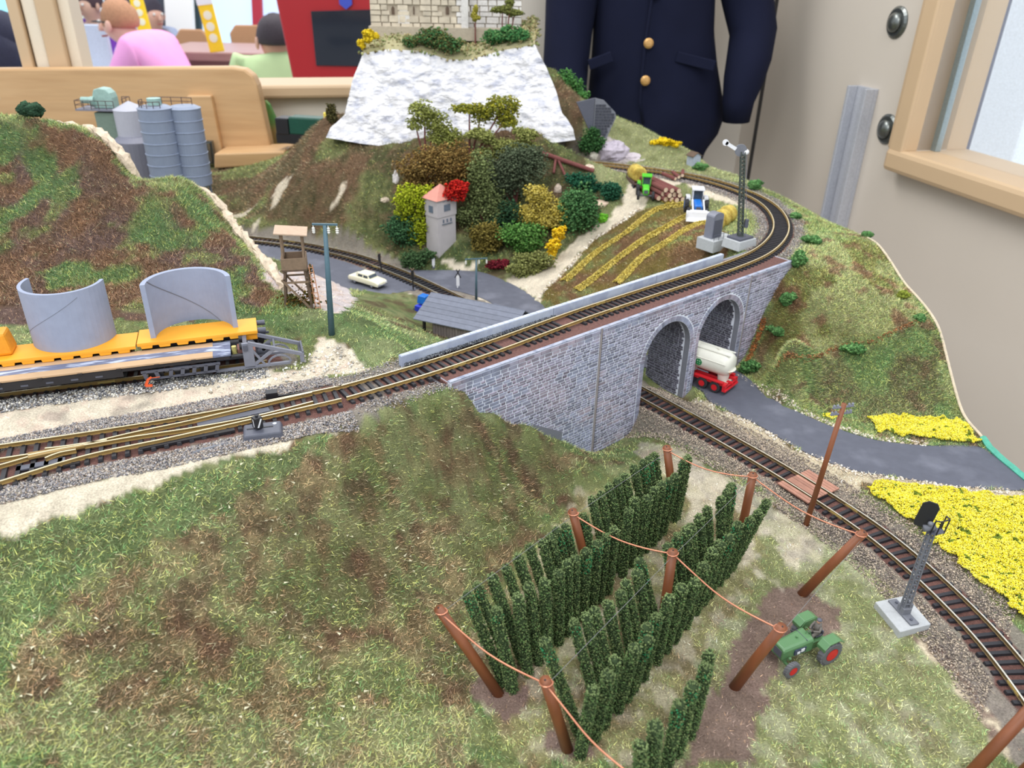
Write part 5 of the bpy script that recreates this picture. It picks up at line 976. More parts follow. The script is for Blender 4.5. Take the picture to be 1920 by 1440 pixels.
def yellow_wagon(label, x1, L, z, last):
    o = np.array([-19.3, 53.15])+WU*x1; t = thing('low_loader_wagon', label, 'wagon', (o[0], o[1], 9.9), WR, group='wagons on the siding')
    m = MB().box((-L/2, 0, z), (L, 2.5, .16)); n = int(L/1.2)
    for s_ in (1, -1):
        for i in range(n): m.box((-L+.6+i*1.2, s_*1.2, z-.22), (.7, .1, .34), taper=1.25, ty=1)
        m.box((-L/2, s_*1.22, z-.08), (L, .08, .2))
    part('deck', m, M_yel, t, bevel=.03); part('underframe', MB().box((-L/2, 0, z-.45), (L*.96, 1.4, .5)), M_black, t)
    if last: part('end_block', MB().box((-.5, 0, z-.35), (.9, 2.3, .6)), M_yel2, t, bevel=.04); part('buffer', MB().cyl((0, .7, z-.15), (.6, .7, z-.15), .2, n=12).cyl((0, -.7, z-.15), (.6, -.7, z-.15), .2, n=12), M_dgrey, t)
    for x in ((-1.8,) if L < 10 else (-3, -L+3)): bogie(t, x)
    return t
yellow_wagon('right-hand yellow low loader wagon under the concave grey half tube beside the buffer stop', 0, 8.2, 2.1, True)
yellow_wagon('long yellow low loader wagon carrying the convex grey half tube at the left', -8.3, 17, 1.95, False)
def half_tube(label, c, r, a0, a1, H, tilt, thick=.24, sy=1.0):
    n = 26; m = MB(); 
    for i in range(n+1):
        a = a0+(a1-a0)*i/n
        for rr in (r, r-thick):
            for z in (0, H): m.v.append((rr*math.cos(a), rr*math.sin(a)*sy, z))
    for i in range(n):
        b = i*4; q = b+4; m.f += [(b, q, q+1, b+1), (b+2, b+3, q+3, q+2), (b+1, q+1, q+3, b+3), (b, b+2, q+2, q)]; m.m += [0]*4
    m.f += [(0, 1, 3, 2), (n*4, n*4+2, n*4+3, n*4+1)]; m.m += [0, 0]
    t = thing('half_tube', label, 'half tube', c, 0, group='grey half tubes on the yellow wagons', rot=tilt); part('shell', m, M_tubeg, t)
    inner = a1 < a0 or sy > 0 and label.startswith('right'); rr = r-thick-.01 if label.startswith('right') else r+.01
    pts = []
    for i in range(20): q = i/19; a = a0+(a1-a0)*(.24+.68*q) if label.startswith('right') else a0+(a1-a0)*(.12+.6*q); pts.append((rr*math.cos(a), rr*math.sin(a)*sy, H*q if label.startswith('right') else H*(.1+.8*q)))
    part('seam', MB().tube(pts, .035 if label.startswith('right') else .012, 5), M_dgrey2, t, label='dark diagonal seam')
half_tube('left grey half tube standing convex side forward on the long yellow wagon', (-31.6, 50.6, 11.93), 2.72, math.radians(172), math.radians(372), 4.25, (0, 0, 0))
half_tube('right grey half tube with a diagonal seam, hollow side facing forward', (-23.15, 51.15, 12.08), 3.0, math.radians(26), math.radians(199), 4.05, (0, 0, 0), thick=.34)
part_ = thing('yellow_load', 'bit of an orange yellow load at the left picture edge on the long wagon', 'load', (-35.6, 47.8, 11.93), WR); part('block', MB().box((0, 0, .8), (2.2, 1.8, 1.6), taper=.8), M_yel2, part_, bevel=.2)
o = thing('orange_toy_part', 'little orange plastic scrap lying on the near siding rail', 'scrap', G(277, 722, 9.8)+np.array([0, -.3, 0]), .3); part('scrap', MB().bar((0, 0, .1), (.25, .1, .55), .16, .14).bar((.2, .1, .5), (.45, 0, .7), .16, .14).bar((0, 0, .1), (.45, -.1, .12), .14, .14).bar((.4, 0, .66), (1.0, .1, .62), .04, .04), mat('orange_red', (232, 98, 52), rough=.4), o)
def buffer_stop():
    t = thing('buffer_stop', 'grey trestle buffer stop at the end of the siding', 'buffer stop', (-18.35, 51.4, 9.75), WR); m = MB()
    for s_ in (-.95, .95):
        b = MB(); b.box((-.9, s_, .25), (5.2, .2, .2)); b.bar((-1.1, s_, 2.15), (2.7, s_, .75), .22, .26); b.box((-1.15, s_, 1.2), (.75, .2, 1.95)); b.box((2.55, s_, .5), (.3, .2, .7)); b.bar((-.9, s_, .35), (.6, s_, 1.4), .16, .22); b.bar((-1.0, s_, 1.8), (-.1, s_, .3), .14, .16)
        for i in range(7): a = PI*(i/7); a2 = PI*((i+1)/7); b.bar((.95-.8*math.cos(a), s_, .3+.62*math.sin(a)), (.95-.8*math.cos(a2), s_, .3+.62*math.sin(a2)), .14, .12)
        part('side_frame', b, M_grey, t, bevel=.015)
    part('cross_beam', MB().box((-1.3, 0, 1.85), (.3, 2.3, .45)).box((2.65, 0, .75), (.15, 2.0, .5)).box((.7, 0, 1.45), (.15, 1.9, .15)), M_dgrey, t, bevel=.02); part('buffer_plate', MB().cyl((-1.7, .65, 1.85), (-1.4, .65, 1.85), .25, n=12).cyl((-1.7, -.65, 1.85), (-1.4, -.65, 1.85), .25, n=12), M_black, t)
buffer_stop()
# ------------------------------------------------------------------ watchtower, shed, tower, huts
M_twood = mat('tower_wood', (134, 112, 92), rough=.8, var=.15, vs=3); M_twood2 = mat('tower_dark_wood', (96, 78, 64), rough=.85, var=.2, vs=3); M_roofp = mat('pale_roof_card', (186, 160, 138), rough=.8, var=.08); M_ladder = mat('ladder_wood', (186, 134, 104), rough=.7)
def watchtower():
    b = G(556, 580, 9.55); t = thing('watchtower', 'brown wooden hunting watchtower with ladder on the grassy bank left of the tall mast', 'watchtower', (b[0], b[1]+1.0, 9.4), .22)
    for x in (-1, 1):
        for y in (-1, 1):
            part('leg', MB().bar((x*1.15, y*1.1, 0), (x*.82, y*.78, 3.6), .2, .2), M_twood2, t); part('post', MB().box((x*.85, y*.72, 5.25), (.17, .17, 3.0)), M_twood, t)
    for y in (-1, 1): part('brace', MB().bar((-1.15, y*1.0, 2.9), (1.0, y*1.1, .2), .18, .14).bar((-1.05, y*.95, 2.6), (1.05, y*.95, 2.6), .16, .14), M_twood, t)
    for x in (-1, 1): part('brace', MB().bar((x*.95, -1.0, 3.0), (x*1.1, 1.0, .5), .14, .14).bar((x*.95, 1.0, 3.0), (x*1.1, -1.0, .5), .14, .14), M_twood2, t)
    part('platform', MB().box((0, 0, 3.65), (2.1, 1.9, .16)), M_twood2, t)
    for a, d in (((0, -.9, 4.2), (2.05, .09, 1.05)), ((0, .9, 4.2), (2.05, .09, 1.05)), ((-1.0, 0, 4.2), (.09, 1.8, 1.05)), ((1.0, 0, 4.2), (.09, 1.8, 1.05))): part('side_panel', MB().box(a, d), M_twood, t, bevel=.01)
    part('roof', MB().box((0, 0, 6.85), (2.7, 2.5, .13), M=Matrix.Rotation(.10, 4, 'Y')), M_roofp, t, bevel=.03)
    m = MB().bar((1.45, -1.35, .1), (1.2, -1.0, 4.1), .08, .08).bar((1.85, -1.3, .1), (1.5, -.95, 4.1), .08, .08)
    for k in range(9): q = (k+.5)/9; m.bar((1.45-.25*q, -1.35+.35*q, .1+4*q), (1.85-.35*q, -1.3+.35*q, .1+4*q), .06, .06)
    part('ladder', m, M_ladder, t)
    r = np.random.default_rng(3); P = r.normal(size=(420, 3))*[.75, .6, .5]+[-.1, -.3, .45]; P[:, 2] = np.abs(P[:, 2]); P2 = r.uniform(0, 1, (160, 1))*np.array([[.25, .1, 3.0]])+r.normal(size=(160, 3))*.15+[.95, .9, .3]
    lumps('creeper', None, None, np.r_[P, P2], (.06, .14), stone_cols(580, [(110, 92, 40), (88, 84, 36), (130, 92, 50), (70, 70, 34)], 4), 4, parent=t)
watchtower()
M_roofd = mat('dark_roof_boards', (112, 116, 130), rough=.8, var=.1, vs=2, rand=.08); M_plankw = mat('weathered_planks', (128, 118, 116), rough=.85, var=.25, vs=3, rand=.15, stretch=(3, 3, .5))
def shed():
    e0, e1, r0 = G(774.5, 598.6, 3.4), G(883, 621.6, 3.4), G(808, 549, 5.3); u = (e1-e0)[:2]; u /= np.linalg.norm(u); rz = math.atan2(u[1], u[0]); n = np.array([-u[1], u[0]]); W = float((r0-e0)[:2]@n); L = 11.0; sx = float((r0-e0)[:2]@u)
    t = thing('shed', 'long low wooden shed with dark boarded roof beside the level crossing', 'shed', (e0[0], e0[1], 0), rz)
    k = 6; 
    for i in range(k):
        a, b = i/k, (i+1)/k+.02; za, zb = 3.4+1.9*a, 3.4+1.9*b; m = MB().add([(sx*a, W*a, za), (sx*a+L, W*a, za), (sx*b+L, W*b, zb), (sx*b, W*b, zb), (sx*a, W*a, za+.09), (sx*a+L, W*a, za+.09), (sx*b+L, W*b, zb+.05), (sx*b, W*b, zb+.05)], [(0, 3, 2, 1), (4, 5, 6, 7), (0, 1, 5, 4), (1, 2, 6, 5), (2, 3, 7, 6), (3, 0, 4, 7)]); part('roof_board', m, M_roofd, t)
    m = MB().add([(sx, W, 5.3), (sx+L, W, 5.3), (sx*0+L+.0, 2*W, 3.4), (0, 2*W, 3.4), (sx, W, 5.38), (sx+L, W, 5.38), (L, 2*W, 3.48), (0, 2*W, 3.48)], [(0, 3, 2, 1), (4, 5, 6, 7), (0, 1, 5, 4), (1, 2, 6, 5), (2, 3, 7, 6), (3, 0, 4, 7)]); part('rear_roof', m, M_roofd, t)
    y0 = .55; x0 = 2.2
    for i in range(26): part('plank', MB().box((x0+i*.33, y0+random.uniform(-.01, .02), 1.75), (.3, .09, 3.6)), M_plankw, t)
    part('rear_wall', MB().box((x0+4.2, 2*W-.6, 1.7), (8.6, .1, 3.4)), M_plankw, t); part('gable_wall', MB().prism([(y0, 0), (2*W-.6, 0), (2*W-.6, 3.4), (W, 5.1), (y0, 3.6)], -.05, .05, M=Matrix.Translation((x0+8.5, 0, 0))@Matrix.Rotation(PI/2, 4, 'Z')@Matrix.Rotation(PI/2, 4, 'X')), M_plankw, t)
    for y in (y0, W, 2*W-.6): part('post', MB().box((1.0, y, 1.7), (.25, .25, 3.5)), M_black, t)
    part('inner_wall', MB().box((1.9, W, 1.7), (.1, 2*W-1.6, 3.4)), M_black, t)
shed()
M_render = mat('pale_rendered_wall', (184, 178, 180), rough=.8, var=.05, vs=1); M_tile = mat('salmon_roof', (204, 136, 122), rough=.7, var=.06, vs=2); M_iron = mat('blue_grey_iron', (96, 108, 124), rough=.6)
def transformer():
    c0, c1, c2 = G(800, 485, .4), G(823, 492, .4), G(856, 482, .4); u = (c2-c1)[:2]; W = np.linalg.norm(u)*1.0; u = u/np.linalg.norm(u); rz = math.atan2(u[1], u[0]); n = np.array([-u[1], u[0]]); D = 2.5; c = c1[:2]+u*W/2+n*D/2; W = W*1.0
    t = thing('transformer_tower', 'slim pale transformer tower with a salmon pyramid roof at the foot of the castle hill', 'tower', (c[0], c[1], .2), rz); H = 8.7
    part('lower_walls', MB().box((0, 0, H*.36), (W, D, H*.75), taper=.97), M_render, t); part('upper_walls', MB().box((0, 0, H*.86), (W*1.04, D*1.04, H*.27)), M_render, t)
    part('roof', MB().add([(-W*.62, -D*.62, H-.05), (W*.62, -D*.62, H-.05), (W*.62, D*.62, H-.05), (-W*.62, D*.62, H-.05), (0, 0, H+1.75)], [(0, 3, 2, 1), (0, 1, 4), (1, 2, 4), (2, 3, 4), (3, 0, 4)]), M_tile, t)
    for x in (-.55, 0, .55): part('window_slot', MB().box((x*.7, -D*.53, H*.86), (.3, .06, .9)), M_iron, t); part('insulator_arm', MB().bar((x*1.3, -D*.52, H*.96), (x*1.3+.25, -D*.52-.3, H*.98), .06, .06), M_iron, t); part('bracket', MB().box((x*1.2, -D*.52, H*.66), (.1, .2, .45)), M_iron, t)
    part('bracket_rail', MB().box((0, -D*.52, H*.61), (1.8, .12, .07)), M_iron, t); part('side_vent', MB().box((-W*.53, 0, H*.84), (.06, .8, .9)), M_iron, t); part('plinth', MB().box((0, 0, .1), (W*1.06, D*1.06, .4)), M_render, t)
transformer()
def hut():
    b = G(1299, 312, 9.6); t = thing('trackside_hut', 'tiny grey hut with brown roof beside the far track', 'hut', b, .55); M_h = mat('hut_grey', (164, 172, 186), rough=.7); part('walls', MB().prism([(-.75, 0), (.75, 0), (.75, 1.7), (0, 2.15), (-.75, 1.7)], -.7, .7, M=Matrix.Rotation(PI/2, 4, 'X')), M_h, t)
    for k in range(5): part('board', MB().box((.77, -.56+k*.28, .85), (.04, .22, 1.65)), M_h, t)
    for s_ in (1, -1): part('roof', MB().add([(0, -.85, 2.25), (0, .85, 2.25), (s_*.95, .85, 1.68), (s_*.95, -.85, 1.68), (0, -.85, 2.15), (0, .85, 2.15), (s_*.95, .85, 1.6), (s_*.95, -.85, 1.6)], [(0, 1, 2, 3), (4, 7, 6, 5), (3, 2, 6, 7), (0, 3, 7, 4), (1, 5, 6, 2)]), M_twood2, t)
hut()
def crossing_posts():
    for px, py, tx, ty, k, lb in ((716, 511, 710, 476, 0, 'dark signal post beside the far side of the level crossing, leftmost'), (775, 545, 773, 507, 0, 'dark signal post in the sandy patch in front of the level crossing'), (813, 502, 812, 472, 1, 'white and dark warning cross post in front of the transformer tower'), (858, 541, 859, 505, 1, 'white and dark warning cross post on the sandy island beside the road')):
        b = hit(px, py, 70); tp = TOP(b, tx, ty)-b; t = thing('crossing_post', lb, 'post', b, group='level crossing posts'); part('post', MB().cyl((0, 0, 0), tuple(tp*.6), .09, n=8), M_black if not k else M_white, t)
        if k: part('white_board', MB().box(tuple(tp*.42), (.38, .1, tp[2]*.55)), M_white, t); part('cross', MB().bar(tuple(tp*.7+np.array([-.4, 0, -.35])), tuple(tp+np.array([.2, 0, 0])), .14, .1).bar(tuple(tp*.7+np.array([.35, 0, -.35])), tuple(tp+np.array([-.25, 0, 0])), .14, .1), M_black, t)
        else: part('signal_back', MB().box(tuple(tp*.8), (.34, .2, tp[2]*.42)), M_black, t, bevel=.02); part('cross', MB().bar(tuple(tp*.85+np.array([-.35, 0, -.1])), tuple(tp+np.array([.2, 0, .3])), .12, .08).bar(tuple(tp*.85+np.array([.35, 0, -.1])), tuple(tp+np.array([-.2, 0, .3])), .12, .08), M_twood, t)
        part('foot', MB().cyl((0, 0, -.1), (0, 0, .12), .28, n=10), M_dgrey, t)
crossing_posts()
# ------------------------------------------------------------------ cement silos
M_silo = mat('silo_blue_grey', (132, 142, 164), rough=.45, var=.05, vs=.8); M_silo_l = mat('silo_pale', (176, 176, 188), rough=.5, var=.03); M_siloc = mat('silo_mid_grey', (124, 124, 138), rough=.5, var=.04); M_mix = mat('pale_machine_green', (150, 180, 172), rough=.5); M_mixd = mat('grey_green_tower', (120, 138, 126), rough=.6, var=.08); M_rail_b = mat('brown_railing', (82, 62, 60), rough=.6)
def railing(m, pts, h, r=.06, every=1):
    for i, p in enumerate(pts):
        m.cyl(p, (p[0], p[1], p[2]+h), r, n=5)
        if i: m.cyl((pts[i-1][0], pts[i-1][1], p[2]+h), (p[0], p[1], p[2]+h), r, n=5); m.cyl((pts[i-1][0], pts[i-1][1], p[2]+h*.5), (p[0], p[1], p[2]+h*.5), r*.8, n=5)
def silo(label, top_px, y, r, H, m_, legs=True):
    p = AY(top_px[0], top_px[1], y); t = thing('cement_silo', label, 'silo', (p[0], p[1], p[2]-H), group='cement silos behind the left hill'); prof = [(r*.35, -1.4), (r*.9, 0), (r, .05)]
    z = 0.05
    for i in range(7):
        z2 = H*(i+1)/7; prof += [(r, z2-.1), (r*1.02, z2-.09), (r*1.02, z2), (r, z2+.01), (r, z2+.03)] if i < 6 else [(r, H)]
    prof += [(r*1.03, H), (r*1.03, H+.08), (r*.75, H+.4), (.01, H+.55)]; part('shell', MB().lathe(prof, 36), m_, t, smooth=False)
    for me in t.children:
        me.data.polygons.foreach_set('use_smooth', [False for q in me.data.polygons])
    if legs:
        gz = float(T(p[0], p[1]))-(p[2]-H)-.3
        for a in (PI/4, 3*PI/4, 5*PI/4, 7*PI/4): part('leg', MB().bar((r*.9*math.cos(a), r*.9*math.sin(a), gz), (r*.85*math.cos(a), r*.85*math.sin(a), .3), .3, .3), m_, t)
    m = MB()
    for i in range(1, 7): m.lathe([(r*.99, H*i/7-.09), (r*1.035, H*i/7-.07), (r*1.035, H*i/7+.04), (r*.99, H*i/7+.06)], 36)
    part('band', m, M_band, t)
    return t
M_band = mat('silo_band', (150, 160, 184), rough=.4)
s1 = silo('nearer banded blue grey silo with railing and hatch on top', (290, 203), 120, 2.45, 11.3, M_silo)
m = MB(); railing(m, [(2.1*math.cos(a)*1.0, 2.1*math.sin(a), 11.35) for a in np.linspace(PI*.9, PI*1.75, 7)], 1.1); part('railing', m, M_rail_b, s1); part('hatch', MB().cyl((0, .2, 11.6), (0, .2, 12.7), 1.0, n=16), M_mix, s1)
s2 = silo('right banded blue grey silo standing next to the hatch-topped silo', (345, 203), 122, 2.35, 11.4, M_silo)
m = MB(); railing(m, [(-5.0, .6, 11.7), (-3.6, .9, 11.7), (-2.2, 1.0, 11.7), (-.6, 1.0, 11.7), (1.0, .8, 11.7)], 1.1); part('railing', m, M_rail_b, s2)
p = AY(258, 262, 128); t = thing('cement_silo', 'pale drum on a wide grey base tank behind the banded silos', 'silo', (p[0], p[1], 1.5), group='cement silos behind the left hill'); zz = p[2]-1.5
part('base_tank', MB().lathe([(3.6, -1), (3.6, zz*.35), (3.65, zz*.36), (3.6, zz*.38), (3.6, zz), (3.5, zz+.1), (2.6, zz+.75), (.05, zz+.8)], 32), M_siloc, t); part('drum', MB().lathe([(2.5, zz+.4), (2.5, zz+4.6), (2.55, zz+4.65), (.05, zz+5.9)], 32, c=(-.4, .3, 0)), M_silo_l, t, smooth=False)
p = AY(198, 205, 130); t = thing('mixing_tower', 'grey green mixing tower with railed platform and rounded motor housing left of the silos', 'tower', (p[0], p[1], 1.0)); H = p[2]-1.0
part('shaft', MB().box((.4, 0, H/2-.3), (3.2, 3.0, H)), M_mixd, t); part('platform', MB().box((-.2, 0, H+.15), (7.2, 4.2, .25)), M_siloc, t); part('hopper', MB().box((3.0, .4, H-2.2), (1.8, 2.4, 3.2), taper=1.3), M_siloc, t)
part('motor_housing', MB().prism([(-1.6, 0), (1.5, 0), (1.5, 1.6), (1.3, 2.3), (.7, 2.9), (-.4, 3.05), (-1.2, 2.8), (-1.6, 1.8)], -1.1, 1.1, M=Matrix.Translation((.4, 0, H+.3))@Matrix.Rotation(PI/2, 4, 'X')), M_mix, t, bevel=.15); part('motor', MB().cyl((-3.0, -1.0, H+1.5), (-1.2, -1.0, H+1.5), .5, n=14).cyl((-1.5, -1.0, H+1.3), (-.9, -1.0, H+1.3), .8, n=14), M_mix, t)
m = MB(); railing(m, [(-3.7, -2.0, H+.25), (-2.4, -2.0, H+.25), (-1.2, -2.0, H+.25), (0, -2.0, H+.25), (1.2, -2.0, H+.25), (2.4, -2, H+.25)], 1.3); railing(m, [(2.2, 1.6, H+.25), (3.3, 1.9, H+.25), (3.3, .6, H+.25), (3.3, -.8, H+.25)], 1.5); railing(m, [(-3.7, -2.0, H+.25), (-3.7, 0, H+.25), (-3.7, 2, H+.25)], 1.3); part('railing', m, M_rail_b, t)
# ------------------------------------------------------------------ logs
M_bark = mat('red_brown_bark', (112, 62, 58), rough=.85, var=.2, vs=2); M_cut = mat('cut_wood', (220, 196, 170), rough=.8, var=.1)
def log(label, a, b, r, grp):
    t = thing('log', label, 'log', a, group=grp); v = Vector(np.array(b)-np.array(a)); part('bark', MB().cyl((0, 0, 0), tuple(v), r, r*.9, n=10), M_bark, t, smooth=False)
    e = v.normalized()*.02; part('cut_end', MB().cyl(tuple(-e), tuple(e*.2), r*.9, n=10), M_cut, t)
c0 = hit(1262, 378, 60); dvec = np.array([-3.4, 9.0, 0]); k = 0; wds = ['bottom', 'second', 'third', 'top']
for row, n in enumerate((5, 4, 3)):
    for i in range(n):
        a = c0+np.array([-1.9+i*.78+row*.39, -.1*i-row*.2, .38+row*.62]); a2 = a+np.array([random.uniform(-.1, .1), random.uniform(-.5, .5), 0]); log(f'red-brown log in the {wds[row]} layer of the pile, {ORD[i]} from the left', a2, a2+dvec*random.uniform(.8, 1), .36, 'logs piled beside the green tractor'); k += 1
for i in range(3): a = hit(1290, 345, 60)+np.array([i*.5-1.6, 1.2+i*.2, .4+.2*i]); log(f'short loose log behind the log pile, {ORD[i]} from the left', a, a+np.array([-1.6+i, 1.9, .3]), .26, 'short loose logs')
def px3(px, py, y): return AY(px, py, y)
for (a, b, r, lb) in (((1016, 292), (1113, 326), .34, 'long thin fallen trunk lying across the slope right of the trees'), ((1042, 302), (1038, 330), .2, 'short upright stick below the long fallen trunk'), ((1046, 304), (1062, 340), .2, 'slanting stick below the long fallen trunk')):
    A_ = hit(*a, 80); B_ = hit(*b, 80); log(lb, A_+np.array([0, 0, .4]), B_+np.array([0, 0, .4]), r, 'fallen sticks on the slope')
# ------------------------------------------------------------------ hay rows, rims and trails
def ridge(name, label, cat, px, r_, n, cols, seed, y0=60, size=(.1, .24)):
    Pl = catmull([hit(*p, y0) for p in px], .4); X, Y, o = along(Pl, n, 0, r_, seed); P = np.stack([X, Y, T(X, Y)+np.clip(r_*.8-o*.8, 0, 1)*np.random.default_rng(seed).uniform(.3, 1, n)+.05], 1); return lumps(name, label, cat, P, size, stone_cols(n, cols, seed), seed)
HC = [(198, 178, 90), (182, 160, 76), (212, 194, 110), (164, 142, 66)]
for i, (lb, px) in enumerate((('raked yellow hay row nearest the dirt road', ((1057, 528), (1110, 480), (1170, 440), (1225, 397), (1285, 384))), ('middle raked yellow hay row of the field', ((1080, 545), (1140, 500), (1190, 462), (1240, 432), (1290, 405))), ('raked yellow hay row nearest the viaduct parapet', ((1155, 532), (1200, 487), (1250, 455), (1300, 425), (1325, 419))), ('short raked hay row leading to the bright green tractor', ((1230, 366), (1262, 383))))): ridge('hay_row', lb, 'hay', px, .6, 4200 if i < 3 else 900, HC, 40+i, size=(.05, .13))
PC = [(206, 190, 170), (186, 168, 150), (222, 210, 194), (160, 142, 124)]
rim = catmull([p+np.array([.35, .1, .05]) for p in CR], .5); rr = [.3+.3*float(vnoise(p[0], p[1], 1.1, 3)) for p in rim]
m = MB().tube([tuple(p) for p in rim], rr, 9); r = random.Random(4)
m.v = [(a+r.uniform(-.16, .16), b+r.uniform(-.16, .16), c+r.uniform(-.16, .16)) for a, b, c in m.v]
tag(link('plaster_rim', m.mesh('plaster_rim', mat('plaster_edge', (206, 188, 166), rough=.95, var=.25, vs=1.2, bump=.15, bs=4), False)), 'rough cream plaster rim along the cut edge of the left hill', 'rim')
def rim_line(name, label, y0, y1, r_, col, dz=.1, dx=.05):
    ys = np.arange(y0, y1, .6); m = MB().tube([(float(xr(y))+dx, y, float(T(float(xr(y)), y))+dz) for y in ys], r_, 6); tag(link(name, m.mesh(name, mat(name+'_mat', col, rough=.8, var=.15))), label, 'rim')
rim_line('board_edge', 'thin cream plaster edge along the right bank', 57, 90, .13, (206, 190, 166)); rim_line('board_edge', 'teal painted strip at the layout edge beside the small yellow field', 52.2, 58.5, .3, (84, 168, 146)); rim_line('board_edge', 'dark blue grey edge strip at the end of the road', 42, 52.4, .34, (78, 92, 104))
ridge('earth_line', 'thin rusty earth line crossing the right bank', 'earth', ((1450, 697), (1500, 674), (1560, 657), (1640, 640), (1735, 600)), .22, 420, [(150, 104, 70), (128, 88, 60), (170, 124, 84)], 51, 40, (.05, .12)); ridge('earth_line', 'rusty bare streak on the bank beside the viaduct end', 'earth', ((1400, 680), (1418, 640), (1432, 600)), .3, 300, [(170, 104, 60), (140, 90, 56)], 52, 40, (.06, .14))
# ------------------------------------------------------------------ foliage
W1 = 'trees and bushes on the castle hill'
def foliage(name, label, cat, blobs, cols, n, seed, size=(.09, .22), trunk=None, group=None, y=None):
    """blobs: (px, py, rx, ry) seen at depth y; built as solid clumps of leaves around an open branch"""
    r = np.random.default_rng(seed); k0 = max(blobs, key=lambda b: b[1]+b[3]); yy = y if y else float(hit(k0[0], min(k0[1]+k0[3], 1300), 60)[1])
    C3 = []; kk = 1.38 if group == W1 else 1.0
    for px, py, rx, ry in blobs: c = AY(px, py, yy); d = math.hypot(c[1], c[2]-36)*1.06/F_PX; C3.append((c+np.array([0, r.uniform(-.2, .6), 0]), rx*d*kk, ry*d*kk))
    gx, gy = C3[0][0][0], yy; base = np.array([gx, gy, min(float(T(gx, gy)), min(c[0][2]-c[2] for c in C3)+.5)]); w_ = np.array([c[1]*c[2] for c in C3]); w_ = w_/w_.sum(); V = []; cc = []
    pal = np.array([lin(c) for c in cols])
    t = thing(name, label, cat, base, group=group)
    for (c, rx, rz), q in zip(C3, w_):
        m_ = int(n*q*2.4)+12; sub = r.normal(size=(max(8, int(m_/40)), 3)); sub /= np.linalg.norm(sub, axis=1)[:, None]; sub *= r.uniform(.45, .95, (len(sub), 1)); i = r.integers(0, len(sub), m_); d = r.normal(size=(m_, 3)); d /= np.linalg.norm(d, axis=1)[:, None]
        P = sub[i]*.68+d*r.uniform(.2, .42, (m_, 1)); ry_ = (rx+rz)/2; P = P*np.array([rx, ry_*.9, rz])+c-base; V.append(P); k = r.integers(0, len(pal), m_); cc.append(pal[k]*r.uniform(.7, 1.35, (m_, 1))*(.9+.25*r.uniform(0, 1, len(sub))[i][:, None]))
    V = np.concatenate(V); cc = np.clip(np.concatenate(cc), 0, 1); o = lumps('crown' if trunk else 'leaves', None, None, V, size, cc, seed, parent=t, kind=None, flat=(.5, 1))
    if trunk:
        m = MB(); 
        for (c, rx, rz) in C3: c = c-base; m.tube([(0, 0, -.3), (c[0]*.4, c[1]*.4, c[2]*.45), tuple(c)], [.2, .16, .08], 7)
        part('trunk', m, M_bark, t)
    return t
F = foliage
F('bush', 'round blue green bush left of the transformer tower', 'bush', [(758, 432, 30, 28)], [(62, 98, 66), (76, 116, 76), (48, 78, 52)], 900, 1, group=W1)
F('bush', 'tall yellow green bush directly behind the transformer tower', 'bush', [(768, 380, 26, 28), (782, 425, 22, 32), (800, 375, 20, 24)], [(150, 162, 36), (126, 140, 30), (172, 180, 52)], 1500, 2, group=W1)
F('bush', 'bright red bush above the transformer tower roof', 'bush', [(862, 350, 14, 13), (848, 362, 22, 14)], [(176, 32, 28), (146, 24, 26), (196, 48, 36)], 500, 3, group=W1, y=103)
F('tree', 'broad brown autumn tree above the tower', 'tree', [(800, 310, 46, 26), (850, 305, 46, 28), (790, 345, 34, 18), (860, 335, 40, 18)], [(134, 108, 60), (116, 90, 50), (150, 126, 74), (96, 76, 42)], 2600, 4, trunk=1, group=W1, y=107)
F('tree', 'tall olive green pine in the middle of the grove', 'tree', [(902, 330, 24, 40), (908, 380, 34, 26), (900, 420, 36, 20), (930, 395, 30, 20), (880, 405, 20, 20)], [(112, 124, 78), (96, 106, 64), (130, 140, 92), (80, 90, 56)], 2600, 5, trunk=1, group=W1, y=105)
F('tree', 'dark grey green tree right of the middle pine', 'tree', [(965, 325, 46, 36), (985, 300, 34, 24), (940, 345, 30, 26)], [(82, 94, 72), (70, 80, 60), (98, 108, 84)], 2400, 6, trunk=1, group=W1, y=108)
F('tree', 'windswept light olive pine at the upper left before the cliff', 'tree', [(795, 208, 26, 14), (815, 232, 28, 18), (778, 234, 18, 8), (842, 254, 28, 18), (825, 262, 20, 12)], [(136, 142, 72), (116, 122, 60), (150, 154, 88)], 1300, 7, trunk=1, group=W1, y=114)
F('tree', 'spreading yellow olive pine before the middle of the cliff', 'tree', [(880, 204, 30, 9), (902, 216, 20, 15), (943, 202, 28, 17), (950, 224, 22, 14)], [(150, 146, 48), (132, 130, 50), (120, 126, 56)], 1300, 8, trunk=1, group=W1, y=114)
F('tree', 'flat layered olive pine at the right of the grove', 'tree', [(960, 272, 40, 10), (985, 252, 22, 13), (905, 255, 24, 12), (925, 285, 30, 10)], [(132, 138, 76), (116, 120, 66), (150, 152, 90)], 1500, 9, trunk=1, group=W1, y=112)
F('tree', 'yellow blossomed tree at the lower right of the grove', 'tree', [(1012, 368, 24, 20), (985, 400, 24, 16), (1040, 404, 30, 22), (1015, 410, 26, 14)], [(182, 164, 78), (164, 146, 62), (198, 182, 98)], 2000, 10, trunk=1, group=W1, y=104)
F('bush', 'large round mid green bush beside the dirt road', 'bush', [(1085, 395, 32, 38)], [(74, 116, 70), (58, 94, 56), (92, 132, 82)], 1500, 11, group=W1)
F('bush', 'spreading fresh green bush at the foot of the grove', 'bush', [(980, 440, 40, 20), (985, 458, 28, 14)], [(88, 132, 62), (70, 112, 52), (108, 150, 78)], 1300, 12, group=W1)
F('bush', 'olive brown bush right of the transformer tower', 'bush', [(912, 448, 26, 26)], [(116, 104, 50), (98, 88, 42), (134, 120, 62)], 800, 13, group=W1)
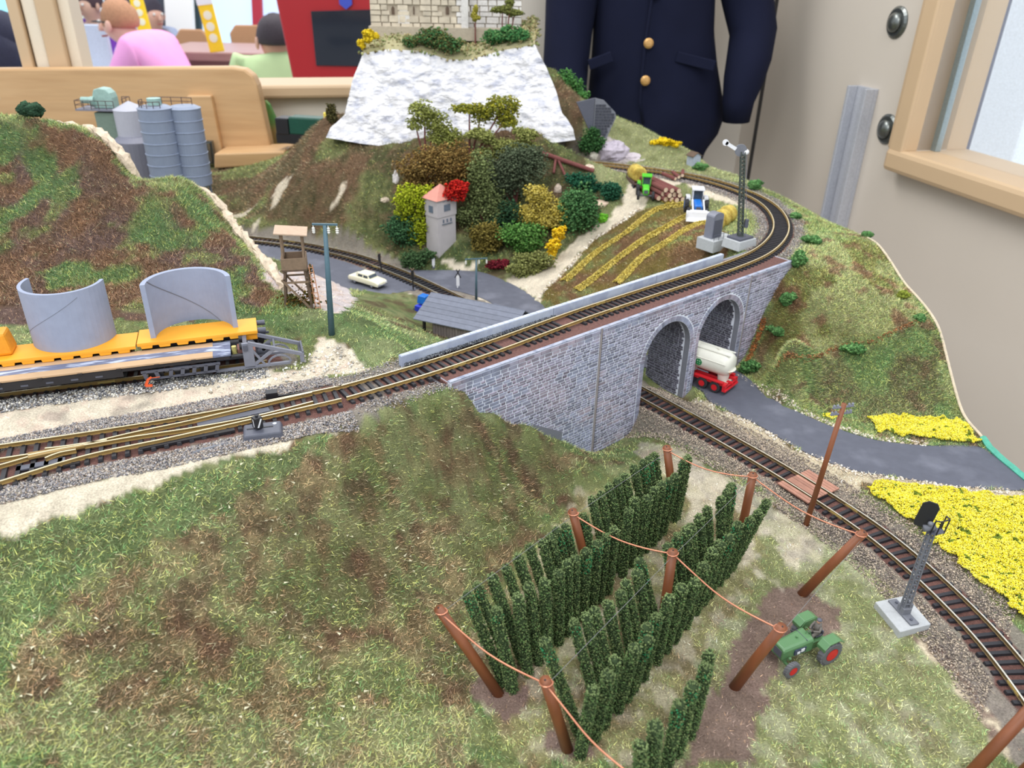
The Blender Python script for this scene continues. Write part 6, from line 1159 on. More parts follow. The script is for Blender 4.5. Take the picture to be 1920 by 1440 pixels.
F('bush', 'narrow golden yellow shrub beside the dirt road', 'bush', [(1050, 440, 11, 12), (1040, 460, 12, 12), (1035, 478, 10, 9)], [(222, 180, 32), (204, 162, 26), (236, 198, 54)], 500, 14, size=(.12, .22), group=W1)
F('bush', 'very dark green bush among the trees of the grove', 'bush', [(955, 408, 22, 26), (925, 430, 18, 20)], [(44, 72, 50), (34, 58, 40), (56, 86, 58)], 800, 15, group=W1)  # the leaves themselves are very dark green
F('bush', 'low maroon bush beside the road fork', 'bush', [(932, 500, 17, 9), (952, 495, 10, 7)], [(116, 36, 46), (96, 30, 40)], 350, 16, size=(.1, .2), group=W1)
F('bush', 'low olive bush at the corner of road and dirt road', 'bush', [(1000, 490, 32, 16), (980, 505, 26, 10)], [(120, 124, 72), (104, 108, 60), (138, 140, 86)], 900, 17, group=W1)
F('bush', 'round dark green bush below the tunnel mouth', 'bush', [(1112, 266, 20, 19)], [(54, 92, 50), (42, 76, 42), (68, 106, 60)], 800, 18, group=W1)
F('bush', 'dark teal bush on the slope below the fallen trunk', 'bush', [(1092, 338, 24, 13), (1115, 352, 14, 9)], [(46, 98, 72), (36, 80, 60)], 500, 19, group=W1)
F('bush', 'dark teal bush nearest the bright green tractor', 'bush', [(1148, 358, 18, 15)], [(46, 92, 68), (36, 76, 56)], 450, 20, group=W1)
F('bush', 'dark bush at the left foot of the transformer tower', 'bush', [(775, 490, 26, 14), (800, 478, 14, 10)], [(70, 96, 62), (58, 80, 50)], 450, 21, group=W1)
F('bush', 'spiky dark shrub at the left end of the white cliff', 'bush', [(622, 213, 9, 14)], [(84, 78, 46), (64, 62, 38)], 250, 22, y=124, group=W1)
F('bush', 'long green bush along the ridge right of the cliff', 'bush', [(1060, 150, 18, 14), (1078, 165, 18, 12), (1092, 178, 12, 8)], [(78, 128, 66), (62, 108, 56), (94, 142, 78)], 700, 23, y=132, group=W1)
F('bush', 'dark red heather patch beside the tunnel mouth', 'bush', [(1073, 205, 9, 8), (1088, 222, 13, 10)], [(142, 52, 66), (120, 42, 54)], 350, 24, y=128, size=(.12, .22), group=W1)
F('bush', 'flat golden yellow patch on the far meadow', 'bush', [(1230, 268, 12, 5), (1245, 266, 14, 6), (1262, 271, 12, 5)], [(228, 196, 40), (212, 178, 30)], 450, 25, size=(.12, .24), group=W1)
Gc = [(78, 118, 68), (64, 100, 56), (96, 134, 80)]
for i, (px, py, rx, ry, lb) in enumerate(((1415, 347, 14, 9, 'green tuft behind the top of the tall signal curve'), (1313, 312, 12, 7, 'small green tuft beside the trackside hut'), (1628, 442, 10, 6, 'green ball bush at the upper corner of the right bank'), (1696, 555, 11, 8, 'olive ball bush halfway down the layout edge'), (1731, 601, 11, 8, 'green ball bush lowest on the layout edge'), (1130, 408, 9, 8, 'tiny bright green bush beside the dirt road'), (1500, 490, 16, 18, 'green ivy hanging over the right end of the viaduct'), (1478, 560, 16, 14, 'green ivy clump on the bank beside the viaduct end'), (1455, 622, 22, 9, 'dark green creeper low on the right bank'), (1405, 690, 22, 14, 'dark green creeper beside the tank trailer'), (1600, 655, 26, 10, 'green creeper tuft below the earth line'), (1492, 405, 10, 5, 'green tuft outside the bend of the upper track'), (1525, 452, 20, 8, 'pale green tuft outside the curve near the viaduct end'), (636, 604, 26, 17, 'blue green bush at the foot of the tall blue grey mast'), (42, 207, 11, 10, 'left one of two dark bushes on the crest of the left hill'), (65, 205, 9, 10, 'right one of two dark bushes on the crest of the left hill'), (22, 1000, 28, 17, 'dense dark green tuft at the left end of the pale path'), (640, 815, 18, 6, 'pale green tuft at the end of the path by the hill crest'), (1565, 885, 18, 10, 'small green weed tuft between road and plank crossing'), (1700, 1420, 26, 20, 'green weed clump at the bottom edge below the tractor'))):
    yv = {14: 82, 15: 82, 2: None}.get(i); c_ = Gc if i not in (3, 5) else ([(120, 130, 50), (104, 112, 44)] if i == 3 else [(120, 190, 60), (100, 170, 50)]); q = hit(px, min(py+ry, 1435), 15); sz = q[1]/100; F('bush', lb, 'bush', [(px, py, rx, ry)], c_ if i not in (14, 15) else [(54, 80, 60), (44, 66, 50)], 260 if i != 16 else 900, 60+i, size=(.045+.11*sz, .09+.2*sz), y=yv, group='small tufts and bushes')
# ------------------------------------------------------------------ cliff and castle
M_cliff = mat('painted_plaster_rock', (216, 214, 216), rough=.9, var=.1, vs=2.2, bump=.6, bs=1.8, col2=(172, 174, 188), c2s=.8, c2lo=.5, c2hi=.7, stretch=(.7, .7, 1.3), attr=False)
def cliff():
    vs_ = [0, .12, .28, .5, .75, 1]; LX = [611, 620, 646, 655, 665, 680]; RX = [1079, 1074, 1054, 1044, 1026, 1003]; PB = [(0, 258), (.15, 270), (.4, 285), (.55, 285), (.85, 272), (1, 262)]; PTp = [(0, 100), (.15, 92), (.35, 96), (.5, 112), (.62, 112), (.8, 95), (1, 84)]
    nu, nv = 150, 60; V = []; 
    for j in range(nv+1):
        v = j/nv; y = 118.5+9*v; row = []
        lx, rx = np.interp(v, vs_, LX), np.interp(v, vs_, RX)
        for i in range(nu+1):
            u = i/nu; uu = (u-.12)/.76; uc = min(max(uu, 0), 1); py = (1-v)*np.interp(uc, [a for a, b in PB], [b for a, b in PB])+v*np.interp(uc, [a for a, b in PTp], [b for a, b in PTp]); px = lx+(rx-lx)*uc
            bul = 2.2*math.sin(PI*uc)*0; p = AY(px, py, y)
            if uu < 0: p = p+np.array([-.0+uu*-6*0.25, -uu*200*.8*.2, 0])+np.array([uu*-2, 0, 0])
            if uu > 1: p = p+np.array([-(uu-1)*2, (uu-1)*200*.8*.2, 0])
            V.append(p)
    V = np.array(V); X, Y, Z = V.T; a = X+Y*.6
    d = (fbm(a*1.3, Z*.8, 4, 5, 4)-.5)*2.2+(fbm(a, Z*1.8, 1.2, 15)-.5)*.7; step = (np.floor(Z*.5+vnoise(a, Z, 2, 4)*2.5) % 2)*.14; e = np.clip(np.minimum(np.arange(len(V))//(nu+1), nv-np.arange(len(V))//(nu+1))/6, 0.15, 1); V[:, 1] += -(d+step)*e; V[:, 2] += (fbm(a, Z, 2, 25)-.5)*.5*e
    idx = np.arange(len(V)).reshape(nv+1, nu+1); Fq = np.stack([idx[:-1, :-1], idx[:-1, 1:], idx[1:, 1:], idx[1:, :-1]], -1).reshape(-1, 4); t = thing('castle_rock', 'white painted rock cliff with a grassy top carrying the castle', 'cliff', (0, 0, 0))
    link('rock_face', npmesh('rock_face', V, Fq, M_cliff), t)
    # grassy top
    top = V[idx[-1]]; rows = []; back = []
    G_ = []; n2 = 14
    for j in range(n2+1):
        q = j/n2
        for p in top: G_.append((p[0]*(1-.04*q), p[1]+12*q, p[2]+2.6*q**.8+(.35 if j else 0)))
    G_ = np.array(G_); i2 = np.arange(len(G_)).reshape(n2+1, nu+1); F2 = np.stack([i2[:-1, :-1], i2[:-1, 1:], i2[1:, 1:], i2[1:, :-1]], -1).reshape(-1, 4); nz = fbm(G_[:, 0], G_[:, 1], 2.2, 9)[:, None]; c = np.array(lin((150, 148, 108)))*(1-nz)+np.array(lin((170, 160, 128)))*nz
    link('grassy_top', npmesh('grassy_top', G_, F2, M_attr, c, smooth=True), t)
    r = np.random.default_rng(4); k = r.integers(0, len(G_)-1, 2600); P = G_[k]+r.normal(size=(2600, 3))*[.4, .4, .1]; lumps('turf', None, None, P, (.12, .3), stone_cols(2600, [(150, 150, 104), (120, 132, 84), (168, 156, 116), (132, 120, 82)], 3), 3, parent=t)
    return V
cliff()
F('bush', 'golden yellow shrub on the left corner of the cliff top', 'bush', [(690, 68, 14, 12), (676, 84, 9, 9), (702, 66, 9, 7)], [(210, 182, 42), (190, 162, 34)], 500, 91, y=127.5, size=(.14, .26))
F('bush', 'large blurred green bush hanging over the middle of the cliff top', 'bush', [(815, 70, 34, 17), (845, 85, 28, 16), (775, 76, 24, 12)], [(76, 120, 72), (64, 98, 60), (104, 112, 66), (96, 92, 56)], 1500, 92, y=128)
F('bush', 'green bush on the right side of the cliff top', 'bush', [(930, 70, 28, 14), (965, 66, 28, 13), (950, 55, 14, 8)], [(70, 124, 72), (58, 104, 60), (96, 132, 80)], 1300, 93, y=128.5)
M_cst = mat('castle_stone', (200, 188, 168), rough=.9, var=.18, vs=.6, rand=.14, bump=.1, bs=2); M_cst2 = mat('castle_mortar', (176, 164, 146), rough=.9, var=.1); M_cst3 = mat('pale_castle_stone', (214, 210, 206), rough=.9, var=.12, rand=.08)
def castle():
    y = 134; p0, p1, p2 = AY(696, 52, y), AY(872, 52, y), AY(978, 40, y+2); t = thing('castle', 'stone castle with small arched windows standing on the white cliff', 'castle', (p0[0], y, p0[2]-.8)); o = np.array([p0[0], y, p0[2]-.8]); W = p1[0]-p0[0]; W2 = p2[0]-p0[0]; H = 11
    part('main_wall', MB().box((W/2, 4, H/2), (W, 8, H)), M_cst2, t); part('wing_wall', MB().box(((W+W2)/2, 5.5, H/2), (W2-W, 7, H)), M_cst2, t)
    part('plinth_wall', MB().box((W2/2, .3, .2), (W2+.4, 3, 1.8)), M_cst2, t)
    rs = random.Random(3); z = .1
    wins = [(737, 19), (776, 19), (839, 19)]; wx = [AY(a, b, y)[0]-o[0] for a, b in wins]; wz = [AY(a, b, y)[2]-o[2] for a, b in wins]
    while z < H-.3:
        h = rs.choice([.7, .85, 1.0]); x = 0
        while x < W2-.2:
            L = rs.uniform(1.0, 2.1); L = min(L, W2-x); c = x+L/2
            if not any(abs(c-a) < L/2+.25 and abs(z+h/2-b) < h/2+.4 for a, b in zip(wx, wz)):
                wing = c > W+.2; mm = M_cst3 if (wing or abs(c-W) < .9) else M_cst; part('stone', MB().box((c, (2.0 if wing else 0)-.08-rs.uniform(0, .12), z+h/2), (L-.12, .35, h-.12), taper=.94), mm, t)
            x += L
        z += h
    for a, b, w_ in zip(wx, wz, (.45, .2, .5)): part('window', MB().prism([(-w_/2, -.6), (w_/2, -.6), (w_/2, .3), (0, .6), (-w_/2, .3)], -.1, .14, M=Matrix.Translation((a, -.05, b))@Matrix.Rotation(PI/2, 4, 'X')), mat('dark_brown_shutter', (92, 74, 60), rough=.8), t)
    part('corner_pillar', MB().box((W, -.15, H/2), (1.1, 1.0, H), taper=.9), M_cst3, t)
    c = AY(757, 28, y)-o; part('blind_arch', MB().prism([(-.9, -1.2), (.9, -1.2), (.9, 0)]+[(.9*math.cos(q), .9*math.sin(q)) for q in np.linspace(.2, PI-.2, 7)]+[(-.9, 0)], -.1, .16, M=Matrix.Translation((c[0], -.1, c[2]))@Matrix.Rotation(PI/2, 4, 'X')), M_cst3, t)
castle()
F('tree', 'tiny olive conifer on the castle terrace', 'tree', [(891, 32, 8, 8), (891, 20, 5, 9)], [(150, 142, 60), (130, 124, 50)], 350, 94, y=132, trunk=1, size=(.1, .2))
F('tree', 'flat-topped dark pine on the castle terrace', 'tree', [(942, 18, 20, 7), (965, 24, 20, 6), (957, 8, 8, 10)], [(112, 116, 62), (94, 98, 54)], 600, 95, y=132, trunk=1, size=(.12, .24))
# tunnel mouth in the far ridge
M_tunm = mat('tunnel_mortar', (116, 118, 126), rough=.9)
def tunnel():
    p = AY(1118, 232, 124); t = thing('tunnel_portal', 'dark stone tunnel portal wing walls on the far hillside', 'tunnel portal', p, .1); t.scale = (.78, .78, .78); r = random.Random(5)
    part('wing_wall', MB().prism([(-.6, -3.5), (2.0, -3.2), (3.8, 1.2), (3.6, 2.2), (1.2, 4.4), (-.6, 4.8)], -.5, .3, M=Matrix.Rotation(PI/2, 4, 'X')), M_tunm, t); part('plain_wing', MB().prism([(-4.2, 4.0), (-.7, 4.8), (-.7, -2.5)], -.4, .4, M=Matrix.Rotation(PI/2, 4, 'X')), M_dgrey, t)
    z = -2.6
    while z < 3.6:
        x = -.45; xm = np.interp(z, [-3.2, 1.2, 2.2, 4.4], [1.6, 3.4, 3.2, .9])
        while x < xm-.3: L = r.uniform(.5, .9); part('stone', MB().box((x+L/2, -.33, z), (L-.1, .12, .42)), M_tst, t); x += L
        z += .55
M_tst = mat('dark_tunnel_stone', (62, 64, 74), rough=.85, rand=.2, var=.2)
tunnel()
# pale rock outcrop on the far bank, white boulders on slope
def boulder(label, px, py, rx, ry, col, seed, y=None, grp='boulders on the slopes'):
    q = hit(px, py, 60) if y is None else AY(px, py, y); d = q[1]*1.05/F_PX; m = MB().ball((0, 0, 0), 1, 14, 10, sc=(rx*d, rx*d*.7, ry*d), jit=.16); o = link('boulder', m.mesh('boulder', mat('boulder_rock', col, rough=.9, var=.12, bump=.3, bs=1.5)), None, q); tag(o, label, 'rock', grp)
for i, a in enumerate((('pale violet rock outcrop beside the far track, upper part', 1150, 285, 26, 18, (182, 172, 184)), ('pale violet rock outcrop beside the far track, lower right part', 1183, 297, 22, 9, (196, 186, 192)), ('cream boulder below the round dark green bush', 1113, 292, 8, 8, (222, 216, 200)), ('cream boulder at the end of the long fallen trunk', 1105, 316, 9, 7, (216, 196, 176)), ('pale boulder right of the yellow blossomed tree', 1046, 358, 7, 12, (214, 196, 180)), ('flat sandy rock under the dark teal bushes', 1122, 382, 20, 6, (214, 190, 168)), ('pale rock slab at the left edge of the brown autumn tree', 742, 340, 6, 18, (216, 210, 208)), ('pale boulder on the open slope left of the grove', 722, 376, 8, 6, (196, 180, 160)))): boulder(a[0], *a[1:6], seed=i) if False else boulder(a[0], a[1], a[2], a[3], a[4], a[5], i)
# ------------------------------------------------------------------ the room
M_wall = mat('beige_wall_laminate', (206, 196, 184), rough=.55, var=.02, vs=.05, spec=.3); M_wall2 = mat('cream_wall', (222, 214, 202), rough=.7, var=.02, vs=.05); M_frame = mat('tan_window_frame', (198, 170, 136), rough=.5, var=.02, vs=.1); M_frame2 = mat('pale_window_post', (226, 214, 194), rough=.5, var=.02)
def plane_box(name, label, pts, n, th, m, parent=None, kind=None, cat=None, bevel=0):
    """a slab whose visible outline is pts (world), thickness th along -n"""
    n = Vector(n).normalized(); k = len(pts); P = [Vector(p) for p in pts]; mb = MB().add([tuple(p) for p in P]+[tuple(p-n*th) for p in P], [tuple(range(k)), tuple(reversed(range(k, 2*k)))]+[(i, i+k, (i+1) % k+k, (i+1) % k) for i in range(k)])
    if parent is not None: return part(name, mb, m, parent, bevel=bevel)
    o = link(name, mb.mesh(name, m))
    if label: o['label'] = label
    if cat: o['category'] = cat
    if kind: o['kind'] = kind
    if bevel: b = o.modifiers.new('bevel', 'BEVEL'); b.width = bevel*S; b.segments = 2
    return o
RD = np.array([-.238, .971, 0.]); RNn = np.array([-.971, -.238, 0.])     # along the right wall (away), and its normal (into the room)
CORN = np.array([54., 195., 0.]); BD = np.array([-.971, -.238, 0.]); BNn = np.array([.238, -.971, 0.])
up = np.array([0, 0, 1.])
def RWp(px, py, off=0): return ONP(px, py, CORN+RNn*off, RNn)
def BWp(px, py, off=0): return ONP(px, py, CORN+BNn*off, BNn)
# right wall around the window opening
wl = RWp(1755, 0, 3); wb = RWp(1690, 284, 3); s_w = float((wl-CORN)@-RD); z_w = float(wb[2]); s_w = float((wb-CORN)@-RD)
Pw = lambda s_, z, off=0: CORN-RD*s_+up*z+RNn*off
ZB, ZT = -105., 150.
gap_s = float((RWp(1405, 318)-CORN)@-RD)
plane_box('wall_right', 'beige laminate side wall of the room', [Pw(gap_s+.6, ZB), Pw(s_w, ZB), Pw(s_w, ZT), Pw(gap_s+.6, ZT)], RNn, 6, M_wall, kind='structure')
plane_box('wall_right', 'beige wall below the side window', [Pw(s_w, ZB), Pw(s_w+190, ZB), Pw(s_w+190, z_w-2.5), Pw(s_w, z_w-2.5)], RNn, 6, M_wall, kind='structure')
plane_box('wall_right', 'beige wall panel between the black joint and the room corner', [Pw(-.0, ZB), Pw(gap_s-.5, ZB), Pw(gap_s-.5, ZT), Pw(0, ZT)], RNn, 6, M_wall, kind='structure')
plane_box('trim_1', 'black joint gap between two wall panels', [Pw(gap_s-.7, ZB, .05), Pw(gap_s+.8, ZB, .05), Pw(gap_s+.8, ZT, .05), Pw(gap_s-.7, ZT, .05)], RNn, 3, M_black, kind='structure')
# side window: casing, jamb, sill, glass
cw = float((RWp(1727, 0, 3)-CORN)@-RD); cw = s_w-(float((wl-CORN)@-RD)-cw)
win = thing('window_1', 'tan framed side window with a glass pane at the upper right', 'window', Pw(s_w, z_w)); win['kind'] = 'structure'; del win['category']
wo = Pw(s_w, z_w); L_ = lambda p: tuple(np.array(p)-wo)
jp = Pw(s_w, z_w); jo = lambda px, py: float((ONP(px, py, jp, RD)-CORN)@RNn)
JG, JE = (jo(1825, 0)+jo(1752, 270))/2, (jo(1895, 0)+jo(1812, 280))/2
def wbox(name, s0, s1, z0, z1, o0, o1, m, bevel=.3):
    c = [Pw(a, b, o) for a in (s0, s1) for b in (z0, z1) for o in (o0, o1)]; mb = MB().add([L_(p) for p in c], [(0, 2, 3, 1), (4, 5, 7, 6), (0, 1, 5, 4), (2, 6, 7, 3), (0, 4, 6, 2), (1, 3, 7, 5)]); bm = bmesh.new(); 
    return part(name, mb, m, win, bevel=bevel)
wbox('casing', cw, s_w-.05, z_w-3.4, ZT, -1, 3.0, M_frame); wbox('sill', cw-.3, s_w+190, z_w-3.8, z_w, JE-1, 3.3, M_frame, .8); wbox('jamb', cw-1, s_w, z_w-.2, ZT, JE, 2.5, M_frame)
wbox('glass_pane', s_w, s_w+190, z_w, ZT, JG-.3, JG+.3, None, 0); wbox('glazing_bead', s_w-.1, s_w+1.2, z_w, ZT, JG-.6, JG+.5, mat('steel_bead', (150, 166, 172), rough=.3, metal=.6), .1)
mg = bpy.data.materials.new('clear_glass'); mg.use_nodes = True; nt = mg.node_tree; b_ = nt.nodes['Principled BSDF']; b_.inputs['Roughness'].default_value = .02; b_.inputs['Base Color'].default_value = (.9, .95, .95, 1); tr = nt.nodes.new('ShaderNodeBsdfTransparent'); mxs = nt.nodes.new('ShaderNodeMixShader'); mxs.inputs[0].default_value = .10; nt.links.new(tr.outputs[0], mxs.inputs[1]); nt.links.new(b_.outputs[0], mxs.inputs[2]); nt.links.new(mxs.outputs[0], nt.nodes['Material Output'].inputs[0])
for ch in win.children:
    if ch.name.startswith('glass_pane'): ch.data.materials.clear(); ch.data.materials.append(mg)
M_steel = mat('brushed_bolt', (120, 124, 122), rough=.3, metal=.8); M_alu = mat('aluminium_channel', (186, 188, 196), rough=.4, metal=.2)
for px, py, lb in ((1683, 42, 'upper round steel bolt head on the side wall'), (1664, 242, 'lower round steel bolt head beside the window casing')):
    p = RWp(px, py); t = thing('wall_bolt', lb, 'bolt', p, math.atan2(RNn[1], RNn[0]), group='round bolt heads on the side wall'); M = Matrix.Rotation(PI/2, 4, 'Y'); part('washer', MB().lathe([(2.6, 0), (2.6, .2), (2.2, .5), (.05, .5)], 24, M=M), M_steel, t); part('dome', MB().lathe([(1.7, .5), (1.5, 1.0), (.9, 1.35), (.05, 1.5)], 20, M=M), M_steel, t, smooth=True)
a, b = RWp(1628, 163), RWp(1568, 445); sA = float((a-CORN)@-RD); t = thing('metal_channel', 'upright aluminium channel fixed to the side wall left of the window', 'channel', Pw(sA, a[2]))
def sbox(name, par, o, s0, s1, z0, z1, o0, o1, m, bevel=.1):
    c = [Pw(a, b, q) for a in (s0, s1) for b in (z0, z1) for q in (o0, o1)]; return part(name, MB().add([tuple(np.array(p)-o) for p in c], [(0, 2, 3, 1), (4, 5, 7, 6), (0, 1, 5, 4), (2, 6, 7, 3), (0, 4, 6, 2), (1, 3, 7, 5)]), m, par, bevel=bevel)
o = Pw(sA, a[2]); sbox('web', t, o, sA-2.6, sA+3.2, -70, a[2], 0, .8, M_alu); sbox('flange', t, o, sA-2.6, sA-1.9, -70, a[2], .8, 2.6, M_alu); sbox('flange', t, o, sA+2.4, sA+3.2, -70, a[2], .8, 2.6, M_alu)
# beyond the side window
Pn = lambda px, py, off: RWp(px, py, -off)
c0, c1 = Pn(1880, 10, 60), Pn(1812, 280, 60); plane_box('white_column', 'white column seen through the side window', [Pn(1895, 0, 45)+up*60, Pn(1815, 285, 45)-up*40, Pn(1905, 300, 45)-up*40, Pn(1975, 0, 45)+up*60], RNn, 12, mat('white_column_glow', (220, 230, 242), rough=.4, emit=.35), cat='column', bevel=.5)  # the column glows by itself so that it looks brightly lit
plane_box('wall_outer', 'dark blue grey room beyond the side window', [Pn(1700, 0, 110)+up*160, Pn(1700, 300, 110)-up*150, Pn(2300, 500, 110)-up*150, Pn(2500, 0, 110)+up*160], RNn, 4, mat('dark_blue_room', (92, 96, 130), rough=.6, var=.3, vs=.02), kind='structure')
# back wall with the long window
Pb = lambda s_, z, off=0: CORN+BD*s_+up*z+BNn*off
sj = float((BWp(800, 60)-CORN)@BD); zs = float(BWp(560, 181)[2]); zt_ = float(BWp(560, 156)[2])
plane_box('wall_back', 'beige back wall behind the jacket', [Pb(0, ZB), Pb(0, ZT), Pb(sj, ZT), Pb(sj, ZB)], BNn, 6, M_wall2, kind='structure')
plane_box('wall_back', 'cream wall below the serving window', [Pb(sj, ZB), Pb(sj, zs), Pb(sj+190, zs), Pb(sj+190, ZB)], BNn, 6, M_wall2, kind='structure')
def bbox(name, label, s0, s1, z0, z1, o0, o1, m, bevel=.3, kind='structure'):
    c = [Pb(a, b, o) for a in (s0, s1) for b in (z0, z1) for o in (o0, o1)]; mb = MB().add([tuple(p) for p in c], [(0, 1, 3, 2), (4, 6, 7, 5), (0, 4, 5, 1), (2, 3, 7, 6), (0, 2, 6, 4), (1, 5, 7, 3)]); o = link(name, mb.mesh(name, m)); o['kind'] = kind; o['label'] = label
    b = o.modifiers.new('bevel', 'BEVEL'); b.width = bevel*S; b.segments = 2; return o
bbox('trim_2', 'tan sill of the long serving window', sj-2, sj+190, zs, zt_, -10, 3, M_frame, .6)
sp = lambda px: float((BWp(px, 60)-CORN)@BD)
bbox('trim_3', 'outer tan window post at the upper left', sp(52), sp(30), zt_-2, ZT, -10, 2, M_frame); bbox('trim_4', 'pale middle strip of the window post', sp(82), sp(55), zt_-2, ZT, -4, 1, M_frame2); bbox('trim_5', 'inner tan window post at the upper left', sp(118), sp(82), zt_-2, ZT, -10, 2, M_frame); bbox('trim_6', 'narrow pale window stile at the upper left', sp(140), sp(118), zt_-2, ZT, -8, 0, M_frame2)
fl = link('floor', MB().box((0, 250, ZB-2), (900, 1000, 4)).mesh('floor', mat('grey_floor', (150, 146, 142), rough=.6))); fl['kind'] = 'structure'; fl['label'] = 'grey floor of the hall'
tb = link('layout_table', MB().box((-20, 92, -14), (118, 158, 3)).mesh('layout_table', mat('plywood_board', (188, 160, 120), rough=.7))); tag(tb, 'plywood board carrying the model railway landscape', 'table')
# ------------------------------------------------------------------ wooden cupboard panel behind the silos
M_ply = mat('light_plywood', (200, 162, 118), rough=.5, var=.08, vs=.25, stretch=(.25, 1, 2.5), col2=(186, 146, 102), c2s=.3, c2lo=.4, c2hi=.8)
def panel():
    y = 156; t = thing('wooden_cabinet', 'light plywood cabinet back with rounded corner behind the silos', 'cabinet', AY(450, 300, y)); o = np.array(t.location)/S
    pts = [(-260, 260), (-260, 129), (440, 124), (462, 128), (478, 140), (486, 158), (514, 286), (408, 290), (400, 330), (-260, 360)]; P = [AY(a, b, y)-o for a, b in pts]; part('back_panel', MB().prism([(p[0], p[2]) for p in P], -1.5, 1.5, M=Matrix.Rotation(PI/2, 4, 'X')), M_ply, t, bevel=.4)
    q = [AY(a, b, y-2)-o for a, b in ((352, 178), (398, 178), (422, 300), (378, 306))]; part('raised_frame', MB().prism([(p[0], p[2]) for p in q], -.6, .8, M=Matrix.Translation((0, -2, 0))@Matrix.Rotation(PI/2, 4, 'X')), M_ply, t, bevel=.3)
    q = [AY(a, b, y-6)-o for a, b in ((408, 284), (538, 280), (540, 296), (500, 306), (408, 312))]; part('base_ledge', MB().prism([(p[0], p[2]) for p in q], -5, 3, M=Matrix.Translation((0, -5, 0))@Matrix.Rotation(PI/2, 4, 'X')), M_ply, t, bevel=.3)
    p = AY(394, 285, y-4)-o; part('latch', MB().box((p[0], p[1], p[2]), (1.6, 1, 4.2)).cyl((p[0], p[1]-.8, p[2]-2), (p[0], p[1]-.8, p[2]+1.8), .5, n=10), M_steel, t)
panel()
p = AY(516, 240, 160); pg_ = [AY(a, b, 160)-p for a, b in ((498, 188), (506, 196), (520, 228), (532, 260), (536, 276), (512, 290), (500, 240))]; o = thing('painted_hill_board', 'painted green hill board edge beside the wooden cabinet', 'board', p); part('board', MB().prism([(q[0], q[2]) for q in pg_], -.6, .6, M=Matrix.Rotation(PI/2, 4, 'X')), mat('painted_hill_green', (78, 128, 62), rough=.8, col2=(150, 120, 70), c2s=.08, c2lo=.45, c2hi=.6), o)
p = AY(578, 235, 150); o = thing('green_locomotive', 'dark green toy locomotive with glowing lamp behind the castle hill', 'toy train', p, -.2); part('body', MB().box((0, 0, 0), (6.5, 3, 3.2)), mat('dark_green_paint', (28, 78, 64), rough=.4), o, bevel=.3); part('chassis', MB().box((-1.5, 0, -2.4), (9, 3, 1.8)), M_black, o); part('cab', MB().box((-4.6, 0, -.2), (2.6, 3.2, 3.0)), M_black, o, bevel=.2)
part('lamp', MB().ball((4.2, -1.6, -2.0), .6, 10, 6), mat('lit_lamp', (255, 214, 120), emit=3), o); part('yellow_lever', MB().box((4.2, -1.0, 1.0), (.9, .6, 3.4)), mat('lever_yellow', (236, 214, 90)), o, bevel=.2)
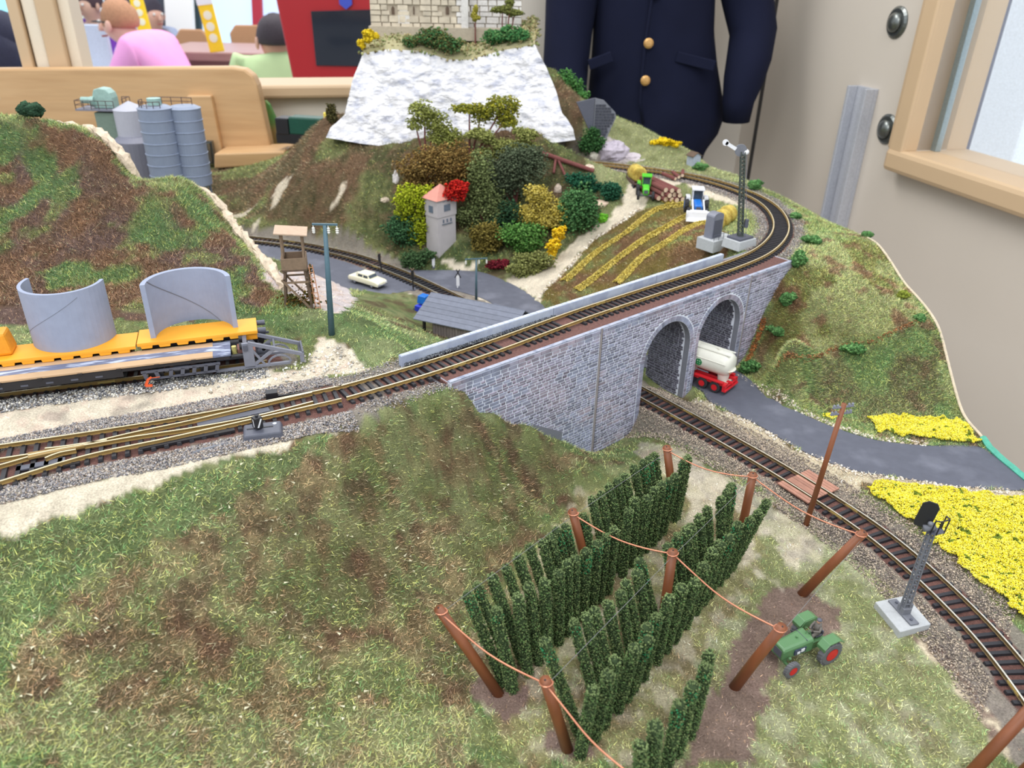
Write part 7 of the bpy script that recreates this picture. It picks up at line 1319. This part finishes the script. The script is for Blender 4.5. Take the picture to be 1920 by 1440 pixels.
# ------------------------------------------------------------------ navy uniform jacket
M_navy = mat('navy_cloth', (19, 23, 45), rough=.9, var=.06, vs=.3, bump=.02, bs=4, spec=.2); M_btn = mat('brass_button', (206, 160, 100), rough=.35, metal=.5)
def jacket():
    y = 172; zc = lambda py: AY(1200, py, y)[2]; t = thing('uniform_jacket', 'dark navy uniform jacket with brass buttons hanging before the beige back wall', 'jacket', AY(1220, 200, y)); o = np.array(t.location)/S
    rows = [(-260, 1115, 1345), (-120, 1112, 1350), (0, 1114, 1340), (60, 1112, 1338), (120, 1108, 1344), (180, 1102, 1354), (215, 1098, 1358), (250, 1112, 1345), (280, 1150, 1322), (310, 1180, 1310)]
    V = []; n = 36; nr = len(rows)*4
    for j in range(nr+1):
        q = j/nr*(len(rows)-1); i = min(int(q), len(rows)-2); f = q-i; py, l, r_ = [rows[i][k]*(1-f)+rows[i+1][k]*f for k in range(3)]; a, b = AY(l, py, y)-o, AY(r_, py, y)-o; c = (a+b)/2; w = (b[0]-a[0])/2; sw = (b[2]-a[2])/2
        for k in range(n):
            an = 2*PI*k/n; fold = 1+.03*math.sin(3*an+q)+.02*math.sin(7*an+2*q); V.append((c[0]+w*math.cos(an)*(1+.0*fold), c[1]+9*math.sin(an)*fold*(.8+.2*abs(math.sin(an))), c[2]+sw*math.cos(an)))
    m = MB(); m.v = V; m.f = [(j*n+k, j*n+(k+1) % n, (j+1)*n+(k+1) % n, (j+1)*n+k) for j in range(nr) for k in range(n)]; m.m = [0]*len(m.f); part('body', m, M_navy, t, smooth=True)
    def slv(name, pts, rr): part(name, MB().tube([tuple(AY(a, b, y+d)-o) for a, b, d in pts], rr, 18), M_navy, t, smooth=True)
    slv('sleeve', [(1090, -260, 0), (1080, -80, 0), (1072, 0, -1), (1066, 60, -2), (1061, 120, -4), (1060, 160, -6), (1060, 190, -7)], [6, 5.6, 5.2, 4.8, 4.6, 4.4, 4.3])
    slv('sleeve', [(1370, -260, 0), (1390, -80, 0), (1402, 0, -1), (1412, 60, -2), (1404, 110, -5), (1394, 150, -6), (1384, 190, -7), (1380, 228, -7)], [6, 5.4, 4.9, 4.6, 4.4, 4.0, 3.2, 2.7])
    m = MB()
    for px, py in ((1229, -12), (1216, 81), (1210, 151)): p = AY(px, py, y-9.6)-o; part('button', MB().lathe([(.95, 0), (.95, .2), (.6, .45), (.05, .5)], 16, c=tuple(p), M=Matrix.Rotation(PI/2, 4, 'X')), M_btn, t, label='brass button')
    pts = [AY(a, b, y-9.3)-o for a, b in ((1236, -200), (1222, 0), (1210, 80), (1203, 150), (1200, 190), (1206, 232))]; part('front_edge', MB().tube([tuple(p) for p in pts], .28, 6), M_navy, t, smooth=True)
    for a, b, dz in (((1104, 122), (1148, 106), -1.2), ((1268, 106), (1340, 124), 0)): p, q = AY(*a, y-8.4)-o, AY(*b, y-9.0)-o; part('pocket_flap', MB().bar(tuple(p), tuple(q), .7, 2.0), M_navy, t, bevel=.2)
    part('neck_hanger', MB().tube([(0, 0, 60), (0, 0, 75)], 3, 8), M_dgrey, t)
jacket()
# ------------------------------------------------------------------ people and furniture beyond the window
def skin(name, V, E_, R_, m, parent, sub=2):
    me = bpy.data.meshes.new(name); me.from_pydata([tuple(a*S for a in v) for v in V], E_, []); o = link(name, me, parent); md = o.modifiers.new('skin', 'SKIN'); me.materials.append(m)
    for i, v in enumerate(me.skin_vertices[0].data): v.radius = (R_[i]*S, R_[i]*S*1.0); v.use_root = (i == 0)
    md.use_smooth_shade = True; s_ = o.modifiers.new('sub', 'SUBSURF'); s_.levels = sub; s_.render_levels = sub; return o
def person(label, head, rz, shirt, hair, skinc, lean=12, hunch=(6, 60), armfwd=True, hairlong=False, glasses=False):
    """seated person facing local +x; head is the world centre of the head"""
    hl = Vector((lean+8, 0, 0)); t = thing('person', label, 'person', (0, 0, 0), rz); R_ = Matrix.Rotation(rz, 3, 'Z'); hip = Vector(head)-R_@Vector((lean+hunch[0], 0, hunch[1])); t.location = hip*S
    ms = mat('skin', skinc, rough=.6, var=.03); mh = mat('hair', hair, rough=.8, var=.15, vs=1.0); mc = mat('shirt', shirt, rough=.85, var=.05, vs=.1); mt = mat('trousers', (60, 66, 90), rough=.85)
    x = lean; hx, hz = hunch
    V = [(0, 0, 0), (x*.3, 0, 22), (x*.75, 0, 42), (x+hx*.3, 0, 42+(hz-42)*.35), (x+hx*.6, 0, 42+(hz-42)*.6), (x+hx, 0, hz), (x+hx+1, 0, hz+6)]; E_ = [(0, 1), (1, 2), (2, 3), (3, 4), (4, 5), (5, 6)]; Rr = [14, 12, 13, 7, 5.6, 8.6, 7]
    for s_ in (1, -1):
        b = len(V); V += [(x*.85, s_*17, 45), (x+8, s_*22, 26), (x+30, s_*12, 20), (x+38, s_*8, 20)]; E_ += [(2, b), (b, b+1), (b+1, b+2), (b+2, b+3)]; Rr += [6, 4.4, 3.2, 3]
        for k in range(5):
            h = len(V); dy = (k-2)*1.5; L = (5, 6.5, 7, 6.5, 5)[k] if k else 4; q = (x+38+1.5, s_*8+dy, 20) if k else (x+37, s_*8-s_*3.4, 20); V += [q, (q[0]+L*.6, q[1]-s_*(.8 if not k else 0), 19.2), (q[0]+L, q[1], 17.4)]; E_ += [(b+3, h), (h, h+1), (h+1, h+2)]; Rr += [.9, .85, .7]
        b = len(V); V += [(4, s_*9, -4), (44, s_*10, -2), (44, s_*10, -42), (54, s_*10, -45)]; E_ += [(0, b), (b, b+1), (b+1, b+2), (b+2, b+3)]; Rr += [9, 6.5, 4.2, 3.5]
    skin('body', V, E_, Rr, ms, t)
    V2 = V[:4]; E2 = E_[:3]; R2 = [15, 14, 15.5, 9.5]
    for s_ in (1, -1): b = len(V2); V2 += [(x*.85, s_*17, 45), (x+8, s_*22, 26), (x+29, s_*12.5, 20)]; E2 += [(2, b), (b, b+1), (b+1, b+2)]; R2 += [8, 6.2, 4.8]
    skin('shirt', V2, E2, R2, mc, t)
    V3 = [(0, 0, 0)]; E3 = []; R3 = [15.5]
    for s_ in (1, -1): b = len(V3); V3 += [(4, s_*9, -4), (44, s_*10, -2), (44, s_*10, -40)]; E3 += [(0, b), (b, b+1), (b+1, b+2)]; R3 += [10, 7.6, 5.6]
    skin('trousers', V3, E3, R3, mt, t)
    DX, DZ = hx-6, hz-66; x = x+DX; h = MB().ball((x+4.2, 0, 69.5), 9.8, 18, 12, sc=(1.02, .9, 1.0), jit=.03)
    if hairlong: h.ball((x-3, 0, 62), 7.5, 12, 8, sc=(.8, 1, 1.3), jit=.05)
    h.v = [(v[0]-max(0, (v[0]-(x+9)))*.9, v[1], max(v[2], 66 if not hairlong else v[2])) for v in h.v]; h.v = [(v[0], v[1], v[2]+DZ) for v in h.v]; part('hair', h, mh, t, smooth=True)
    part('nose', MB().lathe([(1.4, -2.2), (1.6, -1.2), (.7, 2.4)], 8, c=(x+15.0, 0, 66+DZ)), ms, t, smooth=True); 
    for s_ in (1, -1): part('eye', MB().ball((x+13.4, s_*3.2, 68.3+DZ), 1.0, 8, 6), M_ins, t)
    part('mouth', MB().box((x+14.0, 0, 61.5+DZ), (1.0, 4.2, .9)), mat('lips', (170, 92, 84)), t, bevel=.3)
    for s_ in (1, -1): part('ear', MB().ball((x+5, s_*8.8, 66.5+DZ), 2.4, 8, 6, sc=(.8, .4, 1.2)), ms, t, smooth=True)
    if glasses: part('glasses', MB().tube([(x+6, 8.8, 68.5+DZ), (x+15, 6.5, 68.5+DZ), (x+16, 0, 68.5+DZ), (x+15, -6.5, 68.5+DZ), (x+6, -8.8, 68.5+DZ)], .35, 6), M_black, t)
    return t
person('woman in a pink sweater with reddish hair leaning over a table behind the window', AY(220, 50, 430), PI-.15, (236, 160, 214), (176, 128, 96), (226, 180, 160), lean=16, hunch=(14, 55), hairlong=False, glasses=True)
person('boy in a pale green shirt with short dark hair facing away beside the red machine', AY(517, 82, 400), PI/2+.5, (196, 220, 164), (62, 54, 60), (206, 160, 140), lean=4, hunch=(2, 54))
person('person with long dark hair in teal and pink at the left picture edge', AY(12, 88, 330), PI*.6, (40, 150, 180), (44, 44, 66), (206, 160, 140), lean=10, hairlong=True)
person('distant person in a purple top behind the woman in pink', AY(166, 14, 640), -PI/2-.4, (110, 50, 160), (70, 50, 56), (200, 160, 140), lean=5)
person('distant person in a grey hooded top right of the woman in pink', AY(288, 32, 645), -PI/2+.9, (170, 180, 206), (60, 54, 66), (206, 160, 140), lean=14)
def qbox(name, label, cat, px0, py0, px1, py1, y, d, m, tilt=0, parent=None, bevel=.5):
    a, b = AY(px0, py1, y), AY(px1, py0, y); c = (AY((px0+px1)/2, (py0+py1)/2, y)); t = thing(name, label, cat, c, 0, rot=(0, tilt, 0)); part('body', MB().box((0, d/2, 0), (b[0]-a[0], d, b[2]-a[2])), m, t, bevel=bevel); return t
M_tbl = mat('brown_table', (168, 130, 124), rough=.4); M_yl = mat('menu_yellow', (248, 206, 30), rough=.5); M_redm = mat('machine_red', (176, 28, 38), rough=.3, var=.03, vs=.02)
t = thing('cafe_table', 'long brown cafe table behind the woman in pink', 'table', AY(400, 98, 470)); part('table_top', MB().box((0, 20, -1.5), (64, 60, 5)), M_tbl, t, bevel=.8); part('apron', MB().box((0, 0, -8), (60, 4, 9)), M_tbl, t, bevel=.5)
for x in (-28, 28):
    for y in (-4, 44): part('leg', MB().box((x, y, -45), (5, 5, 76)), M_tbl, t)
for i, (px, py, tl, lb) in enumerate(((395, 48, .12, 'tall yellow menu stand on the brown cafe table'), (262, 22, .1, 'yellow flame-topped menu card behind the woman in pink'))):
    y = 450 if i == 0 else 560; p = AY(px, py, y); t = thing('menu_stand', lb, 'menu stand', p, 0, rot=(0, -tl, 0)); part('card', MB().box((0, 0, 0), (8 if i == 0 else 9, 1.2, 26)), M_yl, t, bevel=.5)
    for k in range(3): part('picture', MB().lathe([(2.2, 0), (2.2, .2), (.05, .25)], 12, c=(0, -.6, -6+k*5.5), M=Matrix.Rotation(PI/2, 4, 'X')), M_cream, t)
    part('top_label' if i == 0 else 'flames', MB().box((0, -.2, 13), (8, 1.5, 6)) if i == 0 else MB().prism([(-4.5, 0), (4.5, 0), (4.5, 5), (3, 2.5), (1.5, 6), (0, 3), (-1.5, 6.5), (-3, 2.5), (-4.5, 5)], -.5, .5, M=Matrix.Translation((0, 0, 11))@Matrix.Rotation(PI/2, 4, 'X')), M_white if i == 0 else M_redm, t)
M_wick = mat('wicker_chair', (176, 132, 96), rough=.7, var=.1)
for i, (px, py, lb) in enumerate(((362, 80, 'wicker chair back left of the yellow menu stand'), (465, 72, 'wicker chair back right of the yellow menu stand'))):
    p = AY(px, py-3, 545); t = thing('cafe_chair', lb, 'chair', p, .2*i, group='wicker cafe chairs'); part('backrest', MB().prism([(-10, -14), (10, -14), (11, 2), (7, 7), (-7, 7), (-11, 2)], -1.5, 1.5, M=Matrix.Rotation(PI/2, 4, 'X')), M_wick, t, bevel=.8); part('seat', MB().box((0, 16, -24), (30, 32, 4)), M_wick, t, bevel=.6)
    for x in (-13, 13):
        for y in (2, 30): part('leg', MB().box((x, y, -52), (3, 3, 54)), M_wick, t)
t = thing('grey_screen_board', 'pale grey board standing on the table before the woman in pink', 'board', AY(174, 95, 452)); part('board', MB().box((0, 0, 0), (20, 3, 26)), mat('pale_blue_grey', (196, 204, 222), rough=.5), t, bevel=.5); part('foot', MB().box((0, 4, -15), (24, 14, 4)), M_white, t, bevel=.3)
t = thing('cafe_table', 'white table under the elbows of the woman in pink', 'table', AY(150, 146, 440)); part('table_top', MB().box((0, 14, -3), (44, 60, 4)), M_white, t, bevel=.8)
for x in (-18, 18): part('leg', MB().box((x, 14, -47), (6, 40, 84)), M_grey, t)
for (px, py, c, lb) in ((160, 118, (110, 180, 70), 'little green bottle on the white table'), (229, 112, (60, 160, 220), 'light blue cup near the pink sleeve')):
    p = AY(px, py, 425); t = thing('drink', lb, 'cup', p); part('body', MB().lathe([(2.6, -5), (3, 0), (3, 4), (2, 6), (.1, 6.2)], 14), mat('cup_col', c, rough=.4), t, smooth=True)
def machine():
    y = 300; pts = [(505, -60), (519, 10), (549, 152), (550, 230), (760, 230), (760, -60)]; o = AY(620, 80, y); P = [AY(a, b, y)-o for a, b in pts]; t = thing('red_machine', 'large red vending machine with a dark screen behind the back window', 'machine', o); part('housing', MB().prism([(p[0], p[2]) for p in P], -30, 0, M=Matrix.Rotation(PI/2, 4, 'X')), M_redm, t, bevel=.8)
    q = [AY(a, b, y-.6)-o for a, b in ((583, 21), (593, 123), (700, 125), (700, 18))]; part('screen', MB().prism([(p[0], p[2]) for p in q], -.4, .6, M=Matrix.Translation((0, -.4, 0))@Matrix.Rotation(PI/2, 4, 'X')), mat('dark_screen', (32, 40, 54), rough=.08), t, bevel=.2)
    p = AY(648, 2, y-1)-o; part('emblem', MB().prism([(-2.2, 2), (2.2, 2), (2.2, -1), (0, -2.6), (-2.2, -1)], -.3, .3, M=Matrix.Translation((p[0], p[1], p[2]))@Matrix.Rotation(PI/2, 4, 'X')), mat('emblem_blue', (60, 80, 190)), t, label='small blue shield emblem')
machine()
# far side of the hall; wall, panel and column glow in place of lighting
def farpanel(name, label, px0, px1, y, col, em=0, py1=140, kind='structure'):
    pts = [AY(px0, -120, y), AY(px0+.0, py1, y), AY(px1, py1, y), AY(px1, -120, y)]; return plane_box(name, label, [p if i not in (1, 2) else p-up*60 for i, p in enumerate(pts)], (0, -1, 0), 5, mat(name+'_m', col, rough=.6, emit=em), kind=kind)
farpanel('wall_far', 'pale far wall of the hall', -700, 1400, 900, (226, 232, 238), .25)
farpanel('window_2', 'light blue bright window at the left edge', -120, 44, 700, (150, 220, 236), .8); farpanel('window_3', 'light blue bright window behind the cafe', 366, 474, 720, (190, 220, 246), .75); farpanel('window_4', 'pale blue bright window strip beside the red machine', 484, 520, 730, (196, 214, 240), .6)
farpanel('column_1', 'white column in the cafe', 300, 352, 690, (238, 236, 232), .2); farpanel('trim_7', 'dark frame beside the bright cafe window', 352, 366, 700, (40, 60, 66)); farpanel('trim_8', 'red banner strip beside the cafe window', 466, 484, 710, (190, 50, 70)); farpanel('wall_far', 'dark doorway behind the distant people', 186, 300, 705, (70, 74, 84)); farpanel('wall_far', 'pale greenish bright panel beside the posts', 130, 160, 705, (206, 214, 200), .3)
